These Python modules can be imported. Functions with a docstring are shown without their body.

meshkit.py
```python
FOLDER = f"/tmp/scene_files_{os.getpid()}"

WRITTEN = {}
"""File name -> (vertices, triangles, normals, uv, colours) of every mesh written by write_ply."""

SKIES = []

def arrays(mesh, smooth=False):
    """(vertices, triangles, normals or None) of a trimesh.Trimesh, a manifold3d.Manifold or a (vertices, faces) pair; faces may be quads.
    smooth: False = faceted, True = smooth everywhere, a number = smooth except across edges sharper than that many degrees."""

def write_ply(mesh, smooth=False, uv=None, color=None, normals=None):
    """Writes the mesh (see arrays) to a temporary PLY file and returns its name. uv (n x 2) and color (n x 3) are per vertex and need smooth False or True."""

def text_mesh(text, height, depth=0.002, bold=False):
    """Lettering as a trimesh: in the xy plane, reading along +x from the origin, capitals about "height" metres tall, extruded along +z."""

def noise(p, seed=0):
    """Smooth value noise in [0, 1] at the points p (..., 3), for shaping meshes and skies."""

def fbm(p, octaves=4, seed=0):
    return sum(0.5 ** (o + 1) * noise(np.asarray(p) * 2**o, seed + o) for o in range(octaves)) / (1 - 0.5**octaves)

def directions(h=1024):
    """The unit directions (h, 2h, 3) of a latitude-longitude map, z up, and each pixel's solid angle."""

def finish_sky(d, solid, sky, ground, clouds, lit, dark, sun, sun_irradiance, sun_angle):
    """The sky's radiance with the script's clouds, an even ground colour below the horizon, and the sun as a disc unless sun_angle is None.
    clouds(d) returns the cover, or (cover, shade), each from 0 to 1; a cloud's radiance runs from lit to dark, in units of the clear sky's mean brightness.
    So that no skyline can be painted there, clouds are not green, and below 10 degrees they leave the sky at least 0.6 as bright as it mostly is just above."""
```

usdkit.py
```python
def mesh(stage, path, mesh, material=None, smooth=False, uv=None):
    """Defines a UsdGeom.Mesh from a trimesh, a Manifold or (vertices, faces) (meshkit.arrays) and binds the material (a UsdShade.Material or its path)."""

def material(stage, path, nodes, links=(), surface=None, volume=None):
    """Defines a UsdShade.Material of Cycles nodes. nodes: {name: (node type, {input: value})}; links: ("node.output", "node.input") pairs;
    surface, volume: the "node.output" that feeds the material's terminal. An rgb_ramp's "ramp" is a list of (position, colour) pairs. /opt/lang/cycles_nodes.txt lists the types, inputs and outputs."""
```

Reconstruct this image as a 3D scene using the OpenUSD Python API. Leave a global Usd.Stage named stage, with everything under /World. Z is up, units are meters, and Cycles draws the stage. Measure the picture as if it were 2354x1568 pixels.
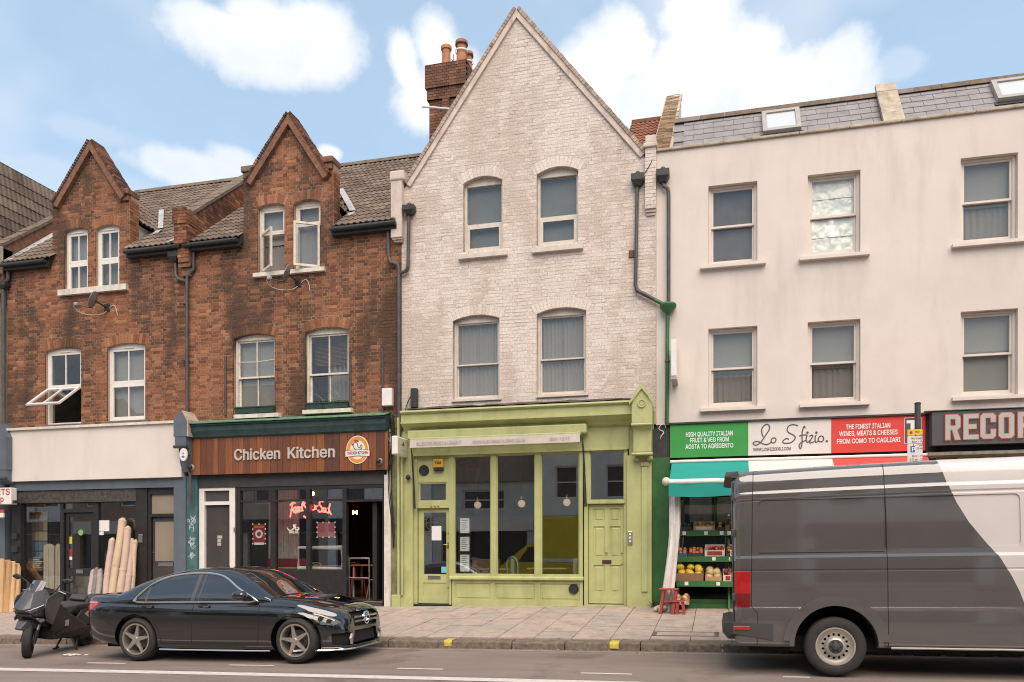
import math, random
import numpy as np
import trimesh, manifold3d, usdkit, meshkit
from pxr import Usd, UsdGeom, UsdLux, UsdShade, Sdf, Gf, Vt
from shapely import Polygon, LineString, Point, MultiPolygon, union_all, affinity, box as sbox
random.seed(7)
RNG = np.random.default_rng(7)
stage = Usd.Stage.CreateInMemory()
UsdGeom.SetStageUpAxis(stage, 'Z'); UsdGeom.SetStageMetersPerUnit(stage, 1.0)
UsdGeom.Xform.Define(stage, '/World'); UsdGeom.Scope.Define(stage, '/World/Looks')

# ---------------------------------------------------------------- camera, sky, sun, exposure
F, CX, HY, D0, CZ = 1850.0, 1177.0, 1275.0, 16.8, 1.55   # focal length, principal column, horizon row (in a 2354 x 1568 frame), distance to the fronts, eye height
TH = math.atan(F / 7258.0); CO, SI = math.cos(TH), math.sin(TH)
EXPOSURE = 0.36
cam = UsdGeom.Camera.Define(stage, '/World/camera')
cam.CreateHorizontalApertureAttr(36.0); cam.CreateVerticalApertureAttr(36.0 * 682 / 1024)
cam.CreateFocalLengthAttr(F / 2354 * 36.0)
cam.CreateVerticalApertureOffsetAttr((HY - 784) / 2354 * 36.0)
cam.CreateClippingRangeAttr((0.05, 4000.0)); cam.CreateExposureAttr(EXPOSURE)
_m = Gf.Matrix4d(1.0); _m.SetRotate(Gf.Rotation(Gf.Vec3d(1, 0, 0), 90) * Gf.Rotation(Gf.Vec3d(0, 0, 1), math.degrees(TH)))
_m.SetTranslateOnly(Gf.Vec3d(0, -D0, CZ)); cam.AddTransformOp().Set(_m)

SUN_EL, SUN_AZ = math.radians(52), math.radians(158)       # azimuth = atan2(x, y) of the direction towards the sun
sd = np.array([math.cos(SUN_EL) * math.sin(SUN_AZ), math.cos(SUN_EL) * math.cos(SUN_AZ), math.sin(SUN_EL)])
sun = UsdLux.DistantLight.Define(stage, '/World/sun')
sun.CreateIntensityAttr(0.85); sun.CreateAngleAttr(58.0); sun.CreateColorAttr(Gf.Vec3f(1.0, 0.845, 0.715)); sun.CreateNormalizeAttr(True)
_r = Gf.Rotation(Gf.Vec3d(0, 0, 1), Gf.Vec3d(*map(float, sd))); _m = Gf.Matrix4d(1.0); _m.SetRotate(_r); sun.AddTransformOp().Set(_m)

def view_dir(px, py):
    u, v = (px - CX) / F, (HY - py) / F
    d = np.array([-SI + u * CO, CO + u * SI, v]); return d / np.linalg.norm(d)

def make_sky():
    n = {'tc': ('texture_coordinate', {}), 'sky': ('sky_texture', {'sky_type': 'single_scattering', 'sun_disc': False, 'sun_elevation': SUN_EL, 'sun_rotation': SUN_AZ, 'air_density': 1.0, 'aerosol_density': 1.0, 'ozone_density': 1.0}),
         'n1': ('noise_texture', {'scale': 11.0, 'detail': 9.0, 'roughness': 0.58}), 'n2': ('noise_texture', {'scale': 3.0, 'detail': 4.0, 'roughness': 0.5}),
         'nv': ('math', {'math_type': 'multiply_add', 'value2': 2.2, 'value3': -1.08})}
    l = [('tc.generated', 'n1.vector'), ('tc.generated', 'n2.vector'), ('n1.fac', 'nv.value1')]
    blobs = [(640, 96, 185, 70, .95), (520, 62, 95, 42, .9), (600, 52, 100, 60, .95), (730, 66, 80, 50, .95), (760, 115, 70, 45, .8), (690, 145, 85, 38, .75),
             (935, 165, 45, 75, 1.0), (1010, 120, 60, 65, 1.0), (960, 235, 80, 80, .9), (1075, 190, 60, 70, .9),
             (1590, 40, 120, 75, 1.0), (1460, 110, 90, 75, 1.0), (1380, 160, 90, 70, 1.0), (1590, 140, 170, 110, 1.0), (1720, 125, 90, 70, 1.0), (1800, 190, 120, 75, 1.0), (1920, 165, 70, 60, .95), (1900, 225, 110, 60, .85), (1500, 230, 190, 70, .9), (1700, 240, 210, 60, .85),
             (460, 390, 130, 42, .75), (540, 370, 60, 35, .7), (757, 352, 26, 16, .9), (1250, 260, 300, 80, .6), (2070, 150, 60, 28, .35), (100, 400, 220, 50, .3), (200, 300, 120, 30, .25)]
    last = None
    for i, (px, py, rx, ry, amp) in enumerate(blobs):
        c = view_dir(px, py)
        n[f's{i}'] = ('vector_math', {'math_type': 'subtract', 'vector2': tuple(c)}); l.append(('tc.generated', f's{i}.vector1'))
        n[f'm{i}'] = ('vector_math', {'math_type': 'multiply', 'vector2': (F / rx * 1.08, 0.0, F / ry * 1.1)}); l.append((f's{i}.vector', f'm{i}.vector1'))
        n[f'l{i}'] = ('vector_math', {'math_type': 'length'}); l.append((f'm{i}.vector', f'l{i}.vector1'))
        n[f'a{i}'] = ('math', {'math_type': 'add'}); l += [(f'l{i}.value', f'a{i}.value1'), ('nv.value', f'a{i}.value2')]
        n[f'r{i}'] = ('map_range', {'range_type': 'smoothstep', 'from_min': 1.22, 'from_max': 0.5, 'to_min': 0.0, 'to_max': amp, 'clamp': True}); l.append((f'a{i}.value', f'r{i}.value'))
        if last is None: last = f'r{i}.result'
        else:
            n[f'x{i}'] = ('math', {'math_type': 'smoothmax', 'value3': 0.15}); l += [(last, f'x{i}.value1'), (f'r{i}.result', f'x{i}.value2')]; last = f'x{i}.value'
    # broken cloud everywhere else, and a pale veil that thickens towards the horizon
    n['w'] = ('map_range', {'range_type': 'smoothstep', 'from_min': 0.46, 'from_max': 0.72, 'to_min': 0.0, 'to_max': 0.5, 'clamp': True}); l.append(('n2.fac', 'w.value'))
    n['wm'] = ('math', {'math_type': 'maximum'}); l += [(last, 'wm.value1'), ('w.result', 'wm.value2')]
    n['sep'] = ('separate_xyz', {}); l.append(('tc.generated', 'sep.vector'))
    n['veil'] = ('map_range', {'range_type': 'smoothstep', 'from_min': 0.75, 'from_max': 0.05, 'to_min': SKY['veil0'], 'to_max': SKY['veil1'], 'clamp': True}); l.append(('sep.z', 'veil.value'))
    n['vc'] = ('rgb_ramp', {'ramp': [(0.12, SKY['low']), (0.36, SKY['veil']), (1.0, SKY['veil'])]}); n['vm'] = ('mix', {'mix_type': 'mix'}); l += [('sep.z', 'vc.fac'), ('vc.color', 'vm.color2'), ('veil.result', 'vm.fac'), ('sky.color', 'vm.color1')]
    n['cr'] = ('rgb_ramp', {'ramp': [(0.3, SKY['dark']), (0.62, SKY['lit'])]}); l.append(('n1.fac', 'cr.fac'))
    n['cm'] = ('mix', {'mix_type': 'mix'}); l += [('wm.value', 'cm.fac'), ('vm.color', 'cm.color1'), ('cr.color', 'cm.color2')]
    n['bg'] = ('background_shader', {'strength': SKY['strength']}); l.append(('cm.color', 'bg.color'))
    m = usdkit.material(stage, '/World/Looks/sky', n, l, surface='bg.background')
    d = UsdLux.DomeLight.Define(stage, '/World/sky'); UsdShade.MaterialBindingAPI.Apply(d.GetPrim()).Bind(m)
    d.GetPrim().SetCustomDataByKey('kind', 'structure')
SKY = dict(strength=0.062, low=(11.4, 12.4, 13.8), veil=(6.6, 9.9, 13.8), veil0=0.62, veil1=0.9, lit=(14.0, 13.9, 13.9), dark=(11.6, 12.3, 13.2))
make_sky()
# ---------------------------------------------------------------- measuring: a point of a plane y = Y seen at column px (and row py)
def X_(px, Y=0.0):
    u = (px - CX) / F
    return (D0 + Y) * (u * CO - SI) / (CO + u * SI)
def dep(px, Y=0.0):
    return -X_(px, Y) * SI + (D0 + Y) * CO
def Z_(px, py, Y=0.0):
    return CZ - (py - HY) * dep(px, Y) / F
def rect(x0, x1, yt, yb, Y=0.0):
    m = (x0 + x1) / 2
    return X_(x0, Y), X_(x1, Y), Z_(m, yb, Y), Z_(m, yt, Y)
def kerbline(X):
    X = np.asarray(X, float); return .093 + .0125 * X - .0004 * np.minimum(X, 0) ** 2 * (X > -26) - .27 * (X <= -26)
def road_z(X, Y):
    return kerbline(X) + .026 * (np.maximum(np.asarray(Y, float), -9.0) + 4.4)
def pave_z(X, Y):
    return kerbline(X) + .125 + .066 * (np.asarray(Y, float) + 4.4)
def on_ground(px, py, fz=road_z):
    Y = -6.0
    lo, hi = -14.0, 3.0
    for _ in range(60):
        Y = (lo + hi) / 2
        if Z_(px, py, Y) > fz(X_(px, Y), Y): hi = Y
        else: lo = Y
    return X_(px, Y), Y
# rows lower in the picture are nearer: at the true Y the ray meets the ground, farther on it would lie below it
def on_ground(px, py, fz=road_z):
    lo, hi = -14.0, 3.0
    for _ in range(60):
        Y = (lo + hi) / 2
        if Z_(px, py, Y) > fz(X_(px, Y), Y): lo = Y
        else: hi = Y
    return X_(px, Y), Y

# ---------------------------------------------------------------- meshes
class G:
    def __init__(s): s.v, s.f, s.n, s.t = [], [], 0, []
    def raw(s, v, f, tone=None):
        v = np.asarray(v, float); f = np.asarray(f, int)
        if f.shape[1] == 4: f = np.vstack([f[:, [0, 1, 2]], f[:, [0, 2, 3]]])
        s.v.append(v); s.f.append(f + s.n); s.n += len(v); s.t.append(np.tile(np.asarray((.5, .5, .5) if tone is None else tone, float), (len(v), 1))); return s
    def add(s, m, tone=None):
        if isinstance(m, G): m = m.get()
        if isinstance(m, tuple): return s.raw(m[0], m[1], tone)
        if hasattr(m, 'to_mesh'):
            q = m.to_mesh(); return s.raw(q.vert_properties[:, :3], q.tri_verts, tone)
        return s.raw(m.vertices, m.faces, tone)
    def box(s, x0, x1, y0, y1, z0, z1, tone=None):
        v = [(x, y, z) for z in (z0, z1) for y in (y0, y1) for x in (x0, x1)]
        return s.raw(v, [(0, 2, 3, 1), (4, 5, 7, 6), (0, 1, 5, 4), (2, 6, 7, 3), (0, 4, 6, 2), (1, 3, 7, 5)], tone)
    def hexa(s, lo, hi, tone=None):            # two loops of four points (counter-clockwise seen from hi)
        return s.raw(list(lo) + list(hi), [(3, 2, 1, 0), (4, 5, 6, 7), (0, 1, 5, 4), (1, 2, 6, 5), (2, 3, 7, 6), (3, 0, 4, 7)], tone)
    def poly(s, p, y0, y1, tone=None):          # shapely polygon in (x, z), from y0 to y1
        for g in getattr(p, 'geoms', [p]):
            if g.is_empty or g.area < 1e-7: continue
            m = trimesh.creation.extrude_polygon(g, y1 - y0, engine='earcut')
            v = np.array(m.vertices); s.raw(np.stack([v[:, 0], y1 - v[:, 2], v[:, 1]], 1), m.faces, tone)
        return s
    def plan(s, p, z0, z1, tone=None):          # shapely polygon in (x, y), from z0 to z1
        for g in getattr(p, 'geoms', [p]):
            m = trimesh.creation.extrude_polygon(g, z1 - z0, engine='earcut'); v = np.array(m.vertices); v[:, 2] += z0; s.raw(v, m.faces, tone)
        return s
    def prof(s, p, x0, x1, tone=None):          # shapely polygon in (y, z), from x0 to x1
        for g in getattr(p, 'geoms', [p]):
            m = trimesh.creation.extrude_polygon(g, x1 - x0, engine='earcut'); v = np.array(m.vertices); s.raw(np.stack([x0 + v[:, 2], v[:, 0], v[:, 1]], 1), m.faces, tone)
        return s
    def tube(s, pts, r, n=8, tone=None, closed=False, flat=1.0):
        pts = [np.asarray(p, float) for p in pts]; k = len(pts); rs = r if np.ndim(r) else [r] * k
        rings, up = [], None
        for i, p in enumerate(pts):
            a = pts[(i - 1) % k] if (closed or i > 0) else p; b = pts[(i + 1) % k] if (closed or i < k - 1) else p
            t = b - a; t = t / (np.linalg.norm(t) + 1e-12)
            if up is None: up = np.array([0, 0, 1.0]) if abs(t[2]) < .9 else np.array([0, 1.0, 0])
            e = np.cross(t, up); e /= np.linalg.norm(e) + 1e-12; w = np.cross(e, t); up = w
            q = 1.0
            if (closed or 0 < i < k - 1):
                t0 = p - a; t0 /= np.linalg.norm(t0) + 1e-12; q = 1 / max(.5, float(np.dot(t0, t)))
            rings.append([p + rs[i] * q * (math.cos(x) * e + flat * math.sin(x) * w) for x in np.arange(n) * 2 * math.pi / n])
        v = np.array(rings).reshape(-1, 3); f = []
        for i in range(k if closed else k - 1):
            j = (i + 1) % k
            for q in range(n): f.append((i * n + q, i * n + (q + 1) % n, j * n + (q + 1) % n, j * n + q))
        f = [(a, b, c) for a, b, c, d in f] + [(a, c, d) for a, b, c, d in f]
        if not closed:
            for q in range(1, n - 1): f += [(0, q + 1, q), ((k - 1) * n, (k - 1) * n + q, (k - 1) * n + q + 1)]
        return s.raw(v, f, tone)
    def lathe(s, prof, c=(0, 0, 0), axis='z', n=24, tone=None):   # prof: (radius, along)
        v, f, k = [], [], len(prof)
        for i in range(n):
            a = 2 * math.pi * i / n
            for r, h in prof: v.append((r * math.cos(a), r * math.sin(a), h))
        for i in range(n):
            for j in range(k - 1): f.append((i * k + j, ((i + 1) % n) * k + j, ((i + 1) % n) * k + j + 1, i * k + j + 1))
        v = np.array(v)
        if axis == 'y': v = np.stack([v[:, 0], -v[:, 2], v[:, 1]], 1)
        if axis == 'x': v = np.stack([v[:, 2], v[:, 0], v[:, 1]], 1)
        return s.raw(v + np.asarray(c, float), f, tone)
    def ball(s, c, r, sub=2, tone=None):
        m = trimesh.creation.icosphere(sub, 1.0); return s.raw(np.array(m.vertices) * np.asarray(r) + np.asarray(c, float), m.faces, tone)
    def get(s): return np.vstack(s.v), np.vstack(s.f)
    def xf(s, M): s.v = [v @ M[:3, :3].T + M[:3, 3] for v in s.v]; return s
def Mx(loc=(0, 0, 0), rz=0, rx=0, ry=0):
    T = trimesh.transformations; return T.translation_matrix(loc) @ T.rotation_matrix(rz, (0, 0, 1)) @ T.rotation_matrix(ry, (0, 1, 0)) @ T.rotation_matrix(rx, (1, 0, 0))
def rr(x0, x1, z0, z1, r=.02, q=4): return sbox(x0 + r, z0 + r, x1 - r, z1 - r).buffer(r, quad_segs=q)
def hull(pts): return manifold3d.Manifold.hull_points(np.asarray(pts, float))
def rbox(x0, x1, y0, y1, z0, z1, r=.02, n=2):
    m = trimesh.creation.icosphere(n, r).vertices; pts = [np.asarray(m) + (x, y, z) for x in (x0 + r, x1 - r) for y in (y0 + r, y1 - r) for z in (z0 + r, z1 - r)]
    return hull(np.vstack(pts))
def man(g):
    v, f = g.get() if isinstance(g, G) else g
    m = trimesh.Trimesh(v, f, process=True, merge_norm=True, merge_tex=True)
    return manifold3d.Manifold(manifold3d.Mesh(np.asarray(m.vertices, np.float32), np.asarray(m.faces, np.uint32)))

# ---------------------------------------------------------------- prims
_names = {}
def path_for(parent, name):
    base = '/World' if parent is None else str(parent.GetPath())
    k = _names.setdefault(base, {}); i = k.get(name, 0); k[name] = i + 1
    return f'{base}/{name}' + (f'_{i:03d}' if i else '')
def tag(p, label=None, cat=None, group=None, kind=None):
    for k, v in (('label', label), ('category', cat), ('group', group), ('kind', kind)):
        if v: p.SetCustomDataByKey(k, v)
    return p
def thing(name, label, cat, group=None, M=None):
    x = UsdGeom.Xform.Define(stage, path_for(None, name))
    if M is not None: x.AddTransformOp().Set(Gf.Matrix4d(*np.asarray(M, float).T.ravel()))
    return tag(x.GetPrim(), label, cat, group)
def put(parent, name, g, mat, label=None, smooth=False, cat=None, group=None, kind=None, tone=False):
    t = None
    if isinstance(g, G):
        if not g.v: return None
        t = np.vstack(g.t); g = g.get()
    m = usdkit.mesh(stage, path_for(parent, name), g, mat, smooth=smooth)
    if tone:
        UsdGeom.PrimvarsAPI(m).CreatePrimvar('tone', Sdf.ValueTypeNames.Color3fArray, 'vertex').Set(Vt.Vec3fArray.FromNumpy(t.astype(np.float32)))
    return tag(m.GetPrim(), label, cat, group, kind)
def copy(src, name, M, label=None):
    x = UsdGeom.Xform.Define(stage, path_for(None, name)); x.GetPrim().GetReferences().AddInternalReference(src.GetPath())
    x.ClearXformOpOrder(); x.AddTransformOp(opSuffix='c').Set(Gf.Matrix4d(*np.asarray(M, float).T.ravel())); x.GetPrim().SetInstanceable(True)
    if label: x.GetPrim().SetCustomDataByKey('label', label)
    return x.GetPrim()

# ---------------------------------------------------------------- materials
def lin(*c): return tuple((x / 255 / 12.92 if x <= 10 else ((x / 255 + .055) / 1.055) ** 2.4) for x in c)
def mat(name, c, rough=.6, var=.12, scale=3.0, bump=0.0, bscale=60.0, metal=0.0, coat=0.0, spec=.5, c2=None, streak=0.0, stc=(.06, .05, .04), stscale=1.2, space='pos', emit=None, stretch=(1, 1, 1), spots=0.0):
    n = {'p': ('principled_bsdf', {'roughness': rough, 'metallic': metal, 'coat_weight': coat, 'coat_roughness': .03, 'specular_ior_level': spec})}
    if space == 'pos': n['g'] = ('geometry', {}); src = 'g.position'
    else: n['g'] = ('texture_coordinate', {}); src = 'g.object'
    n['mp'] = ('mapping', {'scale': stretch}); l = [(src, 'mp.vector')]
    n['n'] = ('noise_texture', {'scale': scale, 'detail': 6.0, 'roughness': .6}); l.append(('mp.vector', 'n.vector'))
    c = np.asarray(c, float); a, b = (c * (1 - var), np.minimum(c * (1 + var), .95)) if c2 is None else (c, np.asarray(c2, float))
    n['r'] = ('rgb_ramp', {'ramp': [(.3, tuple(a)), (.7, tuple(b))]}); l.append(('n.fac', 'r.fac')); col = 'r.color'
    if streak:
        n['sm'] = ('mapping', {'scale': (stscale, stscale, stscale * .22)}); l.append((src, 'sm.vector'))
        n['sn'] = ('noise_texture', {'scale': 1.6, 'detail': 8.0, 'roughness': .65}); l.append(('sm.vector', 'sn.vector'))
        n['sr'] = ('map_range', {'range_type': 'smoothstep', 'from_min': .48, 'from_max': .72, 'to_min': 0.0, 'to_max': streak, 'clamp': True}); l.append(('sn.fac', 'sr.value'))
        n['smx'] = ('mix', {'mix_type': 'mix', 'color2': stc}); l += [('sr.result', 'smx.fac'), (col, 'smx.color1')]; col = 'smx.color'
    if spots:
        n['v'] = ('voronoi_texture', {'scale': spots, 'feature': 'f1'}); n['vr'] = ('map_range', {'range_type': 'smoothstep', 'from_min': .10, 'from_max': .16, 'to_min': .55, 'to_max': 0.0, 'clamp': True}); n['vm'] = ('mix', {'mix_type': 'multiply', 'color2': (.35, .32, .3)})
        l += [(src, 'v.vector'), ('v.distance', 'vr.value'), ('vr.result', 'vm.fac'), (col, 'vm.color1')]; col = 'vm.color'
    l.append((col, 'p.base_color'))
    if bump:
        n['bn'] = ('noise_texture', {'scale': bscale, 'detail': 4.0, 'roughness': .6}); n['b'] = ('bump', {'strength': 1.0, 'distance': bump})
        l += [('mp.vector', 'bn.vector'), ('bn.fac', 'b.height'), ('b.normal', 'p.normal')]
    if emit: n['p'][1]['emission_color'] = emit[0]; n['p'][1]['emission_strength'] = emit[1]
    return usdkit.material(stage, '/World/Looks/' + name, n, l, surface='p.BSDF')
def glass(name, tint=(.9, .95, .93), f0=.06, rough=0.0):
    return usdkit.material(stage, '/World/Looks/' + name, {'t': ('transparent_bsdf', {'color': tint}), 'g': ('glossy_bsdf', {'color': (1, 1, 1), 'roughness': rough}), 'w': ('layer_weight', {'blend': .5}), 'pw': ('math', {'math_type': 'power', 'value2': 5.0}), 'f': ('math', {'math_type': 'multiply_add', 'value2': 1 - f0, 'value3': f0}), 'm': ('mix_closure', {})},
                           [('w.facing', 'pw.value1'), ('pw.value', 'f.value1'), ('f.value', 'm.fac'), ('t.BSDF', 'm.closure1'), ('g.BSDF', 'm.closure2')], surface='m.closure')
def brickmat(name, lo, mid, hi, soot, sootmax, bleach=None):
    """Colour of one brick from its own tone; soot and washed streaks have a shape of their own on the wall."""
    n = {'at': ('attribute', {'attribute': 'tone'}), 's': ('separate_color', {}), 'r': ('rgb_ramp', {'ramp': [(0, lo), (.45, mid), (1, hi)]}), 'g': ('geometry', {}),
         'mp': ('mapping', {'scale': (1.0, 1.0, .34)}), 'n': ('noise_texture', {'scale': .8, 'detail': 5.0, 'roughness': .6, 'distortion': .5}),
         'n2': ('noise_texture', {'scale': 26.0, 'detail': 4.0, 'roughness': .65}), 'mr': ('map_range', {'range_type': 'smoothstep', 'from_min': .41, 'from_max': .63, 'to_min': 0.0, 'to_max': sootmax, 'clamp': True}),
         'ad': ('math', {'math_type': 'multiply_add', 'value2': .16, 'value3': -.08}), 'sm': ('math', {'math_type': 'add'}), 'mx': ('mix', {'mix_type': 'mix', 'color2': soot}),
         'dk': ('map_range', {'from_min': .3, 'from_max': .75, 'to_min': .72, 'to_max': 1.2, 'clamp': True}), 'cc': ('combine_color', {}), 'mul': ('mix', {'mix_type': 'multiply', 'fac': 1.0}),
         'b': ('bump', {'strength': 1.0, 'distance': .004}), 'p': ('principled_bsdf', {'roughness': .88, 'specular_ior_level': .25})}
    l = [('at.color', 's.color'), ('s.r', 'r.fac'), ('g.position', 'mp.vector'), ('mp.vector', 'n.vector'), ('g.position', 'n2.vector'), ('s.g', 'ad.value1'), ('n.fac', 'sm.value1'), ('ad.value', 'sm.value2'), ('sm.value', 'mr.value'),
         ('mr.result', 'mx.fac'), ('r.color', 'mx.color1'), ('n2.fac', 'dk.value'), ('dk.result', 'cc.r'), ('dk.result', 'cc.g'), ('dk.result', 'cc.b'), ('mx.color', 'mul.color1'), ('cc.color', 'mul.color2'), ('mul.color', 'p.base_color'),
         ('n2.fac', 'b.height'), ('b.normal', 'p.normal')]
    return usdkit.material(stage, '/World/Looks/' + name, n, l, surface='p.BSDF')
RED = brickmat('red_brick', (.145, .06, .034), (.275, .11, .055), (.41, .19, .102), (.072, .045, .031), .86)
DARKRED = brickmat('sooty_brick', (.06, .03, .02), (.16, .06, .035), (.34, .15, .08), (.035, .026, .022), .85)
YELLOW = brickmat('stock_brick', (.2, .13, .075), (.34, .22, .13), (.45, .32, .2), (.12, .09, .07), .6)
WBRICK = brickmat('painted_brick', (.69, .595, .515), (.725, .63, .55), (.75, .66, .58), (.54, .44, .36), .8)
WMORT = mat('painted_joint', (.54, .45, .38), .85, .25, 9, .003, 60, streak=.85, stc=(.2, .15, .11), stscale=2.2)
MORT = brickmat('mortar', (.42, .29, .2), (.42, .29, .2), (.42, .29, .2), (.062, .042, .031), .95)
RENDER = mat('pale_render', (.675, .59, .52), .85, .07, .7, .0025, 40, streak=.4, stc=(.49, .41, .35), stscale=1.1)
WHITE = mat('white_frame', (.74, .70, .64), .38, .06, 5)
OLDWHITE = mat('old_white_paint', (.66, .6, .51), .65, .14, 9, .002, 90, streak=.5, stc=(.3, .23, .16), stscale=3)
SASHW = mat('cream_sash', (.62, .55, .47), .5, .08, 7, streak=.3, stc=(.32, .25, .18), stscale=4)
SILLG = mat('grey_sill', (.1, .11, .125), .6, .15, 8)
STONE = mat('stone_coping', (.46, .375, .28), .85, .22, 5, .006, 40, streak=.5, stc=(.12, .1, .07), stscale=2.5)
SOOTST = mat('sooty_coping', (.17, .125, .085), .9, .35, 6, .006, 40)
TILE = usdkit.material(stage, '/World/Looks/roof_tile', {'at': ('attribute', {'attribute': 'tone'}), 's': ('separate_color', {}), 'r': ('rgb_ramp', {'ramp': [(0, (.105, .073, .053)), (.5, (.165, .117, .085)), (1, (.225, .165, .12))]}), 'p': ('principled_bsdf', {'roughness': .85}),
     'g': ('geometry', {}), 'n': ('noise_texture', {'scale': 3.0, 'detail': 7.0, 'roughness': .7}), 'mr': ('map_range', {'from_min': .5, 'from_max': .72, 'to_min': 0., 'to_max': .65, 'clamp': True}), 'mx': ('mix', {'mix_type': 'mix', 'color2': (.24, .19, .13)})},
     [('at.color', 's.color'), ('s.r', 'r.fac'), ('g.position', 'n.vector'), ('n.fac', 'mr.value'), ('mr.result', 'mx.fac'), ('r.color', 'mx.color1'), ('mx.color', 'p.base_color')], surface='p.BSDF')
REDTILE = mat('red_tile', (.24, .095, .05), .85, .35, 5)
SLATE = usdkit.material(stage, '/World/Looks/slate', {'at': ('attribute', {'attribute': 'tone'}), 's': ('separate_color', {}), 'r': ('rgb_ramp', {'ramp': [(0, (.225, .21, .205)), (1, (.275, .255, .25))]}), 'p': ('principled_bsdf', {'roughness': .6}),
     'g': ('geometry', {}), 'n': ('noise_texture', {'scale': 5.0, 'detail': 7.0}), 'mx': ('mix', {'mix_type': 'overlay', 'fac': .35})},
     [('at.color', 's.color'), ('s.r', 'r.fac'), ('g.position', 'n.vector'), ('n.fac', 'mx.color2'), ('r.color', 'mx.color1'), ('mx.color', 'p.base_color')], surface='p.BSDF')
LEAD = mat('lead', (.4, .39, .38), .6, .3, 7)
UNDER = mat('roof_underlay', (.03, .025, .02), .9)
IRON = mat('black_iron', (.03, .028, .026), .5, .3, 9)
PVC = mat('grey_pipe', (.075, .065, .06), .55, .3, 6)
GREEN = mat('green_paint', (.43, .44, .19), .5, .1, 2.5, .0016, 30, streak=.42, stc=(.2, .22, .08), stscale=1.6)
DGREEN = mat('dark_green', (.022, .1, .022), .55, .25, 3)
PGREEN = mat('pipe_green', (.03, .13, .045), .5, .15, 6)
TEAL = mat('dark_teal', (.028, .062, .06), .55, .3, 5, streak=.4, stc=(.015, .02, .02), stscale=4)
COPPER = mat('worn_green_ledge', (.1, .22, .13), .7, .5, 6, streak=.7, stc=(.12, .09, .07), stscale=5)
SLATEB = mat('blue_grey_paint', (.105, .125, .15), .6, .12, 3, streak=.25, stc=(.06, .07, .08), stscale=2)
CREAM = mat('cream_board', (.69, .615, .54), .7, .05, 1.2, .0012, 50, streak=.22, stc=(.42, .34, .26), stscale=1.0)
BLACK = mat('black_paint', (.022, .02, .019), .42, .3, 6)
CHAR = mat('charcoal_paint', (.045, .042, .04), .55, .25, 4)
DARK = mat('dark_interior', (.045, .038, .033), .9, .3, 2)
DIM = mat('dim_interior', (.3, .26, .22), .9, .3, 2)
NET = usdkit.material(stage, '/World/Looks/net_curtain', {'t': ('transparent_bsdf', {}), 'd': ('diffuse_bsdf', {'color': (.5, .465, .435)}), 'm': ('mix_closure', {'fac': .5})}, [('t.BSDF', 'm.closure1'), ('d.BSDF', 'm.closure2')], surface='m.closure')
FABRIC = mat('curtain', (.21, .195, .185), .9, .12, 3)
BLIND = mat('pale_blind', (.27, .265, .25), .9, .05, 2)
CHAR2 = mat('dusky_blind', (.13, .12, .115), .8, .2, 3)
TEALB = mat('teal_blind', (.15, .15, .14), .6, .15, 2)
FOIL = mat('foil', (.8, .79, .72), .42, .1, 6, .012, 7, metal=.2)
GLASS = glass('window_glass', (.94, .95, .94), .05); SHOPGLASS = glass('shop_glass', (.93, .95, .94), .14)
STEEL = mat('steel', (.62, .6, .57), .3, .08, 9, metal=1.0)
BRASS = mat('brass', (.55, .36, .12), .35, .15, 9, metal=1.0)
CHROME = mat('chrome', (.85, .85, .85), .12, .03, 5, metal=1.0)
PLAST = mat('white_plastic', (.74, .71, .65), .45, .06, 6)
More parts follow.
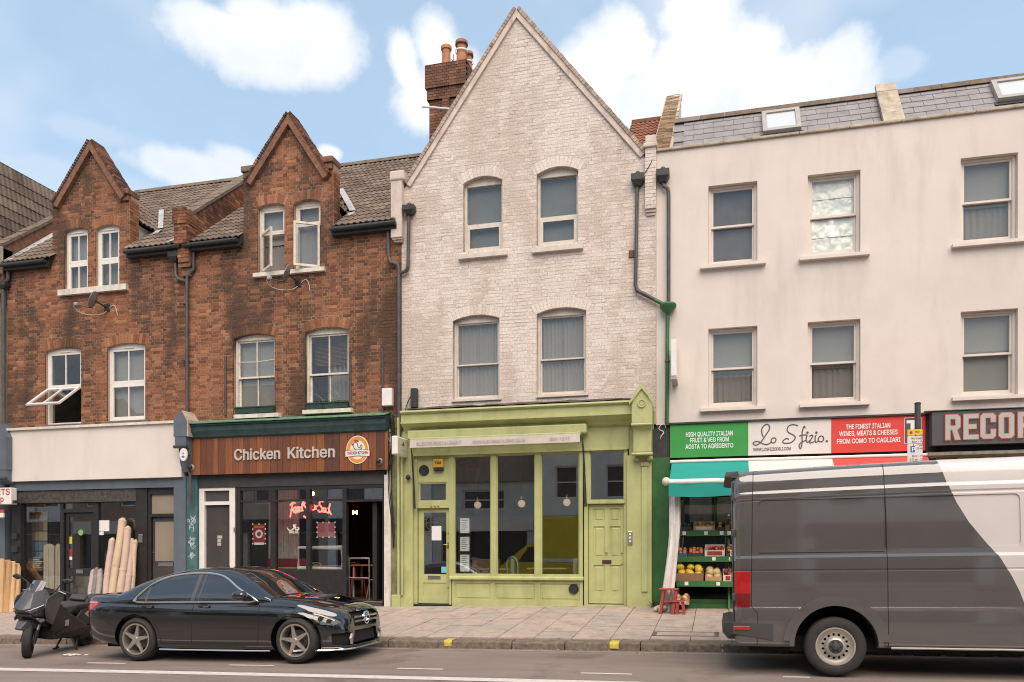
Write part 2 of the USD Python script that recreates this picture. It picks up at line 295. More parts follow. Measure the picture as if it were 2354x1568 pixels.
GREYP = mat('grey_plastic', (.36, .34, .31), .6, .1, 6)
# ---------------------------------------------------------------- builders for the terrace
def arch_poly(x0, x1, z0, z1, rise=0.0, n=10):
    if rise <= 0: return sbox(x0, z0, x1, z1)
    pts = [(x0, z0), (x1, z0)]
    for i in range(n + 1):
        s = 1 - 2 * i / n; pts.append(((x0 + x1) / 2 + s * (x1 - x0) / 2, z1 - rise * s * s))
    return Polygon(pts)
class Wall:
    def __init__(s, outline): s.out, s.holes, s.arches = Polygon(outline), [], []
    def cut(s, p): s.holes.append(p); return p
    def net(s): return s.out.difference(union_all(s.holes)) if s.holes else s.out
def lay_bricks(w, Y, proud=.006, L=.215, Hd=.1025, hgt=.065, j=.010, z0=None, seed=1, jit=.0025, depth=.02, chip=0.0):
    """Flemish bond over the net wall; returns (centre, mesh builder) for each brick."""
    rng = np.random.default_rng(seed); net = w.net()
    arcs = union_all(w.arches) if w.arches else None
    area = net.difference(arcs) if arcs is not None else net
    from shapely import prepare
    prepare(area); x0, zb, x1, z1 = area.bounds; z = zb if z0 is None else z0; r = 0; out = []
    while z < z1:
        x = x0 - (.0 if r % 2 == 0 else (L + j) * .75) ; k = r % 2
        while x < x1:
            b = L if k % 2 == 0 else Hd
            p = sbox(x, z, x + b, z + hgt)
            if chip and rng.random() < chip * 2.2 * max(0, meshkit.noise(np.array([x * .9, z * .9, seed])) - .25) ** 1.3:
                e = rng.uniform(.008, .02); p = sbox(x, z + e, x + b, z + hgt) if rng.random() < .75 else sbox(x + e, z, x + b, z + hgt)
            if area.intersects(p):
                q = p if area.contains(p) else area.intersection(p)
                if q.area > .0004:
                    d = proud + rng.uniform(-1, 1) * jit
                    tone = (float(np.clip(rng.normal(.48, .22), 0, 1)), rng.random(), rng.random())
                    g = G()
                    if q.geom_type == 'Polygon' and abs(q.area - (q.bounds[2] - q.bounds[0]) * (q.bounds[3] - q.bounds[1])) < 1e-5:
                        a, c, bb, dd = q.bounds
                        g.box(a, bb, Y - d, Y + depth, c, dd, tone)
                    else:
                        q = q.buffer(-.003)
                        if q.is_empty: x += b + j; k += 1; continue
                        g.poly(q.simplify(.004), Y - d, Y + depth, tone)
                    if g.v: out.append(((q.centroid.x, q.centroid.y), g))
            x += b + j; k += 1
        z += hgt + j; r += 1
    return out
def arch_bricks(x0, x1, z1, rise, hgt=.22, Y=0.0, proud=.008, seed=3, w=.075, gap=.006):
    """A flat segmental ring of bricks on end; returns its outline and bricks."""
    rng = np.random.default_rng(seed); n = max(6, int((x1 - x0 + .1) / w)); cx = (x0 + x1) / 2; hw = (x1 - x0) / 2
    R = (hw * hw + max(rise, .01) ** 2) / (2 * max(rise, .01)); zc = z1 - R; a = math.asin(min(.99, hw / R)) * 1.1
    out, ring = [], []
    for i in range(n):
        t0, t1 = -a + 2 * a * i / n + gap / R, -a + 2 * a * (i + 1) / n - gap / R; h = hgt + rng.uniform(-.01, .01)
        q = Polygon([(cx + r * math.sin(t), zc + r * math.cos(t)) for r, t in ((R, t0), (R, t1), (R + h, t1), (R + h, t0))])
        g = G(); g.poly(q, Y - proud - rng.uniform(0, .003), Y + .02, (float(np.clip(rng.normal(.62, .22), 0, 1)), rng.random() * .5, rng.random())); out.append(((q.centroid.x, q.centroid.y), g)); ring.append(q)
    return union_all(ring).buffer(gap + .002), out
def emit_bricks(parent, bricks, material, limit=300, name='brick', hide=None):
    """The ones that show largest are prims of their own, the others one part."""
    def size(b):
        (x, z), g = b
        if hide is not None and hide(x, z): return -1
        e = g.v[0].max(0) - g.v[0].min(0); d2 = x * x + D0 ** 2 + (z - CZ) ** 2
        return e[0] * e[2] / d2
    order = sorted(range(len(bricks)), key=lambda i: -size(bricks[i])); rest = G()
    for k, i in enumerate(order):
        if k < limit: put(parent, name, bricks[i][1], material, tone=True)
        else:
            g = bricks[i][1]; v, f = g.get(); rest.raw(v, f, g.t[0][0])
    if rest.v: put(parent, name + 'work', rest, material, tone=True, kind='stuff')
def ring(o, holes, y0, y1, g=None):
    g = g or G(); return g.poly(o.difference(union_all(holes)), y0, y1)
def sash(parent, x0, x1, z0, z1, y, fm, gm=None, w=.05, bars=0, d=.045, M=None, hbar=None, wb=None):
    o = sbox(x0, z0, x1, z1); i = sbox(x0 + w, z0 + (wb or w), x1 - w, z1 - w); g = ring(o, [i], y, y + d)
    if M is not None: g.xf(M)
    s = put(parent, 'sash', g, fm)
    xs = np.linspace(x0 + w, x1 - w, bars + 2)
    for k in range(bars):
        b = G().box(xs[k + 1] - .012, xs[k + 1] + .012, y - .004, y + d - .01, z0 + (wb or w), z1 - w)
        if M is not None: b.xf(M)
        put(parent, 'glazing_bar', b, fm)
    if hbar:
        zz = z0 + (z1 - z0) * hbar; put(parent, 'glazing_bar', G().box(x0 + w, x1 - w, y - .002, y + d - .012, zz - .012, zz + .012), fm)
    for k in range(bars + 1):
        p = G().box(xs[k] + (.0121 if k else .001), xs[k + 1] - (.0121 if k < bars else .001), y + d * .45, y + d * .45 + .006, z0 + (wb or w) + .001, z1 - w - .001)
        if M is not None: p.xf(M)
        put(parent, 'pane', p, gm or GLASS)
def folds(x0, x1, z0, z1, y, amp=.02, n=9, seed=0, gather=0.0):
    rng = np.random.default_rng(seed); m = n * 8 + 1; xs = np.linspace(x0, x1, m); ph = rng.uniform(0, 6.28, 3)
    def yy(z): return y + amp * (np.sin(np.linspace(0, n * 6.28, m) + ph[0]) + .5 * np.sin(np.linspace(0, n * 2.3 * 6.28, m) + ph[1]))
    zs = np.linspace(z0, z1, 5); v = []
    for z in zs: v += [(x, a, z) for x, a in zip(xs, yy(z))]
    f = [(i * m + k, i * m + k + 1, (i + 1) * m + k + 1, (i + 1) * m + k) for i in range(4) for k in range(m - 1)]
    return G().raw(v, f)
def crumple(x0, x1, z0, z1, y, amp=.03, nx=30, nz=30, seed=0, sc=5):
    xs, zs = np.meshgrid(np.linspace(x0, x1, nx), np.linspace(z0, z1, nz)); p = np.stack([xs * sc, zs * sc * .7, 0 * xs + seed], -1)
    h = np.abs(meshkit.fbm(p, 4, seed) - .5) * 2; v = np.stack([xs, y - amp * h, zs], -1).reshape(-1, 3)
    f = [(r * nx + c, r * nx + c + 1, (r + 1) * nx + c + 1, (r + 1) * nx + c) for r in range(nz - 1) for c in range(nx - 1)]; return G().raw(v, f)
def window(parent, x0, x1, z0, z1, rise=0.0, y=.1, fw=.05, fm=None, split=.5, bars=0, gm=None, style='sash', back=None, label=None, seed=0, sashw=.05, vent=False, skip=()):
    fm = fm or WHITE; zt = z1 - rise
    o = arch_poly(x0 + .003, x1 - .003, z0 + .003, z1 - .003, rise); inner = sbox(x0 + fw, z0 + fw, x1 - fw, zt - fw * .8)
    f = put(parent, 'window', ring(o, [inner], y - .02, y + .09), fm, label)
    zm = z0 + fw + (zt - fw * .8 - z0 - fw) * split
    if style == 'sash':
        if 'up' not in skip: sash(f, x0 + fw + .001, x1 - fw - .001, zm - .022, zt - fw * .8 - .001, y + .012, fm, gm, sashw * .8, bars)
        if 'low' not in skip: sash(f, x0 + fw + .001, x1 - fw - .001, z0 + fw + .001, zm + .022, y + .06, fm, gm, sashw * .8, bars, wb=sashw * 1.4)
    elif style == 'casement':
        put(f, 'transom', G().box(x0 + fw, x1 - fw, y - .01, y + .08, zm - .02, zm + .02), fm)
        if 'up' not in skip: sash(f, x0 + fw + .001, x1 - fw - .001, zm + .021, zt - fw * .8 - .001, y - .012, fm, gm, sashw, bars)
        if 'low' not in skip: sash(f, x0 + fw + .001, x1 - fw - .001, z0 + fw + .001, zm - .021, y - .012, fm, gm, sashw, bars)
    if vent: put(f, 'trickle_vent', G().add(rbox((x0 + x1) / 2 - .16, (x0 + x1) / 2 + .16, y - .036, y - .021, zt - fw * .75, zt - fw * .75 + .028, .006, 1)), fm)
    yb = y + .12
    if back == 'net': put(f, 'net_curtain', folds(x0, x1, z0, z1, yb + .05, .02, 8, seed), NET, smooth=True)
    if back == 'curtains':
        put(f, 'curtain', folds(x0, x0 + (x1 - x0) * .45, z0, z1, yb + .06, .025, 5, seed), FABRIC, smooth=True); put(f, 'curtain', folds(x0 + (x1 - x0) * .5, x1, z0, z1, yb + .07, .025, 6, seed + 1), FABRIC, smooth=True)
        put(f, 'net_curtain', folds(x0, x1, z0, z1, yb, .012, 12, seed + 2), NET, smooth=True)
    if back == 'dusk': put(f, 'blind', G().box(x0, x1, yb, yb + .01, z0 + .02, z1), CHAR2)
    if back == 'teal': put(f, 'blind', G().box(x0, x1, yb, yb + .01, z0 + .02, z1), TEALB)
    if back == 'blind': put(f, 'blind', G().box(x0, x1, yb, yb + .01, z0 + .02, z1), BLIND)
    if back == 'halfblind': put(f, 'net_curtain', folds(x0, x1, z0, z0 + (z1 - z0) * .45, yb + .03, .012, 8, seed), NET, smooth=True); put(f, 'blind', G().box(x0, x1, yb, yb + .01, z0 + (z1 - z0) * .45, z1), BLIND)
    if back == 'foil':
        for a, b in ((zm + .03, zt - fw), (z0 + fw + .04, zm - .03)):
            h = (b - a) / 2
            for q in range(2): put(f, 'foil_sheet', crumple(x0 + fw + .03, x1 - fw - .03, a + q * h - .01, a + (q + 1) * h, y + .11 - .012 * q, .035, 36, 20, seed + q + int(a * 10)), FOIL, 'crumpled silver foil sheet taped behind the pane', smooth=True)
    return f
def sill(parent, x0, x1, z, h, m, y0=-.1, name='sill', wob=0):
    return put(parent, name, G().prof(Polygon([(y0, z), (.12, z), (.12, z + h), (y0, z + h - .02)]), x0, x1), m)
def tile_mesh(w, L, t0=.022):
    """One interlocking tile with two rolls, w along the course, L up the slope, lifted at its lower edge."""
    prof_ = [(0, .0), (.12, .0), (.2, .020), (.32, .020), (.4, .0), (.6, .0), (.68, .020), (.85, .020), (.93, .0), (.995, .0)]
    v, f, n = [], [], len(prof_)
    for s, lift in ((0, t0), (L * 1.08, 0.0)):
        for a, b in prof_: v.append((a * w, s, b + lift))
    for a, b in prof_: v.append((a * w, 0, b + .0))
    for k in range(n - 1): f += [(k, k + 1, n + k + 1, n + k), (2 * n + k, 2 * n + k + 1, k + 1, k)]
    return np.array(v), np.array(f)
def tiles(parent, o, U, V, nu, nv, w, L, keep, m, name='roof_tile', limit=300, seed=0, kind='tile', stagger=False):
    """Courses over the plane o + a U + b V (unit vectors); keep(point) says whether a tile lies on the roof."""
    o, U, V = (np.asarray(x, float) for x in (o, U, V)); N = np.cross(U, V); rng = np.random.default_rng(seed); cells = []
    for j in range(nv):
        for i in range(-1, nu + 1):
            a = i * w + (w / 2 if (stagger and j % 2) else 0)
            p = o + U * (a + w / 2) + V * (j + .5) * L
            if keep(p): cells.append((np.linalg.norm(p - (0, -D0, CZ)), a, j))
    cells.sort(); rest = G()
    tv, tf = tile_mesh(w, L) if kind == 'tile' else (None, None)
    for k, (d, a, j) in enumerate(cells):
        t = (float(np.clip(rng.normal(.5, .25), 0, 1)),) * 3
        if kind == 'tile': v, f = tv + (0, 0, rng.uniform(-.002, .004)), tf
        else:
            h = rng.uniform(.006, .011); g_ = .004
            q = G().hexa([(g_, 0, 0), (w - g_, 0, 0), (w - g_, L * 1.05, -.006), (g_, L * 1.05, -.006)], [(g_, 0, h + .004), (w - g_, 0, h + .004), (w - g_, L * 1.05, .002), (g_, L * 1.05, .002)]); v, f = q.get()
        P = o + U * a + V * j * L; W = P + v[:, :1] * U + v[:, 1:2] * V + v[:, 2:] * N
        if k < limit: put(parent, name, G().raw(W, f, t), m, tone=True)
        else: rest.raw(W, f, t)
    if rest.v: put(parent, name + 's', rest, m, tone=True, kind='stuff')
def rake(parent, pl, ap, pr, t, y0, y1, base, cap=None, capm=None, tilt=None, seed=0, bw=.075, name='coping'):
    """Raking courses of a gable: a band t thick under the outline pl-ap-pr, and bricks on edge along its top."""
    rng = np.random.default_rng(seed); pl, ap, pr = (np.asarray(x, float) for x in (pl, ap, pr))
    for a, b, s in ((pl, ap, 1), (pr, ap, -1)):
        d = b - a; Ls = np.linalg.norm(d); d /= Ls; nrm = np.array([-d[1], d[0]]) * s       # outward
        down = -nrm * t
        q = Polygon([a, b, b + (0, -t / max(.2, abs(nrm[1]))), a + down]); put(parent, name, G().poly(q, y0, y1), base)
        if cap:
            k = int(Ls / bw)
            for i in range(k):
                p0 = a + d * (i * bw + .004); p1 = a + d * ((i + 1) * bw - .004); h = cap + rng.uniform(-.006, .006)
                q = Polygon([p0, p1, p1 + nrm * h, p0 + nrm * h])
                put(parent, 'coping_brick', G().poly(q, y0 - .02 - rng.uniform(0, .006), y1 - .02, (float(np.clip(rng.normal(.5, .2), 0, 1)), rng.random(), 0)), capm, tone=True)
def pipe(parent, pts, r=.038, m=None, name='downpipe', label=None):
    return put(parent, name, G().tube(pts, r, 10), m or PVC, label, smooth=40)
def lettering(parent, s, x, z, h, y, m, depth=.004, bold=False, width=None, name='lettering', label=None, Mrot=None):
    t = meshkit.text_mesh(s, h, depth, bold); v = np.array(t.vertices)
    if width: v[:, 0] *= width / max(1e-6, v[:, 0].max() - max(0, v[:, 0].min()))
    w = np.stack([x + v[:, 0], y - v[:, 2], z + v[:, 1]], 1)
    if Mrot is not None: w = w @ Mrot[:3, :3].T + Mrot[:3, 3]
    return put(parent, name, (w, t.faces), m, label)
def centred(parent, s, xc, z, h, y, m, width=None, **k):
    t = meshkit.text_mesh(s, h, .002, k.get('bold', False)); e = width or (t.bounds[1][0])
    return lettering(parent, s, xc - e / 2, z, h, y, m, width=width, **k)
def stroke(pts, w):
    """A pen stroke through the points (smoothed), as a shapely polygon."""
    p = np.asarray(pts, float); t = np.r_[0, np.cumsum(np.linalg.norm(np.diff(p, axis=0), axis=1))]
    from scipy.interpolate import CubicSpline
    if len(p) > 2: s = CubicSpline(t, p); q = s(np.linspace(0, t[-1], len(p) * 6))
    else: q = p
    return LineString(q).buffer(w / 2, quad_segs=3)
def spline(pts, k=6):
    from scipy.interpolate import CubicSpline
    p = np.asarray(pts, float); t = np.r_[0, np.cumsum(np.linalg.norm(np.diff(p, axis=0), axis=1))]
    return CubicSpline(t, p)(np.linspace(0, t[-1], len(p) * k))
def zline(px0, py0, px1, py1, Y=0.0):
    """The height of a level line of the front, the mean of its two ends."""
    return (Z_(px0, py0, Y) + Z_(px1, py1, Y)) / 2
# ---------------------------------------------------------------- ground
ASPHALT = usdkit.material(stage, '/World/Looks/asphalt', {'g': ('geometry', {}), 'n': ('noise_texture', {'scale': 1.1, 'detail': 6.0, 'roughness': .6}), 'f': ('noise_texture', {'scale': 140.0, 'detail': 3.0, 'roughness': .7}), 'mp': ('mapping', {'scale': (.25, 1.6, 1)}),
    'r': ('rgb_ramp', {'ramp': [(.3, (.19, .15, .125)), (.55, (.245, .195, .165)), (.75, (.29, .235, .2))]}), 'fr': ('map_range', {'from_min': .3, 'from_max': .7, 'to_min': .68, 'to_max': 1.3, 'clamp': True}), 'cc': ('combine_color', {}), 'mx': ('mix', {'mix_type': 'multiply', 'fac': 1.}),
    'pn': ('noise_texture', {'scale': .55, 'detail': 9.0, 'roughness': .72, 'distortion': .6}), 'pr': ('map_range', {'range_type': 'smoothstep', 'from_min': .52, 'from_max': .66, 'to_min': 0., 'to_max': .6, 'clamp': True}), 'pm': ('mix', {'mix_type': 'multiply', 'color2': (.5, .47, .45)}),
    'b': ('bump', {'strength': 1., 'distance': .006}), 'p': ('principled_bsdf', {'roughness': .82, 'specular_ior_level': .3})},
    [('g.position', 'mp.vector'), ('mp.vector', 'n.vector'), ('g.position', 'f.vector'), ('n.fac', 'r.fac'), ('f.fac', 'fr.value'), ('fr.result', 'cc.r'), ('fr.result', 'cc.g'), ('fr.result', 'cc.b'), ('r.color', 'mx.color1'), ('cc.color', 'mx.color2'), ('g.position', 'pn.vector'), ('pn.fac', 'pr.value'), ('pr.result', 'pm.fac'), ('mx.color', 'pm.color1'), ('pm.color', 'p.base_color'), ('f.fac', 'b.height'), ('b.normal', 'p.normal')], surface='p.BSDF')
FLAGS = [mat(f'flagstone_{w}', c, .85, .16, 4, .003, 90, spots=7.0, streak=.5, stc=(.16, .12, .095), stscale=2.5) for w, c in (('buff', (.40, .32, .262)), ('pink', (.42, .33, .268)), ('grey', (.37, .31, .26)))]
KERB = mat('kerb_granite', (.17, .13, .095), .8, .45, 14, .008, 30, streak=.4, stc=(.05, .04, .03), stscale=4)
PAINT = mat('road_paint', (.62, .56, .5), .7, .1, 12, streak=.35, stc=(.3, .26, .23), stscale=5)
YEL = mat('yellow_paint', (.55, .42, .06), .7, .2, 14, streak=.4, stc=(.25, .2, .1), stscale=9)
def sheet(xs, ys, fz, dz=0.0):
    xs, ys = np.asarray(xs, float), np.asarray(ys, float); X, Y = np.meshgrid(xs, ys); v = np.stack([X, Y, fz(X, Y) + dz], -1).reshape(-1, 3); n = len(xs)
    return G().raw(v, [(r * n + c, r * n + c + 1, (r + 1) * n + c + 1, (r + 1) * n + c) for r in range(len(ys) - 1) for c in range(n - 1)])
XS = np.r_[-120, -80, -50, np.arange(-34, 14, 1.0), 30, 60, 100]
def far(X, Y): return np.minimum(kerbline(X), 1.0) * 1.0 - .6 + 0 * Y
put(None, 'terrain', sheet([-900, -300, -120, 100, 300, 900], [-900, -200, -25.4, 0, 12, 200, 900], lambda X, Y: -2.4 + 0 * X), mat('soil', (.1, .085, .06), .95, .3, .5), kind='structure')
put(None, 'road', sheet(XS, np.r_[-19.3, -13, -9, -7.5, -6.5, -5.5, -4.4], road_z), ASPHALT, smooth=True, kind='structure')
pv = put(None, 'pavement', sheet(XS, [-4.08, -2, 0, 6.5], pave_z, -.035), mat('pavement_bed', (.13, .1, .08), .95, .2, 20), smooth=True, kind='structure')
rng = np.random.default_rng(11); x = -19.0; s = 0; cells = []
hole = [(-1.15, .62, -3.55, -2.95)]
while x < 5.5:
    w = .62; y = -4.08 - (.0 if s % 2 == 0 else 0); first = .38 if s % 2 else .68
    while y < .3:
        L = first if y < -4.05 else (.9 if s % 2 else .75); y1 = min(y + L, .32); cells.append((x, x + w, y, y1)); y = y1
    x += w; s += 1
for a, b, c, d in cells:
    q = .006; dz = rng.uniform(-.003, .003); tx, ty = rng.uniform(-.003, .003, 2)
    P = [(a + q, c + q), (b - q, c + q), (b - q, d - q), (a + q, d - q)]
    lo = [(X, Y, float(pave_z(X, Y)) - .045) for X, Y in P]; hi = [(X, Y, float(pave_z(X, Y)) + dz + (tx if X > a + .1 else 0) + (ty if Y > c + .2 else 0)) for X, Y in P]
    put(pv, 'flagstone', G().hexa(lo, hi), FLAGS[rng.integers(0, 3)])
kb = put(None, 'kerb', sheet(XS, [-4.4, -4.1], lambda X, Y: kerbline(X) + .05), mat('kerb_bed', (.08, .065, .05), .95), kind='structure')
x = -19.0
while x < 5.5:
    L = rng.uniform(.85, 1.25); x1 = x + L; st = 8; dz = rng.uniform(-.006, .006); dy = rng.uniform(-.008, .008); xs = np.linspace(x + .008, x1 - .008, st)
    pro = [(-4.42 + dy, -.06), (-4.42 + dy, .085), (-4.41 + dy, .108), (-4.385 + dy, .122), (-4.09, .128), (-4.09, -.05)]
    v = [(X, yy + .006 * meshkit.noise(np.array([X * 5, zz * 20, 3.]))- .003, float(kerbline(X)) + zz + (dz if zz > .05 else 0) + .008 * (meshkit.noise(np.array([X * 4, yy * 9, 1.])) - .5)) for X in xs for yy, zz in pro]
    f = [(i * 6 + k, i * 6 + (k + 1) % 6, (i + 1) * 6 + (k + 1) % 6, (i + 1) * 6 + k) for i in range(st - 1) for k in range(6)]
    g = G().raw(v, [(a, d, c, b) for a, b, c, d in f]); g.raw(v[:6], [(0, 1, 2, 3), (0, 3, 4, 5)]); g.raw(v[-6:], [(3, 2, 1, 0), (5, 4, 3, 0)])
    put(kb, 'kerb_stone', g, KERB, smooth=35)
    x = x1
def ymark(px, w):
    X = X_(px, -4.42); g = G(); pro = [(-4.436, .03), (-4.436, .088), (-4.424, .115), (-4.395, .129), (-4.2, .133)]
    v = [(X + s * w / 2, yy, float(kerbline(X)) + zz + .003) for s in (-1, 1) for yy, zz in pro]; return g.raw(v, [(k, k + 5, k + 6, k + 1) for k in range(4)])
for k, (px, w, lb) in enumerate(((1030, .13, 'yellow kerb mark nearer the black saloon car'), (1412, .14, 'yellow kerb mark in front of the green panelled door'))):
    tag(put(None, 'kerb_mark', ymark(px, w), YEL, smooth=True), lb, 'road marking')
def strip(x0, x1, y0, y1): return sheet(np.linspace(x0, x1, max(2, int((x1 - x0) / .8))), [y0, y1], road_z, .004)
tag(put(None, 'edge_line', strip(-30, 12, -7.24, -7.02), PAINT, smooth=True), 'broad white line running the length of the road', 'road marking')
tag(put(None, 'gutter_line', strip(-19, 6, -4.62, -4.56), mat('gutter_line_paint', (.34, .28, .23), .8, .3, 9)), 'worn thin pale line along the foot of the kerb', 'road marking')
for px0, px1, py, lb in ((202, 287, 1525, 'thin white bay dash behind the scooter and under the car boot'), (527, 630, 1530, 'thin white bay dash below the front door of the black car'), (913, 1018, 1538, 'thin white bay dash just ahead of the black car'), (1335, 1453, 1549, 'thin white bay dash alone in the open road behind the van'), (1800, 1862, 1557, 'thin white bay dash beside the rear wheel of the van')):
    a, ya = on_ground(px0, py - 1); b, yb = on_ground(px1, py + 1); y = (ya + yb) / 2
    tag(put(None, 'bay_dash', strip(a, b, y - .035, y + .035), PAINT), lb, 'road marking', 'thin white parking bay dashes on the road')
# frame of the utility cover in the pavement
cx0, cy0 = on_ground(1497, 1462, pave_z); cx1, cy1 = on_ground(1660, 1450, pave_z)
dc = thing('utility_cover', 'long metal framed utility cover set in the pavement behind the van', 'utility cover')
def pq(x0, x1, y0, y1, h0, h1): return G().hexa([(x, y, float(pave_z(x, y)) + h0) for x, y in ((x0, y0), (x1, y0), (x1, y1), (x0, y1))], [(x, y, float(pave_z(x, y)) + h1) for x, y in ((x0, y0), (x1, y0), (x1, y1), (x0, y1))])
IR2 = mat('worn_iron', (.14, .1, .075), .6, .3, 12)
fr = G(); x0, x1, y0, y1 = cx0, cx1 - .05, cy0, cy0 + .42
for a in ((x0, x1, y0, y0 + .035), (x0, x1, y1 - .035, y1), (x0, x0 + .07, y0 + .036, y1 - .036), (x1 - .07, x1, y0 + .036, y1 - .036)): fr.add(pq(*a, -.02, .008))
put(dc, 'frame', fr, IR2); put(dc, 'lid', pq(x0 + .075, x1 - .075, y0 + .04, y1 - .04, -.02, .005), FLAGS[0])

lt_ = put(None, 'gutter_litter', (lambda g, r: [g.raw([(x, y, float(road_z(x, y)) + .006), (x + a, y + b, float(road_z(x, y)) + .012), (x + a * .4 - b, y + a, float(road_z(x, y)) + .02)], [(0, 1, 2)]) for x, y, a, b in ((r.uniform(-18, 5), -4.45 - r.exponential(.09), r.uniform(.01, .035), r.uniform(-.02, .02)) for _ in range(240))] and g)(G(), np.random.default_rng(4)), mat('litter', (.3, .24, .16), .9, .6, 30), kind='stuff')
tag(lt_, 'scattered dry leaves and small litter along the kerb', 'litter')
# ---------------------------------------------------------------- the two brick houses and their shared roof
RUSTY = mat('rusty_brick_band', (.2, .095, .055), .85, .4, 9, .005, 60, streak=.5, stc=(.1, .06, .04), stscale=3)
EAVE, PITCH, RIDGE_Y = 8.97, .8, 4.7
def roof_z(Y): return EAVE + PITCH * (Y + .2)
RV = np.array([0, 1, PITCH]) / math.hypot(1, PITCH)
def room(parent, x0, x1, y0, y1, z0, z1, m, name='interior', fl=None):
    t = .06; g = G().box(x0, x1, y1, y1 + t, z0, z1).box(x0, x0 + t, y0, y1 - .002, z0, z1).box(x1 - t, x1, y0, y1 - .002, z0, z1).box(x0 + t + .002, x1 - t - .002, y0, y1 - .002, z1 - t, z1)
    r = put(parent, name, g, m); put(parent, 'floor', G().box(x0 + t + .002, x1 - t - .002, y0, y1 - .002, z0, z0 + t), fl or m); return r
def main_roof(h, x0, x1, seed, m=None, gaps=()):
    for q0, q1, ya in ([(x0, x1, -.12)] if not gaps else [(x0, gaps[0], -.12), (gaps[0] + .001, gaps[1] - .001, .34), (gaps[1], x1, -.12)]):
        put(h, 'roof', G().hexa([(q0, ya, roof_z(ya) - .22), (q1, ya, roof_z(ya) - .22), (q1, RIDGE_Y, roof_z(RIDGE_Y) - .22), (q0, RIDGE_Y, roof_z(RIDGE_Y) - .22)],
                            [(q0, ya, roof_z(ya) - .03), (q1, ya, roof_z(ya) - .03), (q1, RIDGE_Y, roof_z(RIDGE_Y) - .03), (q0, RIDGE_Y, roof_z(RIDGE_Y) - .03)]), UNDER)
    put(h, 'rear_roof', G().raw([(x0, RIDGE_Y, roof_z(RIDGE_Y) - .03), (x1, RIDGE_Y, roof_z(RIDGE_Y) - .03), (x1, 9.4, EAVE), (x0, 9.4, EAVE)], [(0, 3, 2, 1)]), UNDER)
    put(h, 'rear_wall', G().box(x0, x1, 9.2, 9.4, 0, EAVE), DARKRED)
    g = G(); k = int((x1 - x0) / .42)
    for i in range(k):
        a = x0 + (x1 - x0) * i / k; b = x0 + (x1 - x0) * (i + 1) / k
        put(h, 'ridge_tile', G().prof(Polygon([(RIDGE_Y - .16, roof_z(RIDGE_Y) - .1), (RIDGE_Y - .09, roof_z(RIDGE_Y) + .02), (RIDGE_Y, roof_z(RIDGE_Y) + .06), (RIDGE_Y + .09, roof_z(RIDGE_Y) + .02), (RIDGE_Y + .16, roof_z(RIDGE_Y) - .1)]), a + .004, b - .004), SOOTST)
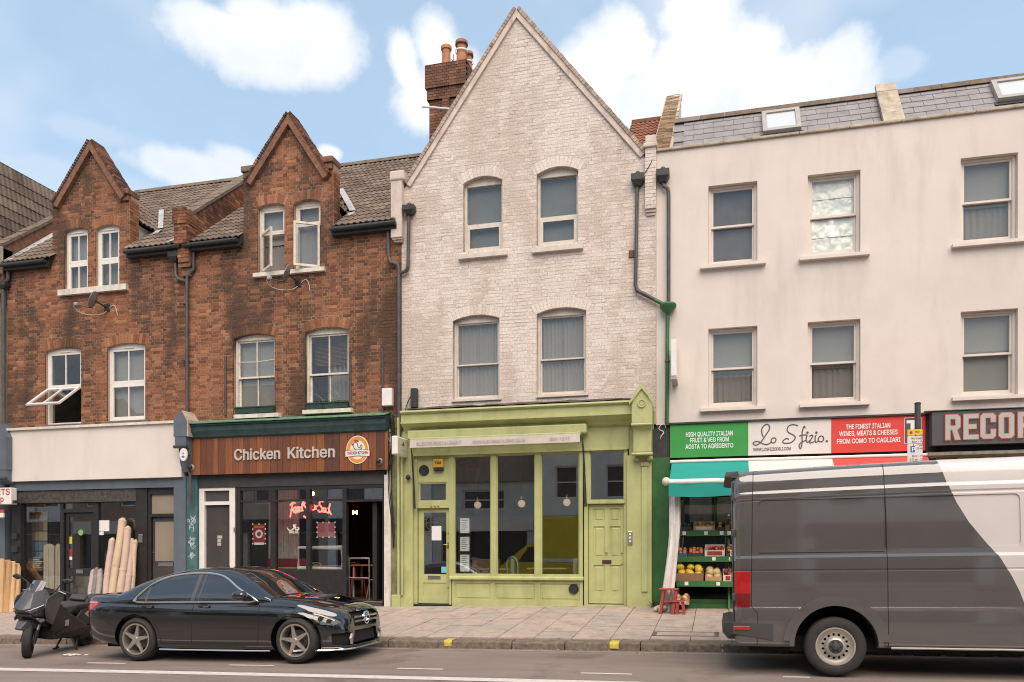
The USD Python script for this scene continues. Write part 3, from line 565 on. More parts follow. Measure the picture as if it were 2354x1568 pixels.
def brick_house(name, label, x0, x1, pier_px, dorm, wins, seed, group=None):
    """dorm: px of left edge, right edge, apex (px, py), foot of the coping left and right, pier tops left and right."""
    h = thing(name, label, 'terraced house')
    zb = 4.55; ez = EAVE - .07
    dl, dr = X_(dorm[0]), X_(dorm[1]); ax, az = X_(dorm[2][0]), Z_(*dorm[2]); lf = (X_(dorm[3][0]), Z_(*dorm[3])); rf = (X_(dorm[4][0]), Z_(*dorm[4]))
    pl, pr_ = Z_(*dorm[5]), Z_(*dorm[6])
    w = Wall([(x0, zb), (x1, zb), (x1, ez), (dr, ez), (dr, pr_ - .1), (rf[0], rf[1]), (ax, az - .16), (lf[0], lf[1]), (dl, pl - .1), (dl, ez), (x0, ez)])
    arch_b = []
    for wd in wins:
        a, b, c, d = rect(wd['px'][0], wd['px'][1], wd['py'][0], wd['py'][1]); wd['r'] = (a, b, c, d)
        w.cut(arch_poly(a, b, c, d, wd.get('rise', .07)))
        ring_, bs = arch_bricks(a, b, d + .005, wd.get('rise', .07), .22, 0, .009, seed + len(arch_b)); w.arches.append(ring_); arch_b += bs
    put(h, 'wall', G().poly(w.net(), 0, .3), MORT)
    bricks = lay_bricks(w, 0, .0045, seed=seed)
    rg2 = np.random.default_rng(seed + 5); z = EAVE + .1; r = 0
    while z < pr_ - .3:                       # the flank of the dormer's right pier
        for y0, y1 in (((-.005, .1), (.11, .3)) if r % 2 else ((-.005, .21), (.22, .3))): bricks.append(((dr, z), G().box(dr - .02, dr + .008 + rg2.uniform(0, .003), y0, y1, z, z + .065, (float(np.clip(rg2.normal(.6, .22), 0, 1)), rg2.random() * .4, 0))))
        z += .075; r += 1
    emit_bricks(h, bricks + arch_b, RED, hide=lambda x, z: False)
    for wd in wins:
        a, b, c, d = wd['r']; k = dict(wd.get('k', {})); wd['prim'] = window(h, a, b, c, d, wd.get('rise', .07), seed=seed, **k)
    # raking coping of the dormer gable: brick band with a sooty weathered top
    rake(h, (lf[0] - .13, lf[1] - .02), (ax, az - .03), (rf[0] + .13, rf[1] - .02), .15, -.11, .3, RUSTY, .06, DARKRED, seed=seed, bw=.07)
    for a, b, zt in ((dl - .02, dl + .28, pl), (dr - .3, dr + .02, pr_)):
        put(h, 'kneeler', G().add(rbox(a, b, -.10, .33, zt - .14, zt, .02, 1)).add(rbox(a + .03, b - .03, -.06, .32, zt - .28, zt - .141, .015, 1)), SOOTST if a < ax else RUSTY)
    # dormer roof behind the gable, with lead cheeks
    zr, ze = az - .85, Z_(dorm[7][0], dorm[7][1], .3); hw = dr - ax + .1; s = (zr - ze) / hw
    yr, ye = (zr - EAVE) / PITCH - .2, (ze - EAVE) / PITCH - .2
    for sg in (-1, 1):
        e = (ax + sg * hw, .3, ze); q = [(ax, .3, zr), e, (e[0], ye, ze), (ax, yr, zr)]
        put(h, 'dormer_roof', G().raw(q, [(0, 1, 2, 3)] if sg < 0 else [(0, 3, 2, 1)]), UNDER)
        put(h, 'lead_cheek', G().raw([(ax + sg * (hw - .12), .3, ze), (ax + sg * (hw - .12), .3, EAVE), (ax + sg * (hw - .12), ye + .1, ze)], [(0, 1, 2)]), LEAD)
    V = np.array([-hw, 0, zr - ze]); Ln = np.linalg.norm(V); V /= Ln
    tiles(h, (ax + hw, .3, ze + .02), (0, 1, 0), V, int(yr / .3) + 2, int(Ln / .3), .3, .3, lambda p: p[1] > .3 and p[1] < (p[2] - EAVE) / PITCH + .05, TILE, 'dormer_tile', 120, seed)
    fl = [np.array(p) for p in ((ax + hw + .1, ye + .0, ze + .05), (ax + .1, yr, zr + .05))]
    g = G()
    for p, q in zip(fl[:-1], fl[1:]): g.raw([p + (-.02, 0, .03), p + (.14, 0.0, .03), q + (.14, 0.0, .03), q + (-.02, 0, .03)], [(0, 1, 2, 3)]); 
    put(h, 'valley_flashing', g.raw([fl[0] + (-.04, -.05, -.04), (ax + hw + .05, .32, EAVE + .38), (ax + hw + .2, .3, EAVE + .36), fl[0] + (.15, -.05, -.02)], [(0, 1, 2, 3)]), LEAD)
    main_roof(h, x0, x1, seed, gaps=(dl, dr))
    def keep(p):
        if not (x0 + .02 < p[0] < x1 - .02 and p[1] < RIDGE_Y - .1): return False
        if dl - .02 < p[0] < dr + .05 and p[1] < .35: return False
        if abs(p[0] - ax) < hw - .05 and roof_z(p[1]) < zr - s * abs(p[0] - ax) - .02: return False
        return True
    tiles(h, (x0, -.2, EAVE - .01), (1, 0, 0), RV, int((x1 - x0) / .3), int((RIDGE_Y + .2) * math.hypot(1, PITCH) / .3), .3, .3, keep, TILE, seed=seed + 1)
    for a, b in ((x0 + .03, dl - .02), (dr + .03, x1 - .05)):
        put(h, 'gutter', G().tube([(a, -.24, EAVE - .09), (b, -.24, EAVE - .09)], .05, 10).box(a, b, -.17, -.02, EAVE - .2, EAVE - .06), IRON, smooth=40)
    for k in range(2):
        z = 4.7 + 2.15 * k; room(h, x0 + .05, x1 - .05, .32, 2.4, z, z + 2.1, DIM)
    return h, w
def raked_parapet(h, x0, x1, ya, yb, za, zb, m, capm, seed, name='party_parapet', brickm=None):
    """Party wall standing above the roof between (ya, za) and (yb, zb), with a coping."""
    p = Polygon([(ya, za - 1.2), (yb, zb - 1.2), (yb, zb), (ya, za)]); w = put(h, name, G().prof(p, x0, x1), m)
    d = np.array([yb - ya, zb - za]); L = np.linalg.norm(d); d /= L; n = np.array([-d[1], d[0]]); k = int(L / .3); rng = np.random.default_rng(seed)
    for i in range(k):
        a = np.array([ya, za]) + d * (i * L / k + .005); b = np.array([ya, za]) + d * ((i + 1) * L / k - .005); hh = .07 + rng.uniform(-.008, .008)
        put(w, 'coping_stone', G().prof(Polygon([a, b, b + n * hh, a + n * hh]), x0 - .045, x1 + .045), capm)
    if brickm is not None:
        hb = []; r = 0
        z = za - .9
        while z < zb - .09:
            y = max(ya, ya + (z + .08 - za) / (zb - za) * (yb - ya)) + .01; y += (r % 2) * .11; ylim = min(yb, ya + (z + 1.1 - za) / (zb - za) * (yb - ya))
            while y + .215 < ylim:
                t = (float(np.clip(rng.normal(.5, .25), 0, 1)), rng.random(), 0)
                for X, s in ((x1, 1),): hb.append(((X, z), G().box(X - .02, X + .006 + rng.uniform(0, .003), y, y + .215, z, z + .065, t)))
                y += .225
            z += .075; r += 1
        emit_bricks(h, hb, brickm, 0, 'parapet_brick')
xA0, xA1, xB1 = X_(18), X_(433), X_(923)
kA = dict(style='casement', bars=1, fm=WHITE, vent=True, sashw=.055, y=.1)
hA, wA = brick_house('brick_house', 'soot streaked red brick house with one pointed dormer above a blank cream shop fascia', xA0, xA1, None,
    (121, 299, (213.9, 322.4), (139, 470), (283, 452), (122, 453), (302, 435), (318, 517)),
    [dict(px=(148.5, 202), py=(524, 677), k=dict(kA, back='halfblind')), dict(px=(220, 274), py=(517, 670), k=dict(kA, back='net')),
     dict(px=(104, 186.6), py=(799, 975), k=dict(kA, back=None, skip=('low',))), dict(px=(246.6, 334), py=(789, 966), k=dict(kA, back='blind'))], 21)
kB = dict(fm=OLDWHITE, y=.12)
hB, wB = brick_house('brick_house', 'sooty red brick house with two open dormer casements above the wood clad chicken shop', xA1, xB1, None,
    (560, 767, (668, 261.5), (582, 418), (747, 405), (562, 386), (768, 361), (781, 488)),
    [dict(px=(592, 654), py=(468, 628), k=dict(kB, style='casement', split=.62, skip=('low',), back='halfblind')), dict(px=(675, 737), py=(459, 620), k=dict(kB, style='casement', split=.7, skip=('low',), back='curtains')),
     dict(px=(536.8, 631.8), py=(767, 954), rise=.09, k=dict(kB, bars=1, split=.5, back='blind')), dict(px=(701, 801.5), py=(752, 946), rise=.09, k=dict(kB, bars=1, split=.48, back=None))], 22)
# sills
def sill_px(h, px0, px1, py, hpx, m, y0=-.1, Y=0.0, thick=None):
    a, b = X_(px0, y0), X_(px1, y0); z = Z_((px0 + px1) / 2, py + hpx, y0); return sill(h, a, b, z, thick or hpx * dep((px0 + px1) / 2, y0) / F, m, y0)
sill_px(hA, 132, 289, 657, 15, OLDWHITE); sill_px(hA, 97, 191.5, 975, 9, SILLG); sill_px(hA, 240, 339, 966, 9, SILLG)
sill_px(hB, 581, 744, 618, 11, OLDWHITE); sill_px(hB, 537, 640, 949, 11, OLDWHITE, -.14); sill_px(hB, 694.7, 806, 938, 11, OLDWHITE, -.14)
# open lights: top-hung at the first floor of the left house, side-hung in the dormer of the right one
def open_sash(parent, x0, x1, z0, z1, y, w, bars, fm, pivot, axis, ang):
    T = trimesh.transformations; M = T.rotation_matrix(ang, axis, pivot); sash(parent, x0, x1, z0, z1, y, fm, GLASS, w, bars, M=M)
a, b, c, d = wA.holes[2].bounds[0], wA.holes[2].bounds[2], wA.holes[2].bounds[1], wA.holes[2].bounds[3]
zm = c + .05 + (d - .07 - .04 - c - .05) * .5
f7 = stage.GetPrimAtPath(str(hA.GetPath()) + '/window_002')
open_sash(f7, a + .05, b - .05, c + .06, zm - .03, .0, .055, 1, WHITE, (a, .02, zm - .03), (1, 0, 0), -math.radians(52))
fB = [stage.GetPrimAtPath(str(hB.GetPath()) + s) for s in ('/window', '/window_001')]
for f, wl, hinge, ang, sp in ((fB[0], wB.holes[0].bounds, 0, -math.radians(38), .62), (fB[1], wB.holes[1].bounds, 1, math.radians(30), .7)):
    a, c, b, d = wl; zm = c + .05 + (d - .11 - c - .05) * sp
    px_ = (a + .05) if hinge == 0 else (b - .05)
    open_sash(f, a + .05, b - .05, c + .05, zm - .0, .06, .05, 0, OLDWHITE, (px_, .06, 0), (0, 0, 1), ang)
a, c, b, d = wB.holes[3].bounds                     # slatted blind, plant and curtain behind the right sash window
wb = stage.GetPrimAtPath(str(hB.GetPath()) + '/window_003'); AMB = mat('amber_slat', (.3, .16, .075), .6, .2, 9)
for k in range(22):
    z = d - .14 - k * .031; put(wb, 'blind_slat', G().hexa([(a + .08, .34, z), (b - .07, .34, z), (b - .07, .365, z + .012), (a + .08, .365, z + .012)], [(a + .08, .34, z + .003), (b - .07, .34, z + .003), (b - .07, .365, z + .015), (a + .08, .365, z + .015)]), AMB)
put(wb, 'net_curtain', folds(a + .35, b - .12, c + .1, d - .1, .42, .03, 5, 3), NET, smooth=True)
LEAF = mat('leaf', (.07, .11, .035), .6, .35, 8)
g = G(); rng = np.random.default_rng(5)
for k in range(16):
    x = rng.uniform(a + .2, b - .15); p = [(x, .33, c + .08), (x + rng.uniform(-.1, .1), .32, c + .25), (x + rng.uniform(-.25, .25), .31, c + rng.uniform(.3, .55))]; g.tube(spline(p, 3), .006, 4)
put(wb, 'houseplant', g, mat('dry_stem', (.28, .22, .12), .8, .3, 9))
a, c, b, d = wB.holes[2].bounds; w2 = stage.GetPrimAtPath(str(hB.GetPath()) + '/window_002')
put(w2, 'yellow_board', G().box(a + .06, b - .02, .145, .165, c + .05, c + .2), mat('yellow_board', (.55, .33, .07), .6, .15, 4)); put(w2, 'cord', G().tube([(a + .05, .1, d - .62), (a + .5, .1, d - .645), (b - .04, .1, d - .61)], .009, 6), OLDWHITE)
# party parapets
raked_parapet(hA, xA0 - .30, xA0 - .02, -.12, 1.7, 9.42, 9.42 + 1.82 * PITCH, RUSTY, SOOTST, 1)
put(hA, 'parapet_foot', G().add(rbox(xA0 - .3, xA0 - .02, -.3, .2, 8.7, 9.4, .03, 1)), STONE)
xp = xA1
raked_parapet(hB, xp - .16, xp + .16, -.16, RIDGE_Y - .2, 9.6, 9.6 + (RIDGE_Y - .04) * PITCH, RUSTY, SOOTST, 2, brickm=RED)
fb_ = []; rg2 = np.random.default_rng(3)
for k in range(15):
    z = 8.62 + k * .075; hw_ = .19 if z > 9.36 else (.17 if z > 8.9 else .15); yy = -.34 if z > 9.36 else (-.3 if z > 8.9 else -.2)
    for q0, q1 in (((-1, .1), (.15, 1)) if k % 2 else ((-1, -.35), (-.3, .4), (.45, 1))): fb_.append(((xp, z), G().box(xp + q0 * hw_, xp + q1 * hw_, yy - .008, yy + .02, z, z + .065, (float(np.clip(rg2.normal(.5, .25), 0, 1)), rg2.random(), 0))))
    for y0 in ((yy, yy + .22) if k % 2 else (yy + .11,)): fb_.append(((xp, z), G().box(xp + hw_ - .02, xp + hw_ + .008, y0, min(y0 + .21, .1), z, z + .065, (float(np.clip(rg2.normal(.5, .25), 0, 1)), rg2.random(), 0))))
emit_bricks(hB, fb_, RED, 0, 'pier_brick')
put(hB, 'parapet_foot', G().add(rbox(xp - .19, xp + .19, -.34, .1, 9.36, 9.72, .03, 1)).add(rbox(xp - .17, xp + .17, -.3, .1, 8.9, 9.36, .02, 1)).add(rbox(xp - .15, xp + .15, -.2, .1, 8.5, 8.9, .02, 1)).add(rbox(xp - .13, xp + .13, -.1, .1, 8.2, 8.5, .02, 1)), RUSTY)
put(hA, 'lead_flashing', G().raw([(xA0, -.15, EAVE + .06), (xA0 + .22, -.15, EAVE + .05), (xA0 + .22, 1.7, roof_z(1.7) + .05), (xA0, 1.7, roof_z(1.7) + .1)], [(0, 1, 2, 3)]), LEAD)
put(hA, 'lead_flashing', G().raw([(xp - .5, -.18, EAVE + .05), (xp - .16, -.18, EAVE + .1), (xp - .16, .5, roof_z(.5) + .12), (xp - .3, .5, roof_z(.5) + .05)], [(0, 1, 2, 3)]), LEAD)
# roof vents
for px, py in ((515, 440), (935, 389)):
    Y = 2.2 if px < 600 else 1.9; X = X_(px, Y); z = roof_z(Y)
    put(hB, 'roof_vent', G().hexa([(X - .13, Y - .15, z - .1), (X + .13, Y - .15, z - .1), (X + .13, Y + .3, z + .25), (X - .13, Y + .3, z + .25)], [(X - .11, Y - .13, z + .1), (X + .11, Y - .13, z + .1), (X + .11, Y + .3, z + .3), (X - .11, Y + .3, z + .3)]), LEAD)
# rainwater pipes
def hopper(h, px, py0, py1, m=IRON, w=.13):
    x, z0, z1 = X_(px, -.1), Z_(px, py1, -.1), Z_(px, py0, -.1)
    return put(h, 'hopper', G().hexa([(x - w * .5, -.15, z0), (x + w * .5, -.15, z0), (x + w * .5, -.03, z0), (x - w * .5, -.03, z0)], [(x - w, -.2, z0 + (z1 - z0) * .45), (x + w, -.2, z0 + (z1 - z0) * .45), (x + w, -.02, z0 + (z1 - z0) * .45), (x - w, -.02, z0 + (z1 - z0) * .45)]).box(x - w, x + w, -.2, -.02, z0 + (z1 - z0) * .452, z1).ball((x, -.1, z1 + .03), .05, 1), m)
def pp(pts, Y=-.08): return [(X_(px, Y), Y, Z_(px, py, Y)) for px, py in pts]
hopper(hA, 402, 580, 602); pipe(hA, pp([(403, 600), (404, 632), (409, 641), (427, 647)])); pipe(hA, pp([(445, 569), (445, 618), (432, 634), (430, 640), (430, 950)])); 
for py in (700, 830): put(hA, 'pipe_clip', G().add(rbox(X_(430) - .06, X_(430) + .06, -.11, -.01, Z_(430, py) - .02, Z_(430, py) + .02, .008, 1)), PVC)
pipe(hA, pp([(17, 616), (19, 640), (12, 652), (8, 660), (8, 985)]), .045); hopper(hA, 9, 650, 664)
pipe(hB, pp([(892, 521), (893, 590), (898, 603), (912, 608)])); pipe(hB, pp([(913, 605), (917, 617), (917, 960)]), .04)
for px in (518, 805, 880):
    y0, y1 = (820, 955) if px < 600 else ((808, 935) if px < 850 else (812, 948)); pipe(hB, [(X_(px, -.03), -.03, Z_(px, y0)), (X_(px, -.03), -.03, Z_(px, y1))], .028, PVC, 'conduit')
put(hB, 'meter_box', G().add(rbox(X_(883), X_(906), -.14, -.01, Z_(894, 935), Z_(894, 895), .015, 1)), PLAST)
# planters resting on the sills
for p0, p1, t0, t1, lb in ((538.7, 629, 935, 952, 'dark green trough planter on the sill of the window with the yellow board'), (704, 799, 925, 941, 'dark green trough planter on the sill of the window with the slatted blind')):
    a, b = X_(p0, -.12), X_(p1, -.12); z0 = Z_((p0 + p1) / 2, t1, -.12) + .02; z1 = Z_((p0 + p1) / 2, t0, -.12)
    t = thing('planter', lb, 'planter'); g = G().hexa([(a + .03, -.13, z0), (b - .03, -.13, z0), (b - .03, .03, z0), (a + .03, .03, z0)], [(a, -.15, z1), (b, -.15, z1), (b, .06, z1), (a, .06, z1)]); put(t, 'trough', g, mat('planter_green' + str(int(p0)), (.028, .062, .045), .6, .3, 7))
    put(t, 'rim', ring(sbox(a - .01, z1 - .02, b + .01, z1 + .004), [sbox(a + .4, z1 - .001, a + .41, z1 + .003)], -.165, -.151), TEAL); put(t, 'soil', G().box(a + .02, b - .02, -.13, .04, z1 - .01, z1 + .012), UNDER)
# satellite dishes
def dish(px, py, label):
    x, z = X_(px, -.3), Z_(px, py, -.3); t = thing('satellite_dish', label, 'satellite dish')
    prof = [(r, .1 * (r / .3) ** 2) for r in np.linspace(.002, .21, 8)] + [(r, .1 * (r / .3) ** 2 - .012) for r in np.linspace(.21, .002, 8)]
    g = G().lathe(prof, n=28); g.xf(Mx((x, -.36, z), rz=math.radians(-68)) @ Mx(rx=math.radians(68))); put(t, 'reflector', g, mat('dish_grey_%d' % px, (.2, .185, .175), .5, .2, 6), smooth=40)
    put(t, 'mount', G().tube([(x + .05, -.01, z - .08), (x + .05, -.2, z - .06), (x + .02, -.34, z - .02)], .02, 8).add(rbox(x - .02, x + .13, -.035, -.009, z - .18, z + .02, .008, 1)), IRON)
    put(t, 'arm', G().tube([(x - .02, -.4, z - .2), (x - .36, -.55, z - .14)], .012, 6), IRON); put(t, 'receiver', G().add(rbox(x - .41, x - .32, -.59, -.5, z - .16, z - .08, .02, 1)).lathe([(.001, 0), (.03, 0), (.035, .05), (.001, .05)], (x - .4, -.5, z - .12), 'y', 12), GREYP, smooth=40)
    put(t, 'cable', G().tube(spline([(x - .44, -.55, z - .16), (x - .38, -.4, z - .28), (x - .15, -.2, z - .3), (x + .02, -.04, z - .2), (x + .2, -.02, z - .05), (x + .36, -.02, z - .3)], 5), .008, 5), OLDWHITE)
dish(222, 692, 'grey satellite dish below the white casements of the left brick house'); dish(666, 632, 'grey satellite dish under the two open casements over the chicken shop')
# ---------------------------------------------------------------- the white painted gabled house
hW = thing('gabled_house', 'tall white painted brick house with a big pointed gable above the green shopfront', 'terraced house')
xW0, xW1 = X_(923) + .004, X_(1508)
lW, aW, rW = (X_(931), Z_(931, 432)), (X_(1188), Z_(1188, 20)), (X_(1482), Z_(1482, 362))
zbW = 4.5
wW = Wall([(xW0, zbW), (xW1, zbW), (xW1, Z_(1495, 330)), (X_(1484), Z_(1484, 330)), (rW[0], rW[1]), (aW[0], aW[1]), (lW[0], lW[1]), (xW0, lW[1] - .1)])
winW = [dict(px=(1065, 1155), py=(405, 576), rise=.12, k=dict(split=.4, style='casement', skip=('up',), back='teal', fw=.05, sashw=.06)), dict(px=(1234, 1329), py=(383, 561), rise=.12, k=dict(split=.4, style='casement', skip=('up',), back='teal', fw=.05, sashw=.06)),
        dict(px=(1041, 1148), py=(724, 917), rise=.1, k=dict(split=.45, back='curtains', fw=.05, sashw=.035)), dict(px=(1234, 1347.6), py=(707, 907), rise=.1, k=dict(split=.45, back='curtains', fw=.05, sashw=.035))]
abW = []
for i, wd in enumerate(winW):
    a, b, c, d = rect(*wd['px'], *wd['py']); wd['r'] = (a, b, c, d); wW.cut(arch_poly(a, b, c, d, wd['rise'])); rg, bs = arch_bricks(a, b, d + .006, wd['rise'], .22, 0, .0022, 60 + i, gap=.0025); wW.arches.append(rg); abW += bs
put(hW, 'wall', G().poly(wW.net(), 0, .3), WMORT)
emit_bricks(hW, lay_bricks(wW, 0, .0022, j=.005, hgt=.07, L=.22, seed=31, jit=.0016, chip=.95) + abW, WBRICK)
for i, wd in enumerate(winW):
    a, b, c, d = wd['r']; f = window(hW, a, b, c, d, wd['rise'], y=.13, fm=SASHW, seed=40 + i, **wd['k'])
    if i < 2:
        zt = d - wd['rise']; zm = c + .05 + (zt - .04 - c - .05) * .4; put(f, 'pane', G().box(a + .051, b - .051, .155, .16, zm + .021, zt - .041), GLASS)
for px0, px1, py, hh in ((1053, 1165, 578, 12), (1222.6, 1339.5, 563, 12)): sill_px(hW, px0, px1, py, hh, SASHW)
for px0, px1, py in ((1038, 1152, 914), (1232, 1352, 904)): sill_px(hW, px0, px1, py, 7, SASHW, -.05)
# gable coping
rake(hW, (X_(936), Z_(936, 425)), (X_(1188), Z_(1188, 23)), (X_(1482), Z_(1482, 355)), .11, -.05, .3, mat('gable_band', (.6, .49, .41), .8, .15, 5, .004, 50, streak=.5, stc=(.2, .14, .1), stscale=3), .075,
     brickmat('gable_coping_brick', (.34, .25, .19), (.46, .36, .29), (.56, .45, .37), (.2, .14, .1), .6), seed=5, bw=.078)
x0, x1 = X_(905), X_(929.5)          # white kneeler block at the left, corbelled pier at the right
zt, zb = Z_(917, 395, -.1), Z_(917, 555, -.1)
PAINTED = mat('painted_pier', (.6, .5, .43), .8, .1, 6, .004, 50, streak=.4, stc=(.28, .21, .16), stscale=3)
put(hW, 'kneeler', G().box(x0, x1, -.16, .4, zb + .08, zt - .22).box(x0 + .02, x1 - .01, -.13, .3, zb + .04, zb + .078).box(x0 + .04, x1 - .02, -.09, .3, zb, zb + .038).add(rbox(x0 - .03, x1 + .06, -.19, .4, zt - .218, zt, .04, 1)), PAINTED)
x0, x1 = X_(1484), X_(1509); z1, z0 = Z_(1496, 322, -.1), Z_(1496, 492, -.1)
pw = Wall([(x0, z0 + .12), (x1, z0 + .12), (x1, z1), (x0, z1)])
put(hW, 'pier', G().box(x0, x1, -.1, .3, z0 + .121, z1 - .15).box(x0 + .01, x1 - .01, -.07, .02, z0 + .06, z0 + .12).box(x0 + .02, x1 - .02, -.04, .02, z0, z0 + .059).add(rbox(x0 - .04, x1 + .03, -.15, .3, z1 - .15, z1 - .06, .02, 1)).add(rbox(x0, x1, -.12, .3, z1 - .059, z1 + .1, .02, 1)), PAINTED)
emit_bricks(hW, lay_bricks(pw, -.1, .006, seed=33), WBRICK, 0, 'pier_brick')
# roofs behind the gable: the gable's own, and a slice of red pantiles at the right
zrg = aW[1] - .5
for a, s in ((lW, 1), (rW, -1)):
    sl = (aW[1] - a[1]) / (aW[0] - a[0])
    g = G().hexa([(a[0], .3, a[1] - .75), (aW[0], .3, zrg - .25), (aW[0], 9, zrg - .25), (a[0], 9, a[1] - .75)], [(a[0], .3, a[1] - .5), (aW[0], .3, zrg), (aW[0], 9, zrg), (a[0], 9, a[1] - .5)]); put(hW, 'gable_roof', g, UNDER)
put(hW, 'rear_wall', G().box(xW0, xW1, 9.0, 9.3, 0, 10), DARKRED)
zr = Z_(1475, 279, RIDGE_Y); e2 = zr - PITCH * (RIDGE_Y - .3)
put(hW, 'side_roof', G().hexa([(X_(1400), .3, e2 - .25), (xW1 - .05, .3, e2 - .25), (xW1 - .05, RIDGE_Y, zr - .25), (X_(1400), RIDGE_Y, zr - .25)], [(X_(1400), .3, e2 - .03), (xW1 - .05, .3, e2 - .03), (xW1 - .05, RIDGE_Y, zr - .03), (X_(1400), RIDGE_Y, zr - .03)]), UNDER)
RT = brickmat('red_pantile', (.16, .065, .035), (.27, .115, .06), (.36, .17, .1), (.11, .07, .05), .6)
tiles(hW, (X_(1400), .3, e2), (1, 0, 0), RV, 14, int((RIDGE_Y - .3) * math.hypot(1, PITCH) / .3), .24, .3, lambda p: p[1] > 1.2 and X_(1400) < p[0] < xW1 - .03, RT, seed=9)
for k in range(3): a = X_(1400) + .36 * k; put(hW, 'ridge_tile', G().prof(Polygon([(RIDGE_Y - .15, zr - .1), (RIDGE_Y - .08, zr + .03), (RIDGE_Y, zr + .06), (RIDGE_Y + .08, zr + .03), (RIDGE_Y + .15, zr - .1)]), a, a + .353), RT, tone=False)
# chimney stack on the party wall, four pots
ck, Yc = X_(985, 3.6), 3.6
xc0, xc1 = X_(987, Yc), X_(1066, Yc); zc0, zc1 = 10.4, Z_(1025, 150, Yc); yc1 = Yc + .75
ch = put(hW, 'chimney', G().box(xc0, xc1, Yc, yc1, zc0, zc1 - .02).box(xc0 + .1, xc1 - .1, Yc + .1, yc1 - .1, zc1 - .019, zc1 + .06), DARKRED)
wc = Wall([(xc0, zc0), (xc1, zc0), (xc1, zc1 - .9), (xc0, zc1 - .9)]); cb = lay_bricks(wc, Yc, .01, seed=71, jit=.004)
o1 = Wall([(xc0 - .05, zc1 - .9), (xc1 + .05, zc1 - .9), (xc1 + .05, zc1 - .6), (xc0 - .05, zc1 - .6)]); cb += lay_bricks(o1, Yc - .05, .008, seed=72, depth=.06); put(ch, 'oversail', G().box(xc0 - .05, xc1 + .05, Yc - .05, yc1 + .05, zc1 - .9, zc1 - .6).box(xc0 - .09, xc1 + .09, Yc - .09, yc1 + .09, zc1 - .599, zc1 + .02), DARKRED)
o2 = Wall([(xc0 - .09, zc1 - .6), (xc1 + .09, zc1 - .6), (xc1 + .09, zc1 + .02), (xc0 - .09, zc1 + .02)]); cb += lay_bricks(o2, Yc - .09, .01, seed=73, depth=.06)
strip_ = Wall([((xc0 + xc1) / 2 - .1, zc0), ((xc0 + xc1) / 2 + .1, zc0), ((xc0 + xc1) / 2 + .1, zc1 - .9), ((xc0 + xc1) / 2 - .1, zc1 - .9)]); cb += lay_bricks(strip_, Yc - .05, .012, seed=74, depth=.06)
side = []; rng = np.random.default_rng(4); z = zc0; r = 0
while z < zc1:
    off = 0 if z < zc1 - .9 else (.05 if z < zc1 - .6 else .09); y = Yc - off + (r % 2) * .11
    while y + .215 < yc1 + off + .02:
        side.append(((xc1, z), G().box(xc1 + off - .02, xc1 + off + .01 + rng.uniform(-.003, .003), y, min(y + .215, yc1 + off), z, z + .065, (float(np.clip(rng.normal(.4, .25), 0, 1)), rng.random(), 0)))); y += .225
    z += .075; r += 1
CHB = brickmat('chimney_brick', (.12, .05, .03), (.33, .135, .075), (.48, .24, .14), (.07, .05, .04), .6)
emit_bricks(ch, cb + side, CHB, 120)
TERRA = mat('terracotta', (.48, .2, .1), .8, .2, 6, .003, 60, streak=.3, stc=(.15, .08, .05), stscale=4)
for px, Y, pt, pb, R, banded in ((1026, Yc + .15, 107, 156, .13, 0), (1061, Yc + .2, 95, 152, .15, 1), (1076, Yc + .58, 121, 165, .13, 1), (1092, Yc + 1.9, 165, 190, .13, 1)):
    x, z0, z1 = X_(px, Y), Z_(px, pb, Y) - .1, Z_(px, pt, Y); pr = [(R * 1.0, z0), (R * .92, z0 + .1), (R * .86, z1 - .22), (R * .9, z1 - .12), (R * 1.1, z1 - .1), (R * 1.12, z1 - .02), (R * 1.0, z1), (R * .75, z1), (R * .7, z1 - .3)]
    cp = put(ch, 'chimney_pot', G().lathe(pr, (x, Y, 0), n=18), TERRA, smooth=40)
    if banded:
        for q in (.08, .26): put(cp, 'band', G().lathe([(R * 1.13, z1 - q - .04), (R * 1.16, z1 - q - .02), (R * 1.13, z1 - q)], (x, Y, 0), n=18), PLAST if q > .2 else IRON)
put(hW, 'party_wall', G().box(xc0 - .05, xW0 + .25, .3, 9, 4, 8.8), DARKRED)
put(hW, 'aerial_arm', G().tube([(X_(970, 3.2), 3.2, Z_(970, 245, 3.2)), (X_(1040, 3.2), 3.2, Z_(1040, 251, 3.2))], .028, 8), PLAST)
aer = put(hW, 'aerial', G().tube([(X_(1042, 4.3), 4.3, Z_(1042, 165, 4.3)), (X_(1042, 4.3), 4.3, Z_(1042, 125, 4.3))], .012, 6).tube([(X_(1037, 4.3), 4.3, Z_(1037, 137, 4.3)), (X_(1050, 4.3), 4.3, Z_(1050, 146, 4.3))], .009, 5), IRON)
# pipes
hopper(hW, 941, 474, 494); pipe(hW, pp([(940, 494), (938, 610), (935, 622), (921, 628)]))
hopper(hW, 1466, 402, 428); pipe(hW, pp([(1465, 426), (1461, 655), (1465, 668), (1507, 690)])); pipe(hW, pp([(1505, 689), (1524, 699)]), .04, PGREEN)
put(hW, 'iron_plate', G().add(rbox(X_(1446), X_(1463), -.03, -.004, Z_(1455, 592), Z_(1455, 576), .005, 1)), mat('rust', (.14, .055, .035), .8, .3, 9))
for z in (4.6, 6.9): room(hW, xW0 + .05, xW1 - .05, .31, 2.6, z, z + 2.2, DIM)
put(hW, 'vent_cowl', G().add(rbox(X_(949), X_(963), -.16, -.02, Z_(956, 940), Z_(956, 895), .02, 1)), IRON)
put(hW, 'cable', G().tube(spline([(X_(1506), -.03, Z_(1506, 350)), (X_(1495), -.12, Z_(1495, 385)), (X_(1480), -.12, Z_(1480, 408))], 4), .008, 5), IRON)

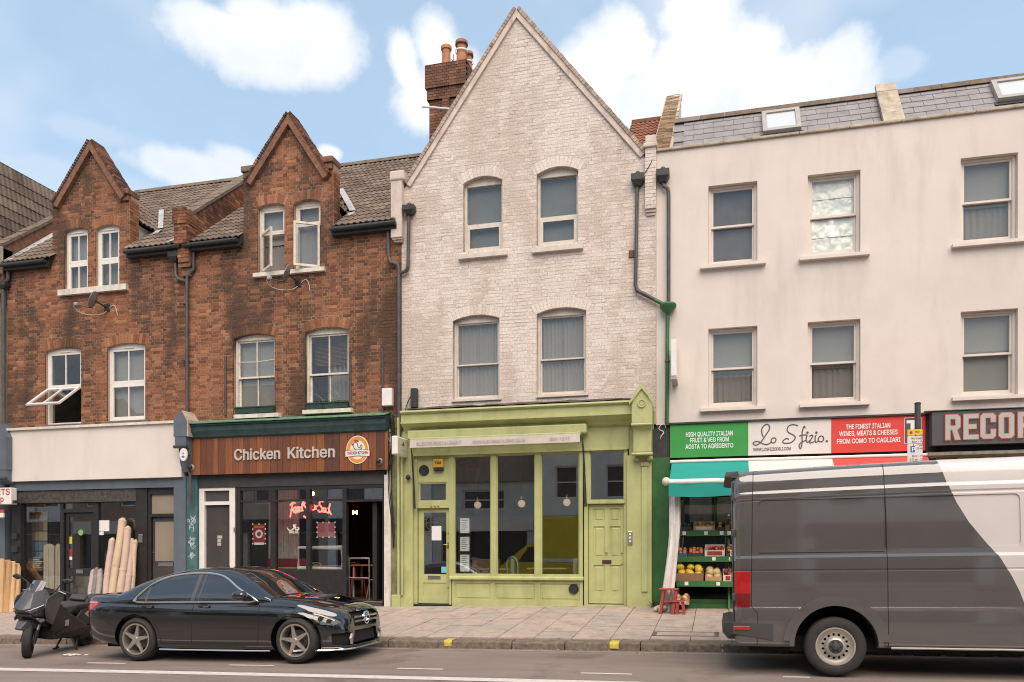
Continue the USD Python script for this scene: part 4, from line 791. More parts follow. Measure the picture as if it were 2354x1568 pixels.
# ---------------------------------------------------------------- the pale rendered pair at the right
def rendered(name, label, x0, x1, zp, wins, seed):
    h = thing(name, label, 'terraced house'); zw = zline(1540, 977, 2128, 953, -.1) + .02; w = Wall([(x0, zw), (x1, zw), (x1, zp), (x0, zp)]); rs = []
    for wd in wins:
        a, b, c, d = wd['r']; w.cut(sbox(a, c, b, d))
    put(h, 'wall', G().poly(w.net(), 0, .3), RENDER)
    for i, wd in enumerate(wins):
        a, b, c, d = wd['r']; window(h, a, b, c, d, 0, y=.13, fm=WHITE2, fw=.055, sashw=.05, split=.5, vent=True, seed=seed + i, back=wd['back'], label=wd.get('label'))
        sill(h, a - .16, b + .16, c - .085, .082, WHITE2, -.11)
    k = max(1, int((x1 - x0) / .9))
    for i in range(k): a = x0 + (x1 - x0) * i / k; b = x0 + (x1 - x0) * (i + 1) / k; put(h, 'parapet_coping', G().add(rbox(a + .003, b - .003, -.05, .34, zp + .003, zp + .055, .012, 1)), STONE)
    for z in (4.6, 7.0): room(h, x0 + .05, x1 - .05, .31, 2.2, z, z + 2.3, DIM)
    put(h, 'rear_wall', G().box(x0, x1, 9, 9.2, 0, zp + 1), RENDER)
    return h
WHITE2 = mat('warm_white_frame', (.66, .58, .51), .45, .06, 5)
zpR = zline(1510.7, 352, 2354, 246); xR1, xR2 = X_(2072), X_(2420)
def wr(px, rows, back, **k): a, b, c, d = rect(*px, *rows); return dict(r=(a, b, c, d), back=back, **k)
t2, b2, t1, b1 = zline(1630, 427, 2330, 352), zline(1634, 608, 2200, 563), zline(1630, 753, 2330, 712), zline(1634, 936, 2200, 914)
def wz(px0, px1, lo, hi, back): return dict(r=(X_(px0), X_(px1), lo, hi), back=back)
hR = rendered('rendered_house', 'pale pink rendered house with foil backed window above the Italian delicatessen', xW1 + .004, xR1, zpR,
    [wz(1628.5, 1741, b2, t2, 'dusk'), wz(1857, 1978, b2, t2, 'foil'), wz(1628.5, 1741, b1, t1, 'halfblind'), wz(1857, 1978, b1, t1, 'halfblind')], 80)
hR2 = rendered('rendered_house', 'pale pink rendered house at the right edge above the RECO sign', xR1, xR2, zpR, [wz(2208.5, 2340, b2, t2, 'halfblind'), wz(2208.5, 2340, b1, t1, 'blind')], 90)
# slate slope behind the parapet
y0s, z0s = .36, zpR - .12; y1s = 1.42; z1s = Z_(1940, 231, y1s); SV = np.array([0, y1s - y0s, z1s - z0s]); SL = np.linalg.norm(SV); SV /= SL
for h, a, b, sk in ((hR, xW1 + .30, xR1 - .0, [(1752, 1839)]), (hR2, xR1 + .003, xR2, [(2279, 2390)])):
    put(h, 'roof', G().hexa([(a, y0s, z0s - .2), (b, y0s, z0s - .2), (b, y1s, z1s - .2), (a, y1s, z1s - .2)], [(a, y0s, z0s - .02), (b, y0s, z0s - .02), (b, y1s, z1s - .02), (a, y1s, z1s - .02)]).box(a, b, y1s, 9.1, z1s - .2, z1s - .05), mat('slate_bed_%d' % int(a > 2), (.2, .185, .18), .7, .15, 6))
    nv = int(SL / .205); tiles(h, (a, y0s, z0s), (1, 0, 0), SV, int((b - a) / .42), nv, .42, SL / nv, lambda p, a=a, b=b: a + .19 < p[0] < b + .02, SLATE, 'slate', 300, 12, 'slate', True)
    k = int((b - a) / .5)
    for i in range(k): put(h, 'ridge_tile', G().prof(Polygon([(y1s - .1, z1s - .06), (y1s - .06, z1s + .05), (y1s + .02, z1s + .06), (y1s + .1, z1s - .02)]), a + (b - a) * i / k + .003, a + (b - a) * (i + 1) / k - .003), mat('slate_ridge_%d' % i, (.2, .17, .15), .8, .2, 5) if i == 0 else SOOTST)
N_ = np.cross([1, 0, 0], SV)
def on_slope(x, s, n=0.0): return np.array([x, y0s, z0s]) + SV * s + N_ * n
def slope_s(px, py):
    lo, hi = 0, SL * 1.5
    for _ in range(40):
        m = (lo + hi) / 2; p = on_slope(0, m); x = X_(px, p[1])
        if Z_(px, py, p[1]) > p[2]: lo = m
        else: hi = m
    return m
for h, p0, p1, lo, hi, lb in ((hR, 1752, 1839, 308, 262, None), (hR2, 2283, 2400, 234, 190, None)):
    s0, s1 = slope_s((p0 + p1) / 2 if p1 < 2354 else 2330, lo), slope_s((p0 + p1) / 2 if p1 < 2354 else 2330, hi); Yc_ = on_slope(0, (s0 + s1) / 2)[1]; a, b = X_(p0, Yc_), X_(p1, Yc_)
    def fr_(x0, x1, q0, q1, n0, n1): return G().hexa([on_slope(x, s, n0) for x, s in ((x0, q0), (x1, q0), (x1, q1), (x0, q1))], [on_slope(x, s, n1) for x, s in ((x0, q0), (x1, q0), (x1, q1), (x0, q1))])
    g = G()
    for q in ((a, a + .09, s0, s1), (b - .09, b, s0, s1), (a + .091, b - .091, s0, s0 + .1), (a + .091, b - .091, s1 - .09, s1)): g.add(fr_(*q, -.03, .11))
    k = put(h, 'rooflight', g, GREYP); put(k, 'pane', fr_(a + .08, b - .08, s0 + .09, s1 - .08, .05, .075), usdkit.material(stage, '/World/Looks/rooflight_%d' % p0, {'p': ('principled_bsdf', {'base_color': (.6, .62, .62), 'roughness': .06, 'coat_weight': 1.0})}, [], surface='p.BSDF')); put(k, 'apron', fr_(a - .05, b + .05, s0 - .1, s0 - .002, .012, .03), IRON)
def cop(h, x0, x1, m, capm, over, brickm=None):
    a, b = on_slope(0, -.05)[1:], on_slope(0, SL + over)[1:]; raked_parapet(h, x0, x1, a[0], b[0], a[1] + .12, b[1] + .12, m, capm, 5, brickm=brickm)
cop(hR2, X_(2050), X_(2089), STONE, STONE, .12)
# brick parapet between the gabled house and the rendered one
x0, x1 = xW1 - .06, xW1 + .27; za, zb_ = Z_(1520, 347, .3), Z_(1553, 216, RIDGE_Y + .6)
raked_parapet(hR, x0, x1, .3, RIDGE_Y + .6, za - .05, zb_ - .1, STONE, STONE, 6)
wy = []; rng = np.random.default_rng(8); z = za - 1.0
# bricks of its street face and raking top
for k in range(62):
    t = k / 62; y = .3 + t * (RIDGE_Y + .3); zz = za + t * (zb_ - .1 - za) + .03
    for q in range(2): wy.append(((x0, zz), G().box(x0 - .02 + q * .17, x0 + .145 + q * .17, y, y + .07, zz - .05, zz + .065 + rng.uniform(-.01, .012), (float(np.clip(rng.normal(.5, .3), 0, 1)), rng.random(), 0))))
emit_bricks(hR, wy, YELLOW, 130, 'parapet_brick')
put(hR, 'parapet_render', G().prof(Polygon([(.36, za - 1), (RIDGE_Y + .5, za - 1), (RIDGE_Y + .5, zb_ - .25), (.36, za - .2)]), x1 + .002, x1 + .02), RENDER)
hopper(hR, 1524, 392, 419); pipe(hR, pp([(1524, 417), (1526, 428), (1535, 434), (1537, 445), (1537, 698)])); put(hR, 'hopper', G().lathe([(.001, -.12), (.06, -.1), (.16, 0), (.17, .06), (.15, .09), (.001, .09)], (X_(1536, -.1), -.12, Z_(1536, 709, -.1)), n=16), PGREEN, smooth=40)
pipe(hR, pp([(1535, 716), (1534, 800), (1533, 975)]), .04, PGREEN); put(hR, 'pipe_clip', G().lathe([(.05, -.02), (.055, 0), (.05, .02)], (X_(1534, -.08), -.08, Z_(1534, 831, -.08)), n=12), PVC)
lb_ = thing('light_box', 'slim white box sign projecting from the rendered wall beside the green drainpipe', 'box sign')
xa, xb = X_(1541, -.3), X_(1553, -.3); put(lb_, 'case', G().add(rbox(X_(1546), X_(1546) + .11, -.62, -.03, Z_(1549, 872, -.3), Z_(1549, 790, -.3), .012, 1)), PLAST); put(lb_, 'end_cap', G().add(rbox(X_(1546) - .003, X_(1546) + .113, -.63, -.02, Z_(1549, 880, -.3), Z_(1549, 873, -.3), .006, 1)), GREYP)
# ---------------------------------------------------------------- shopfronts
def bx(h, name, px0, px1, py0, py1, y0, y1, m, label=None, r=0):
    a, b, c, d = rect(px0, px1, py0, py1, y0)
    return put(h, name, G().add(rbox(a, b, y0, y1, c, d, r, 1)) if r else G().box(a, b, y0, y1, c, d), m, label)
def panelled(h, name, a, b, c, d, y, m, panels, depth=.05, mould=.012, label=None, proud=False):
    """A flat leaf whose sunk panels (x0, x1, z0, z1) have a raised field."""
    o = sbox(a, c, b, d); leaf = put(h, name, ring(o, [sbox(*(p[0], p[2], p[1], p[3])) for p in panels], y, y + depth), m, label)
    for p in panels:
        f = G().box(p[0], p[1], y + .022, y + depth, p[2], p[3]); e = .035
        f.hexa([(p[0] + e, y + .0219, p[2] + e), (p[0] + e, y + .0219, p[3] - e), (p[1] - e, y + .0219, p[3] - e), (p[1] - e, y + .0219, p[2] + e)], [(p[0] + e + .02, y + .01, p[2] + e + .02), (p[0] + e + .02, y + .01, p[3] - e - .02), (p[1] - e - .02, y + .01, p[3] - e - .02), (p[1] - e - .02, y + .01, p[2] + e + .02)])
        put(leaf, 'panel', f, m)
    return leaf
def gz(X): return float(pave_z(X, 0))
# ---- the green one
ct = zline(920, 946, 1453, 919, -.4)
xg0, xg1 = X_(920, -.4), X_(1453, -.4)
put(hW, 'cornice', G().prof(Polygon([(-.001, ct + .06), (-.42, ct), (-.43, ct - .035), (-.40, ct - .06), (-.36, ct - .07), (-.36, ct - .23), (-.385, ct - .235), (-.385, ct - .275), (-.33, ct - .29), (-.26, ct - .33), (-.18, ct - .36), (-.14, ct - .42), (-.06, ct - .45), (-.001, ct - .45)]), xg0, xg1), GREEN, smooth=20)
put(hW, 'lead_capping', crumple(xg0, xg1 - .1, ct + .0, ct + .01, -.3, 0, 2, 2).raw(*(lambda xs: (np.array([(x, y, ct + .012 + (y + .42) * .26 + .03 * meshkit.noise(np.array([x * 4, y * 9, 0])) ) for x in xs for y in (-.41, -.3, -.15, -.012)]), [(i * 4 + k, (i + 1) * 4 + k, (i + 1) * 4 + k + 1, i * 4 + k + 1) for i in range(len(xs) - 1) for k in range(3)]))(np.linspace(xg0, xg1, 60))), mat('mossy_lead', (.07, .055, .045), .9, .5, 7, .01, 30))
zf0 = Z_(1190, 1040)
xg0, xg1 = X_(926), X_(1500)
put(hW, 'shop_fascia', G().box(X_(928), X_(1446), -.04, .3, zf0, ct - .44), GREEN)
put(hW, 'fascia_bead', G().box(X_(950), X_(1443), -.075, -.041, zf0 - .02, zf0 + .03), GREEN)
put(hW, 'shop_beam', G().box(xW0, xW1, .0, .3, ct - .44, 4.6), GREEN)
pl0, pl1, pr0, pr1 = X_(927), X_(953), X_(1443), X_(1499)
put(hW, 'pilaster', G().box(pl0, pl1, -.12, .3, gz(pl0) - .05, ct - .4).box(pl0 - .02, pl1 + .02, -.15, -.121, gz(pl0) - .05, gz(pl0) + .25), GREEN)
xm = X_(1478, -.14); z46 = Z_(1470, 1046, -.14)
pil = put(hW, 'pilaster', G().box(pr0, pr1, -.12, .3, gz(pr0) - .05, z46), GREEN)
zt_ = Z_(1470, 1062, -.14)
put(pil, 'raised_strip', G().add(rbox(xm - .03, xm + .10, -.155, -.121, gz(pr0) + .3, zt_ - .1, .012, 1)).add(rbox(xm - .05, xm + .12, -.165, -.12, zt_ - .09, zt_, .015, 1)), GREEN)
# console with a pointed head, roundel and scrolls
c0, c1 = X_(1453, -.4), X_(1499, -.4); zA, zS, zM, zB = Z_(1474, 887, -.45), Z_(1474, 928, -.45), Z_(1474, 968, -.4), Z_(1474, 1046, -.2); xm = (c0 + c1) / 2
con = put(hW, 'console', G().poly(Polygon([(c0, zS - .38), (c1, zS - .38), (c1, zS), (xm, zA), (c0, zS)]), -.46, -.02), GREEN)
put(con, 'roundel', G().lathe([(.001, .02), (.03, .025), (.05, .01), (.065, .03), (.08, .03), (.085, 0)], (xm, -.46, zS + .0), 'y', 20), GREEN, smooth=30)
put(con, 'gable_mould', G().poly(Polygon([(c0 - .05, zS - .02), (xm, zA - .06), (c1 + .05, zS - .02), (c1 + .05, zS + .05), (xm, zA + .04), (c0 - .05, zS + .05)]), -.5, -.461), GREEN)
put(con, 'scroll', G().prof(Polygon([(-.46, zS - .381), (-.44, zS - .46), (-.36, zS - .52), (-.34, zS - .62), (-.34, zS - .95), (-.30, zS - 1.02), (-.22, zB + .08), (-.12, zB), (-.02, zB), (-.02, zS - .381)]), c0 + .02, c1 - .02), GREEN, smooth=25)
for z, y in ((zS - .42, -.47), (zS - 1.0, -.36)): put(con, 'mould', G().tube([(c0 - .01, y, z), (c1 + .01, y, z)], .03, 8), GREEN)
for a in (c0 + .06, c1 - .06): put(con, 'volute', G().lathe([(.001, -.06), (.045, -.05), (.05, 0), (.045, .05), (.001, .06)], (a, -.17, zB - .07), 'x', 14), GREEN, smooth=40)
put(hW, 'side_fill', G().box(X_(1446), X_(1503), .0, .3, z46 - .0, 4.6), GREEN)
# window of three lights
y_g = .02
w0, w1 = X_(1038), X_(1340); zt_w, zb_w = Z_(1190, 1041), Z_(1190, 1325)
lights = [rect(1044.6, 1130, 1049, 1322, y_g), rect(1142, 1231, 1045, 1322, y_g), rect(1244, 1333, 1040, 1322, y_g)]
zgt, zgb = np.mean([q[3] for q in lights]), np.mean([q[2] for q in lights])
sw = put(hW, 'shop_window', ring(sbox(w0, zb_w, w1, zf0 - .001), [sbox(q[0], zgb, q[1], zgt) for q in lights], -.03, .09), GREEN)
for q in lights:
    put(sw, 'pane', G().box(q[0] + .001, q[1] - .001, .03, .038, zgb + .001, zgt - .001), SHOPGLASS)
    put(sw, 'bead', ring(sbox(q[0] + .0005, zgb + .0005, q[1] - .0005, zgt - .0005), [sbox(q[0] + .025, zgb + .025, q[1] - .025, zgt - .025)], .0, .028), GREEN)
put(hW, 'window_sill', G().prof(Polygon([(-.1, zb_w - .07), (.1, zb_w - .07), (.1, zb_w), (-.03, zb_w), (-.1, zb_w - .03)]), w0 - .02, w1 + .02), GREEN)
a, b = X_(1040), X_(1340)
panelled(hW, 'stall_riser', a, b, gz(a) - .03, zb_w - .071, -.02, GREEN, [(X_(p), X_(q), gz(a) + .14, zb_w - .15) for p, q in ((1046, 1128), (1138, 1230), (1242, 1333))], .1)
def vent(h, px, py, y, R): put(h, 'vent', G().lathe([(.001, .012), (R * .25, .012), (R * .3, .004), (R * .5, .004), (R * .55, .012), (R * .8, .012), (R * .85, .004), (R, .02), (R * 1.12, .02), (R * 1.12, -.01)], (X_(px, y), y, Z_(px, py, y)), 'y', 22), IRON, smooth=30)
vent(hW, 1319, 1354, -.025, .095)
# left bay: plate over the door, fanlight, glazed door
a, b = X_(953), X_(1038)
z1, z2, z3 = Z_(996, 1098), Z_(996, 1108), Z_(996, 1156)
put(hW, 'bay_frame', ring(sbox(a, gz(a) - .02, b, zf0 - .001), [sbox(X_(963), z3 + .03, X_(1028), z2 - .01), sbox(X_(959), gz(a) + .04, X_(1033), Z_(996, 1168)), sbox(X_(960), z1, X_(1032), Z_(996, 1048))], -.02, .1), GREEN)
put(hW, 'plate', G().box(X_(960), X_(1032), .01, .05, z1, Z_(996, 1048)), GREEN); vent(hW, 975, 1081.6, .008, .105)
fl = put(hW, 'fanlight', ring(sbox(X_(963) + .001, z3 + .031, X_(1028) - .001, z2 - .011), [sbox(X_(966), z3 + .06, X_(1025), z2 - .04)], .0, .05), GREEN); put(fl, 'pane', G().box(X_(966) + .001, X_(1025) - .001, .02, .026, z3 + .061, z2 - .041), SHOPGLASS)
d0, d1, dz0, dz1 = X_(960), X_(1032), gz(a) + .06, Z_(996, 1169)
g0, g1, gz0, gz1 = X_(972), X_(1024), Z_(998, 1320), Z_(998, 1178)
dr_ = put(hW, 'door', ring(sbox(d0, dz0, d1, dz1), [sbox(g0, gz0, g1, gz1), sbox(X_(971), Z_(998, 1374), X_(1024), Z_(998, 1340))], .06, .11), GREEN)
put(dr_, 'pane', G().box(g0 + .001, g1 - .001, .08, .086, gz0 + .001, gz1 - .001), SHOPGLASS); put(dr_, 'panel', G().box(X_(971) + .001, X_(1024) - .001, .075, .1, Z_(998, 1374) + .001, Z_(998, 1340) - .001), GREEN)
put(dr_, 'letterbox', G().add(rbox(X_(982), X_(1011), .04, .058, Z_(998, 1331), Z_(998, 1323), .004, 1)), STEEL); hz = Z_(1028, 1252); put(dr_, 'handle', G().tube([(X_(1028), .06, hz), (X_(1028), .01, hz), (X_(1019), .005, hz)], .009, 6).add(rbox(X_(1028) - .02, X_(1028) + .02, .05, .059, hz - .09, hz + .05, .004, 1)), BRASS)
for pz in (1226, 1351): put(dr_, 'lock', G().lathe([(.001, .012), (.014, .01), (.016, 0)], (X_(1030, .05), .058, Z_(1030, pz)), 'y', 10), BRASS)
centred(hW, '127', X_(999, -.02), Z_(999, 1172, -.02) , .085, -.024, BRASS, bold=True, name='door_number')
put(hW, 'threshold', G().box(a, X_(1040), -.06, .1, gz(a) - .03, gz(a) + .045), BLACK)
NOTE = mat('paper', (.72, .7, .68), .7, .04, 5); INK = mat('ink', (.08, .075, .075), .7, .1, 5); CYAN = mat('cyan_card', (.15, .5, .55), .6, .1, 5)
put(dr_, 'notice', G().box(X_(990), X_(1012), .071, .073, Z_(1000, 1242), Z_(1000, 1209)), NOTE); put(dr_, 'sticker', G().box(X_(1012), X_(1025), .071, .073, Z_(1018, 1317), Z_(1018, 1303)), CYAN)
# line drawing printed on the door glass
dl_ = []
for pts in ([(974, 1200), (985, 1190), (1003, 1191), (1010, 1205), (1020, 1212)], [(976, 1206), (990, 1200), (1006, 1203)], [(974, 1214), (984, 1222), (992, 1216), (988, 1208)], [(980, 1232), (988, 1226), (998, 1230)], [(982, 1192), (980, 1206), (986, 1216)], [(996, 1192), (997, 1204), (1008, 1210)]):
    dl_.append(stroke([(X_(p, .075), Z_(p, q, .075)) for p, q in pts], .014))
put(dr_, 'line_drawing', G().poly(union_all(dl_), .0745, .0755), INK)
# right bay: light over a six-panelled door
a, b = X_(1343), X_(1443)
D0z, D1z = gz(b) + .04, Z_(1393, 1160)
put(hW, 'bay_frame', ring(sbox(a, gz(a) - .02, b, zf0 - .001), [sbox(X_(1356), Z_(1395, 1150), X_(1435), Z_(1395, 1037)), sbox(X_(1352), gz(b) + .02, X_(1434), D1z + .01)], -.02, .12), GREEN)
fl = put(hW, 'fanlight', ring(sbox(X_(1356) + .001, Z_(1395, 1150) + .001, X_(1435) - .001, Z_(1395, 1037) - .001), [sbox(X_(1358), Z_(1395, 1148), X_(1433), Z_(1395, 1039))], .02, .08), GREEN); put(fl, 'pane', G().box(X_(1358) + .001, X_(1433) - .001, .04, .048, Z_(1395, 1148) + .001, Z_(1395, 1039) - .001), SHOPGLASS)
put(hW, 'door_hood', G().box(X_(1350), X_(1437), -.06, .0, D1z + .02, D1z + .07), GREEN)
def zz(py): return Z_(1393, py)
P6 = [(X_(p), X_(q), zz(r1), zz(r0)) for r0, r1 in ((1169, 1199), (1210, 1282), (1299, 1363)) for p, q in ((1364, 1389.5), (1401, 1426.5))]
dd = panelled(hW, 'door', X_(1353), X_(1433), D0z, D1z, .04, GREEN, P6, .06)
put(dd, 'letterbox', G().add(rbox(X_(1384), X_(1405), .022, .039, zz(1296), zz(1287.5), .004, 1)), mat('dark_bronze', (.12, .07, .04), .4, .2, 8, metal=.8)); put(dd, 'knob', G().lathe([(.001, .06), (.022, .055), (.028, .04), (.012, .02), (.012, 0)], (X_(1394), .039, zz(1270)), 'y', 14), BRASS, smooth=40)
for q in (1272, 1297): put(dd, 'lock', G().lathe([(.001, .014), (.017, .012), (.02, 0)], (X_(1429), .039, zz(q)), 'y', 12), BRASS, smooth=40)
ic = put(hW, 'intercom', G().add(rbox(X_(1442.5, -.15), X_(1454, -.15), -.16, -.121, Z_(1448, 1252, -.14), Z_(1448, 1221, -.14), .015, 1)), STEEL, smooth=40)
for q in (1228, 1236, 1244): put(ic, 'call_button', G().add(rbox(X_(1446, -.16), X_(1451, -.16), -.165, -.1605, Z_(1448, q + 2.5, -.16), Z_(1448, q - 2, -.16), .003, 1)), PLAST)
# menus in the left light
for q0, q1 in ((1187, 1228.5), (1230, 1270), (1271, 1317)):
    m_ = put(sw, 'menu_frame', ring(sbox(X_(1053), Z_(1066, q1), X_(1080), Z_(1066, q0)), [sbox(X_(1056), Z_(1066, q1 - 3), X_(1077.5), Z_(1066, q0 + 4))], .045, .06), BLACK); put(m_, 'menu_sheet', G().box(X_(1056) + .001, X_(1077.5) - .001, .05, .054, Z_(1066, q1 - 3), Z_(1066, q0 + 4)), NOTE)
    g = G()
    for k in range(6): z = Z_(1066, q0 + 9 + k * 4.4); g.box(X_(1060), X_(1073 - (k % 3) * 2), .0485, .0495, z - .006, z + .006)
    put(m_, 'menu_print', g, INK)
# inside the green restaurant
WOODF = mat('dark_floor', (.09, .055, .035), .5, .25, 4); WARMW = mat('warm_wall', (.3, .25, .2), .9, .1, 2)
room(hW, X_(930), X_(1497), .31, 5.2, gz(-4) - .02, 4.45, mat('restaurant_wall', (.3, .25, .21), .9, .2, 1.5), 'restaurant', WOODF)
put(hW, 'partition', G().box(X_(1341), X_(1341) + .08, .13, 3.2, gz(-2), 4.3), WARMW)
BULB = mat('warm_bulb', (.8, .6, .35), .4, 0, 1, emit=((1, .62, .3), 5.0))
for k, (px, py) in enumerate(((1098, 1163), (1199, 1160), (1303, 1157))):
    Y = 1.1; x, z = X_(px, Y), Z_(px, py, Y); t = thing('pendant_lamp', ['frosted pendant lamp nearest the hung menus in the green restaurant', 'frosted pendant lamp behind the middle light of the green restaurant', 'frosted pendant lamp behind the right hand light of the green restaurant'][k], 'pendant lamp')
    put(t, 'cord', G().tube([(x, Y, 4.3), (x, Y, z + .16)], .006, 5), IRON); put(t, 'cap', G().lathe([(.001, .2), (.03, .19), (.04, .12), (.001, .12)], (x, Y, z), n=12), BRASS); put(t, 'globe', G().ball((x, Y, z + .02), .085, 2), mat('frosted_%d' % k, (.75, .65, .5), .4, .03, 4, emit=((1, .75, .45), .35)), smooth=True)
def table(x, y, z, w, d, h, top, leg, label):
    t = thing('table', label, 'table', M=Mx((x, y, z))); put(t, 'table_top', G().add(rbox(-w / 2, w / 2, -d / 2, d / 2, h - .035, h, .01, 1)), top)
    for sx in (-1, 1):
        for sy in (-1, 1): put(t, 'leg', G().tube([(sx * (w / 2 - .06), sy * (d / 2 - .06), 0), (sx * (w / 2 - .06), sy * (d / 2 - .06), h - .036)], .016, 6), leg)
    return t
def chair(x, y, z, rz, m, label, tall=.82):
    t = thing('chair', label, 'chair', M=Mx((x, y, z), rz)); put(t, 'seat', G().add(rbox(-.18, .18, -.18, .18, .43, .46, .012, 1)), m)
    for sx in (-1, 1):
        for sy in (-1, 1): put(t, 'leg', G().tube([(sx * .2, sy * .2, 0), (sx * .15, sy * .15, .431)], [.012, .018], 6, flat=1.0), m)
    put(t, 'backrest', G().tube(spline([(-.17, .17, .45), (-.17, .21, .66), (-.1, .22, tall), (.1, .22, tall), (.17, .21, .66), (.17, .17, .45)], 5), .014, 6).box(-.05, .05, .195, .215, .45, tall - .01), m); return t
OAK = mat('oak', (.42, .27, .15), .5, .2, 6); z0 = gz(-4) + .04
table(X_(1130, .9), .95, z0, .8, .6, .74, OAK, IRON, 'wooden table left of centre inside the green restaurant'); table(X_(1262, 1.0), 1.0, z0, .9, .6, .76, OAK, IRON, 'wooden table inside the right light of the green restaurant')
chair(X_(1192, .7), .75, z0 + .08, 2.6, mat('mint_seat', (.2, .38, .33), .6, .1, 5), 'mint green chair behind the middle light of the green restaurant', .9); chair(X_(1088, 1.3), 1.4, z0, .3, OAK, 'brown wooden chair behind the menus in the green restaurant', .95)
put(hW, 'bench_back', G().add(rbox(X_(1090, 2.2), X_(1150, 2.2), 2.1, 2.3, z0, z0 + .95, .03, 1)), OAK); put(hW, 'cushion', G().add(rbox(X_(1318, .4), X_(1330, .4), .3, .45, z0 + .35, z0 + .98, .04, 1)), WARMW)
# awning folded on its box, its valance printed with faint words
av = thing('folded_awning', 'cream folded shop awning under the green cornice with two black folding arms', 'awning')
A0, A1 = X_(942, -.5), X_(1333, -.5); az1, az0 = zline(942, 1011, 1333, 997, -.5), zline(942, 1029.6, 1333, 1016.5, -.5)
put(av, 'valance', crumple(A0, A1, az0, az1, -.5, .012, 90, 6, 3, 4), mat('awning_cream', (.56, .5, .44), .8, .12, 3, streak=.4, stc=(.36, .31, .26), stscale=3), smooth=True); put(av, 'front_bar', G().add(rbox(A0 - .01, A1 + .01, -.49, -.43, az1 - .03, az1 + .04, .015, 1)), GREEN)
put(av, 'cassette', G().add(rbox(X_(936, -.3), X_(1348, -.3), -.3, -.06, zline(936, 1003, 1348, 990, -.3) - .06, zline(936, 1003, 1348, 990, -.3) + .14, .03, 1)), GREEN)
FAINT = mat('faint_print', (.42, .37, .33), .8, .05, 3)
lettering(av, 'ALBION RESTAURANT', A0 + .15, (az0 + az1) / 2 - .035, .07, -.515, FAINT, width=1.02); lettering(av, 'WWW.ALBIONRESTAURANT.CO.UK', A0 + 1.42, (az0 + az1) / 2 - .035, .062, -.515, FAINT, width=1.15); lettering(av, '020 7277', A1 - .62, (az0 + az1) / 2 - .03, .055, -.515, FAINT, width=.4)
for px0, py0, px1, py1 in ((945, 1030, 953, 1170), (1338, 1005, 1346, 1165)):
    s = pp([(px0, py0), (px0 + 3, py0 + 30)], -.3) + pp([((px0 + px1) / 2 + 2, (py0 + py1) / 2 + 15), (px1, py1)], -.16); put(av, 'folding_arm', G().tube(s, [.014, .02, .022, .03], 6), IRON); 
# twin green pipes at the left, cables
for px in (916, 924): pipe(hW, [(X_(px, -.17), -.17, gz(-7) + .25), (X_(px, -.17), -.17, Z_(px, 1065, -.17))] + ([(X_(px, -.17), -.17, Z_(px, 960, -.17))] if px == 916 else [(X_(px + 1, -.17), -.15, Z_(px, 1040, -.17))]), .032, GREEN)
put(hW, 'pipe_base', G().add(rbox(X_(907), X_(927), -.2, .05, gz(-7) - .03, gz(-7) + .26, .02, 1)), GREEN)
put(hW, 'wall_strip', G().box(X_(903), X_(927), -.05, .3, gz(-7), 4.6), mat('aged_strip', (.22, .21, .1), .8, .3, 6, streak=.6, stc=(.06, .06, .04), stscale=4))
for k, (o, s_) in enumerate(((0, .0), (3, .05), (-3, .1))): put(hW, 'cable', G().tube(spline([(X_(905 + o), -.1 - s_ * .3, Z_(905, 955)), (X_(908 + o), -.12, Z_(905, 1010)), (X_(900 + o), -.1, Z_(905, 1090)), (X_(903 + o), -.1, Z_(905, 1160)), (X_(907), -.08, Z_(905, 1260))], 6), .012, 5), IRON)
put(hW, 'cable_tangle', G().tube(spline([(X_(895), -.1, Z_(900, 965)), (X_(906), -.16, Z_(900, 985)), (X_(915), -.14, Z_(900, 958)), (X_(925), -.12, Z_(900, 975)), (X_(900), -.15, Z_(900, 1000)), (X_(912), -.2, Z_(900, 1030)), (X_(935), -.1, Z_(930, 948)), (X_(962), -.06, Z_(960, 905))], 8), .012, 5), IRON)
sg = thing('projecting_sign', 'small cream box sign hanging out between the wood fascia and the green shopfront', 'box sign')
s0, s1 = Z_(915, 1049, -.4), Z_(915, 1007, -.4); xs = X_(918, -.4)
put(sg, 'case', G().add(rbox(xs - .04, xs + .1, -.75, -.15, s0, s1, .025, 1)), PLAST); put(sg, 'face', G().add(rbox(xs + .101, xs + .106, -.72, -.18, s0 + .03, s1 - .03, .002, 1)), mat('cream_face', (.52, .47, .33), .5, .05, 3))
MR = np.eye(4); MR[:3, :3] = [[0, -1, 0], [1, 0, 0], [0, 0, 1]]
def on_side(parent, s, X, yc, z, h, m, width, **k):   # lettering on a face looking along +x
    t = meshkit.text_mesh(s, h, .002, k.get('bold', False)); v = np.array(t.vertices); v[:, 0] *= width / v[:, 0].max(); put(parent, 'lettering', (np.stack([X + v[:, 2], yc - width / 2 + v[:, 0], z + v[:, 1]], 1), t.faces), m)
on_side(sg, 'ALBION', xs + .1065, -.45, s0 + .09, .06, FAINT, .34); put(sg, 'emblem', G().prof(Polygon([(-.55, s0 + .22), (-.35, s0 + .22), (-.38, s0 + .26), (-.45, s0 + .31), (-.47, s0 + .26)]), xs + .1062, xs + .109), INK); put(sg, 'bracket', G().tube([(xs, -.2, s1 - .01), (xs, -.0, s1 + .06)], .015, 6), IRON)
al = thing('alarm_box', 'yellow alarm box on the plate over the green glazed door', 'alarm box'); a, b, c, d = rect(995, 1018.5, 1055, 1083, -.08)
put(al, 'cover', G().add(rbox(a, b, -.09, .009, c + .08, d, .02, 1)), mat('alarm_yellow', (.65, .36, .03), .4, .05, 5), smooth=40); put(al, 'base', G().add(rbox(a + .01, b - .01, -.08, .009, c, c + .079, .015, 1)), BLACK); centred(al, 'Yale', (a + b) / 2, (c + d) / 2 + .02, .07, -.092, INK, width=.15, bold=True)
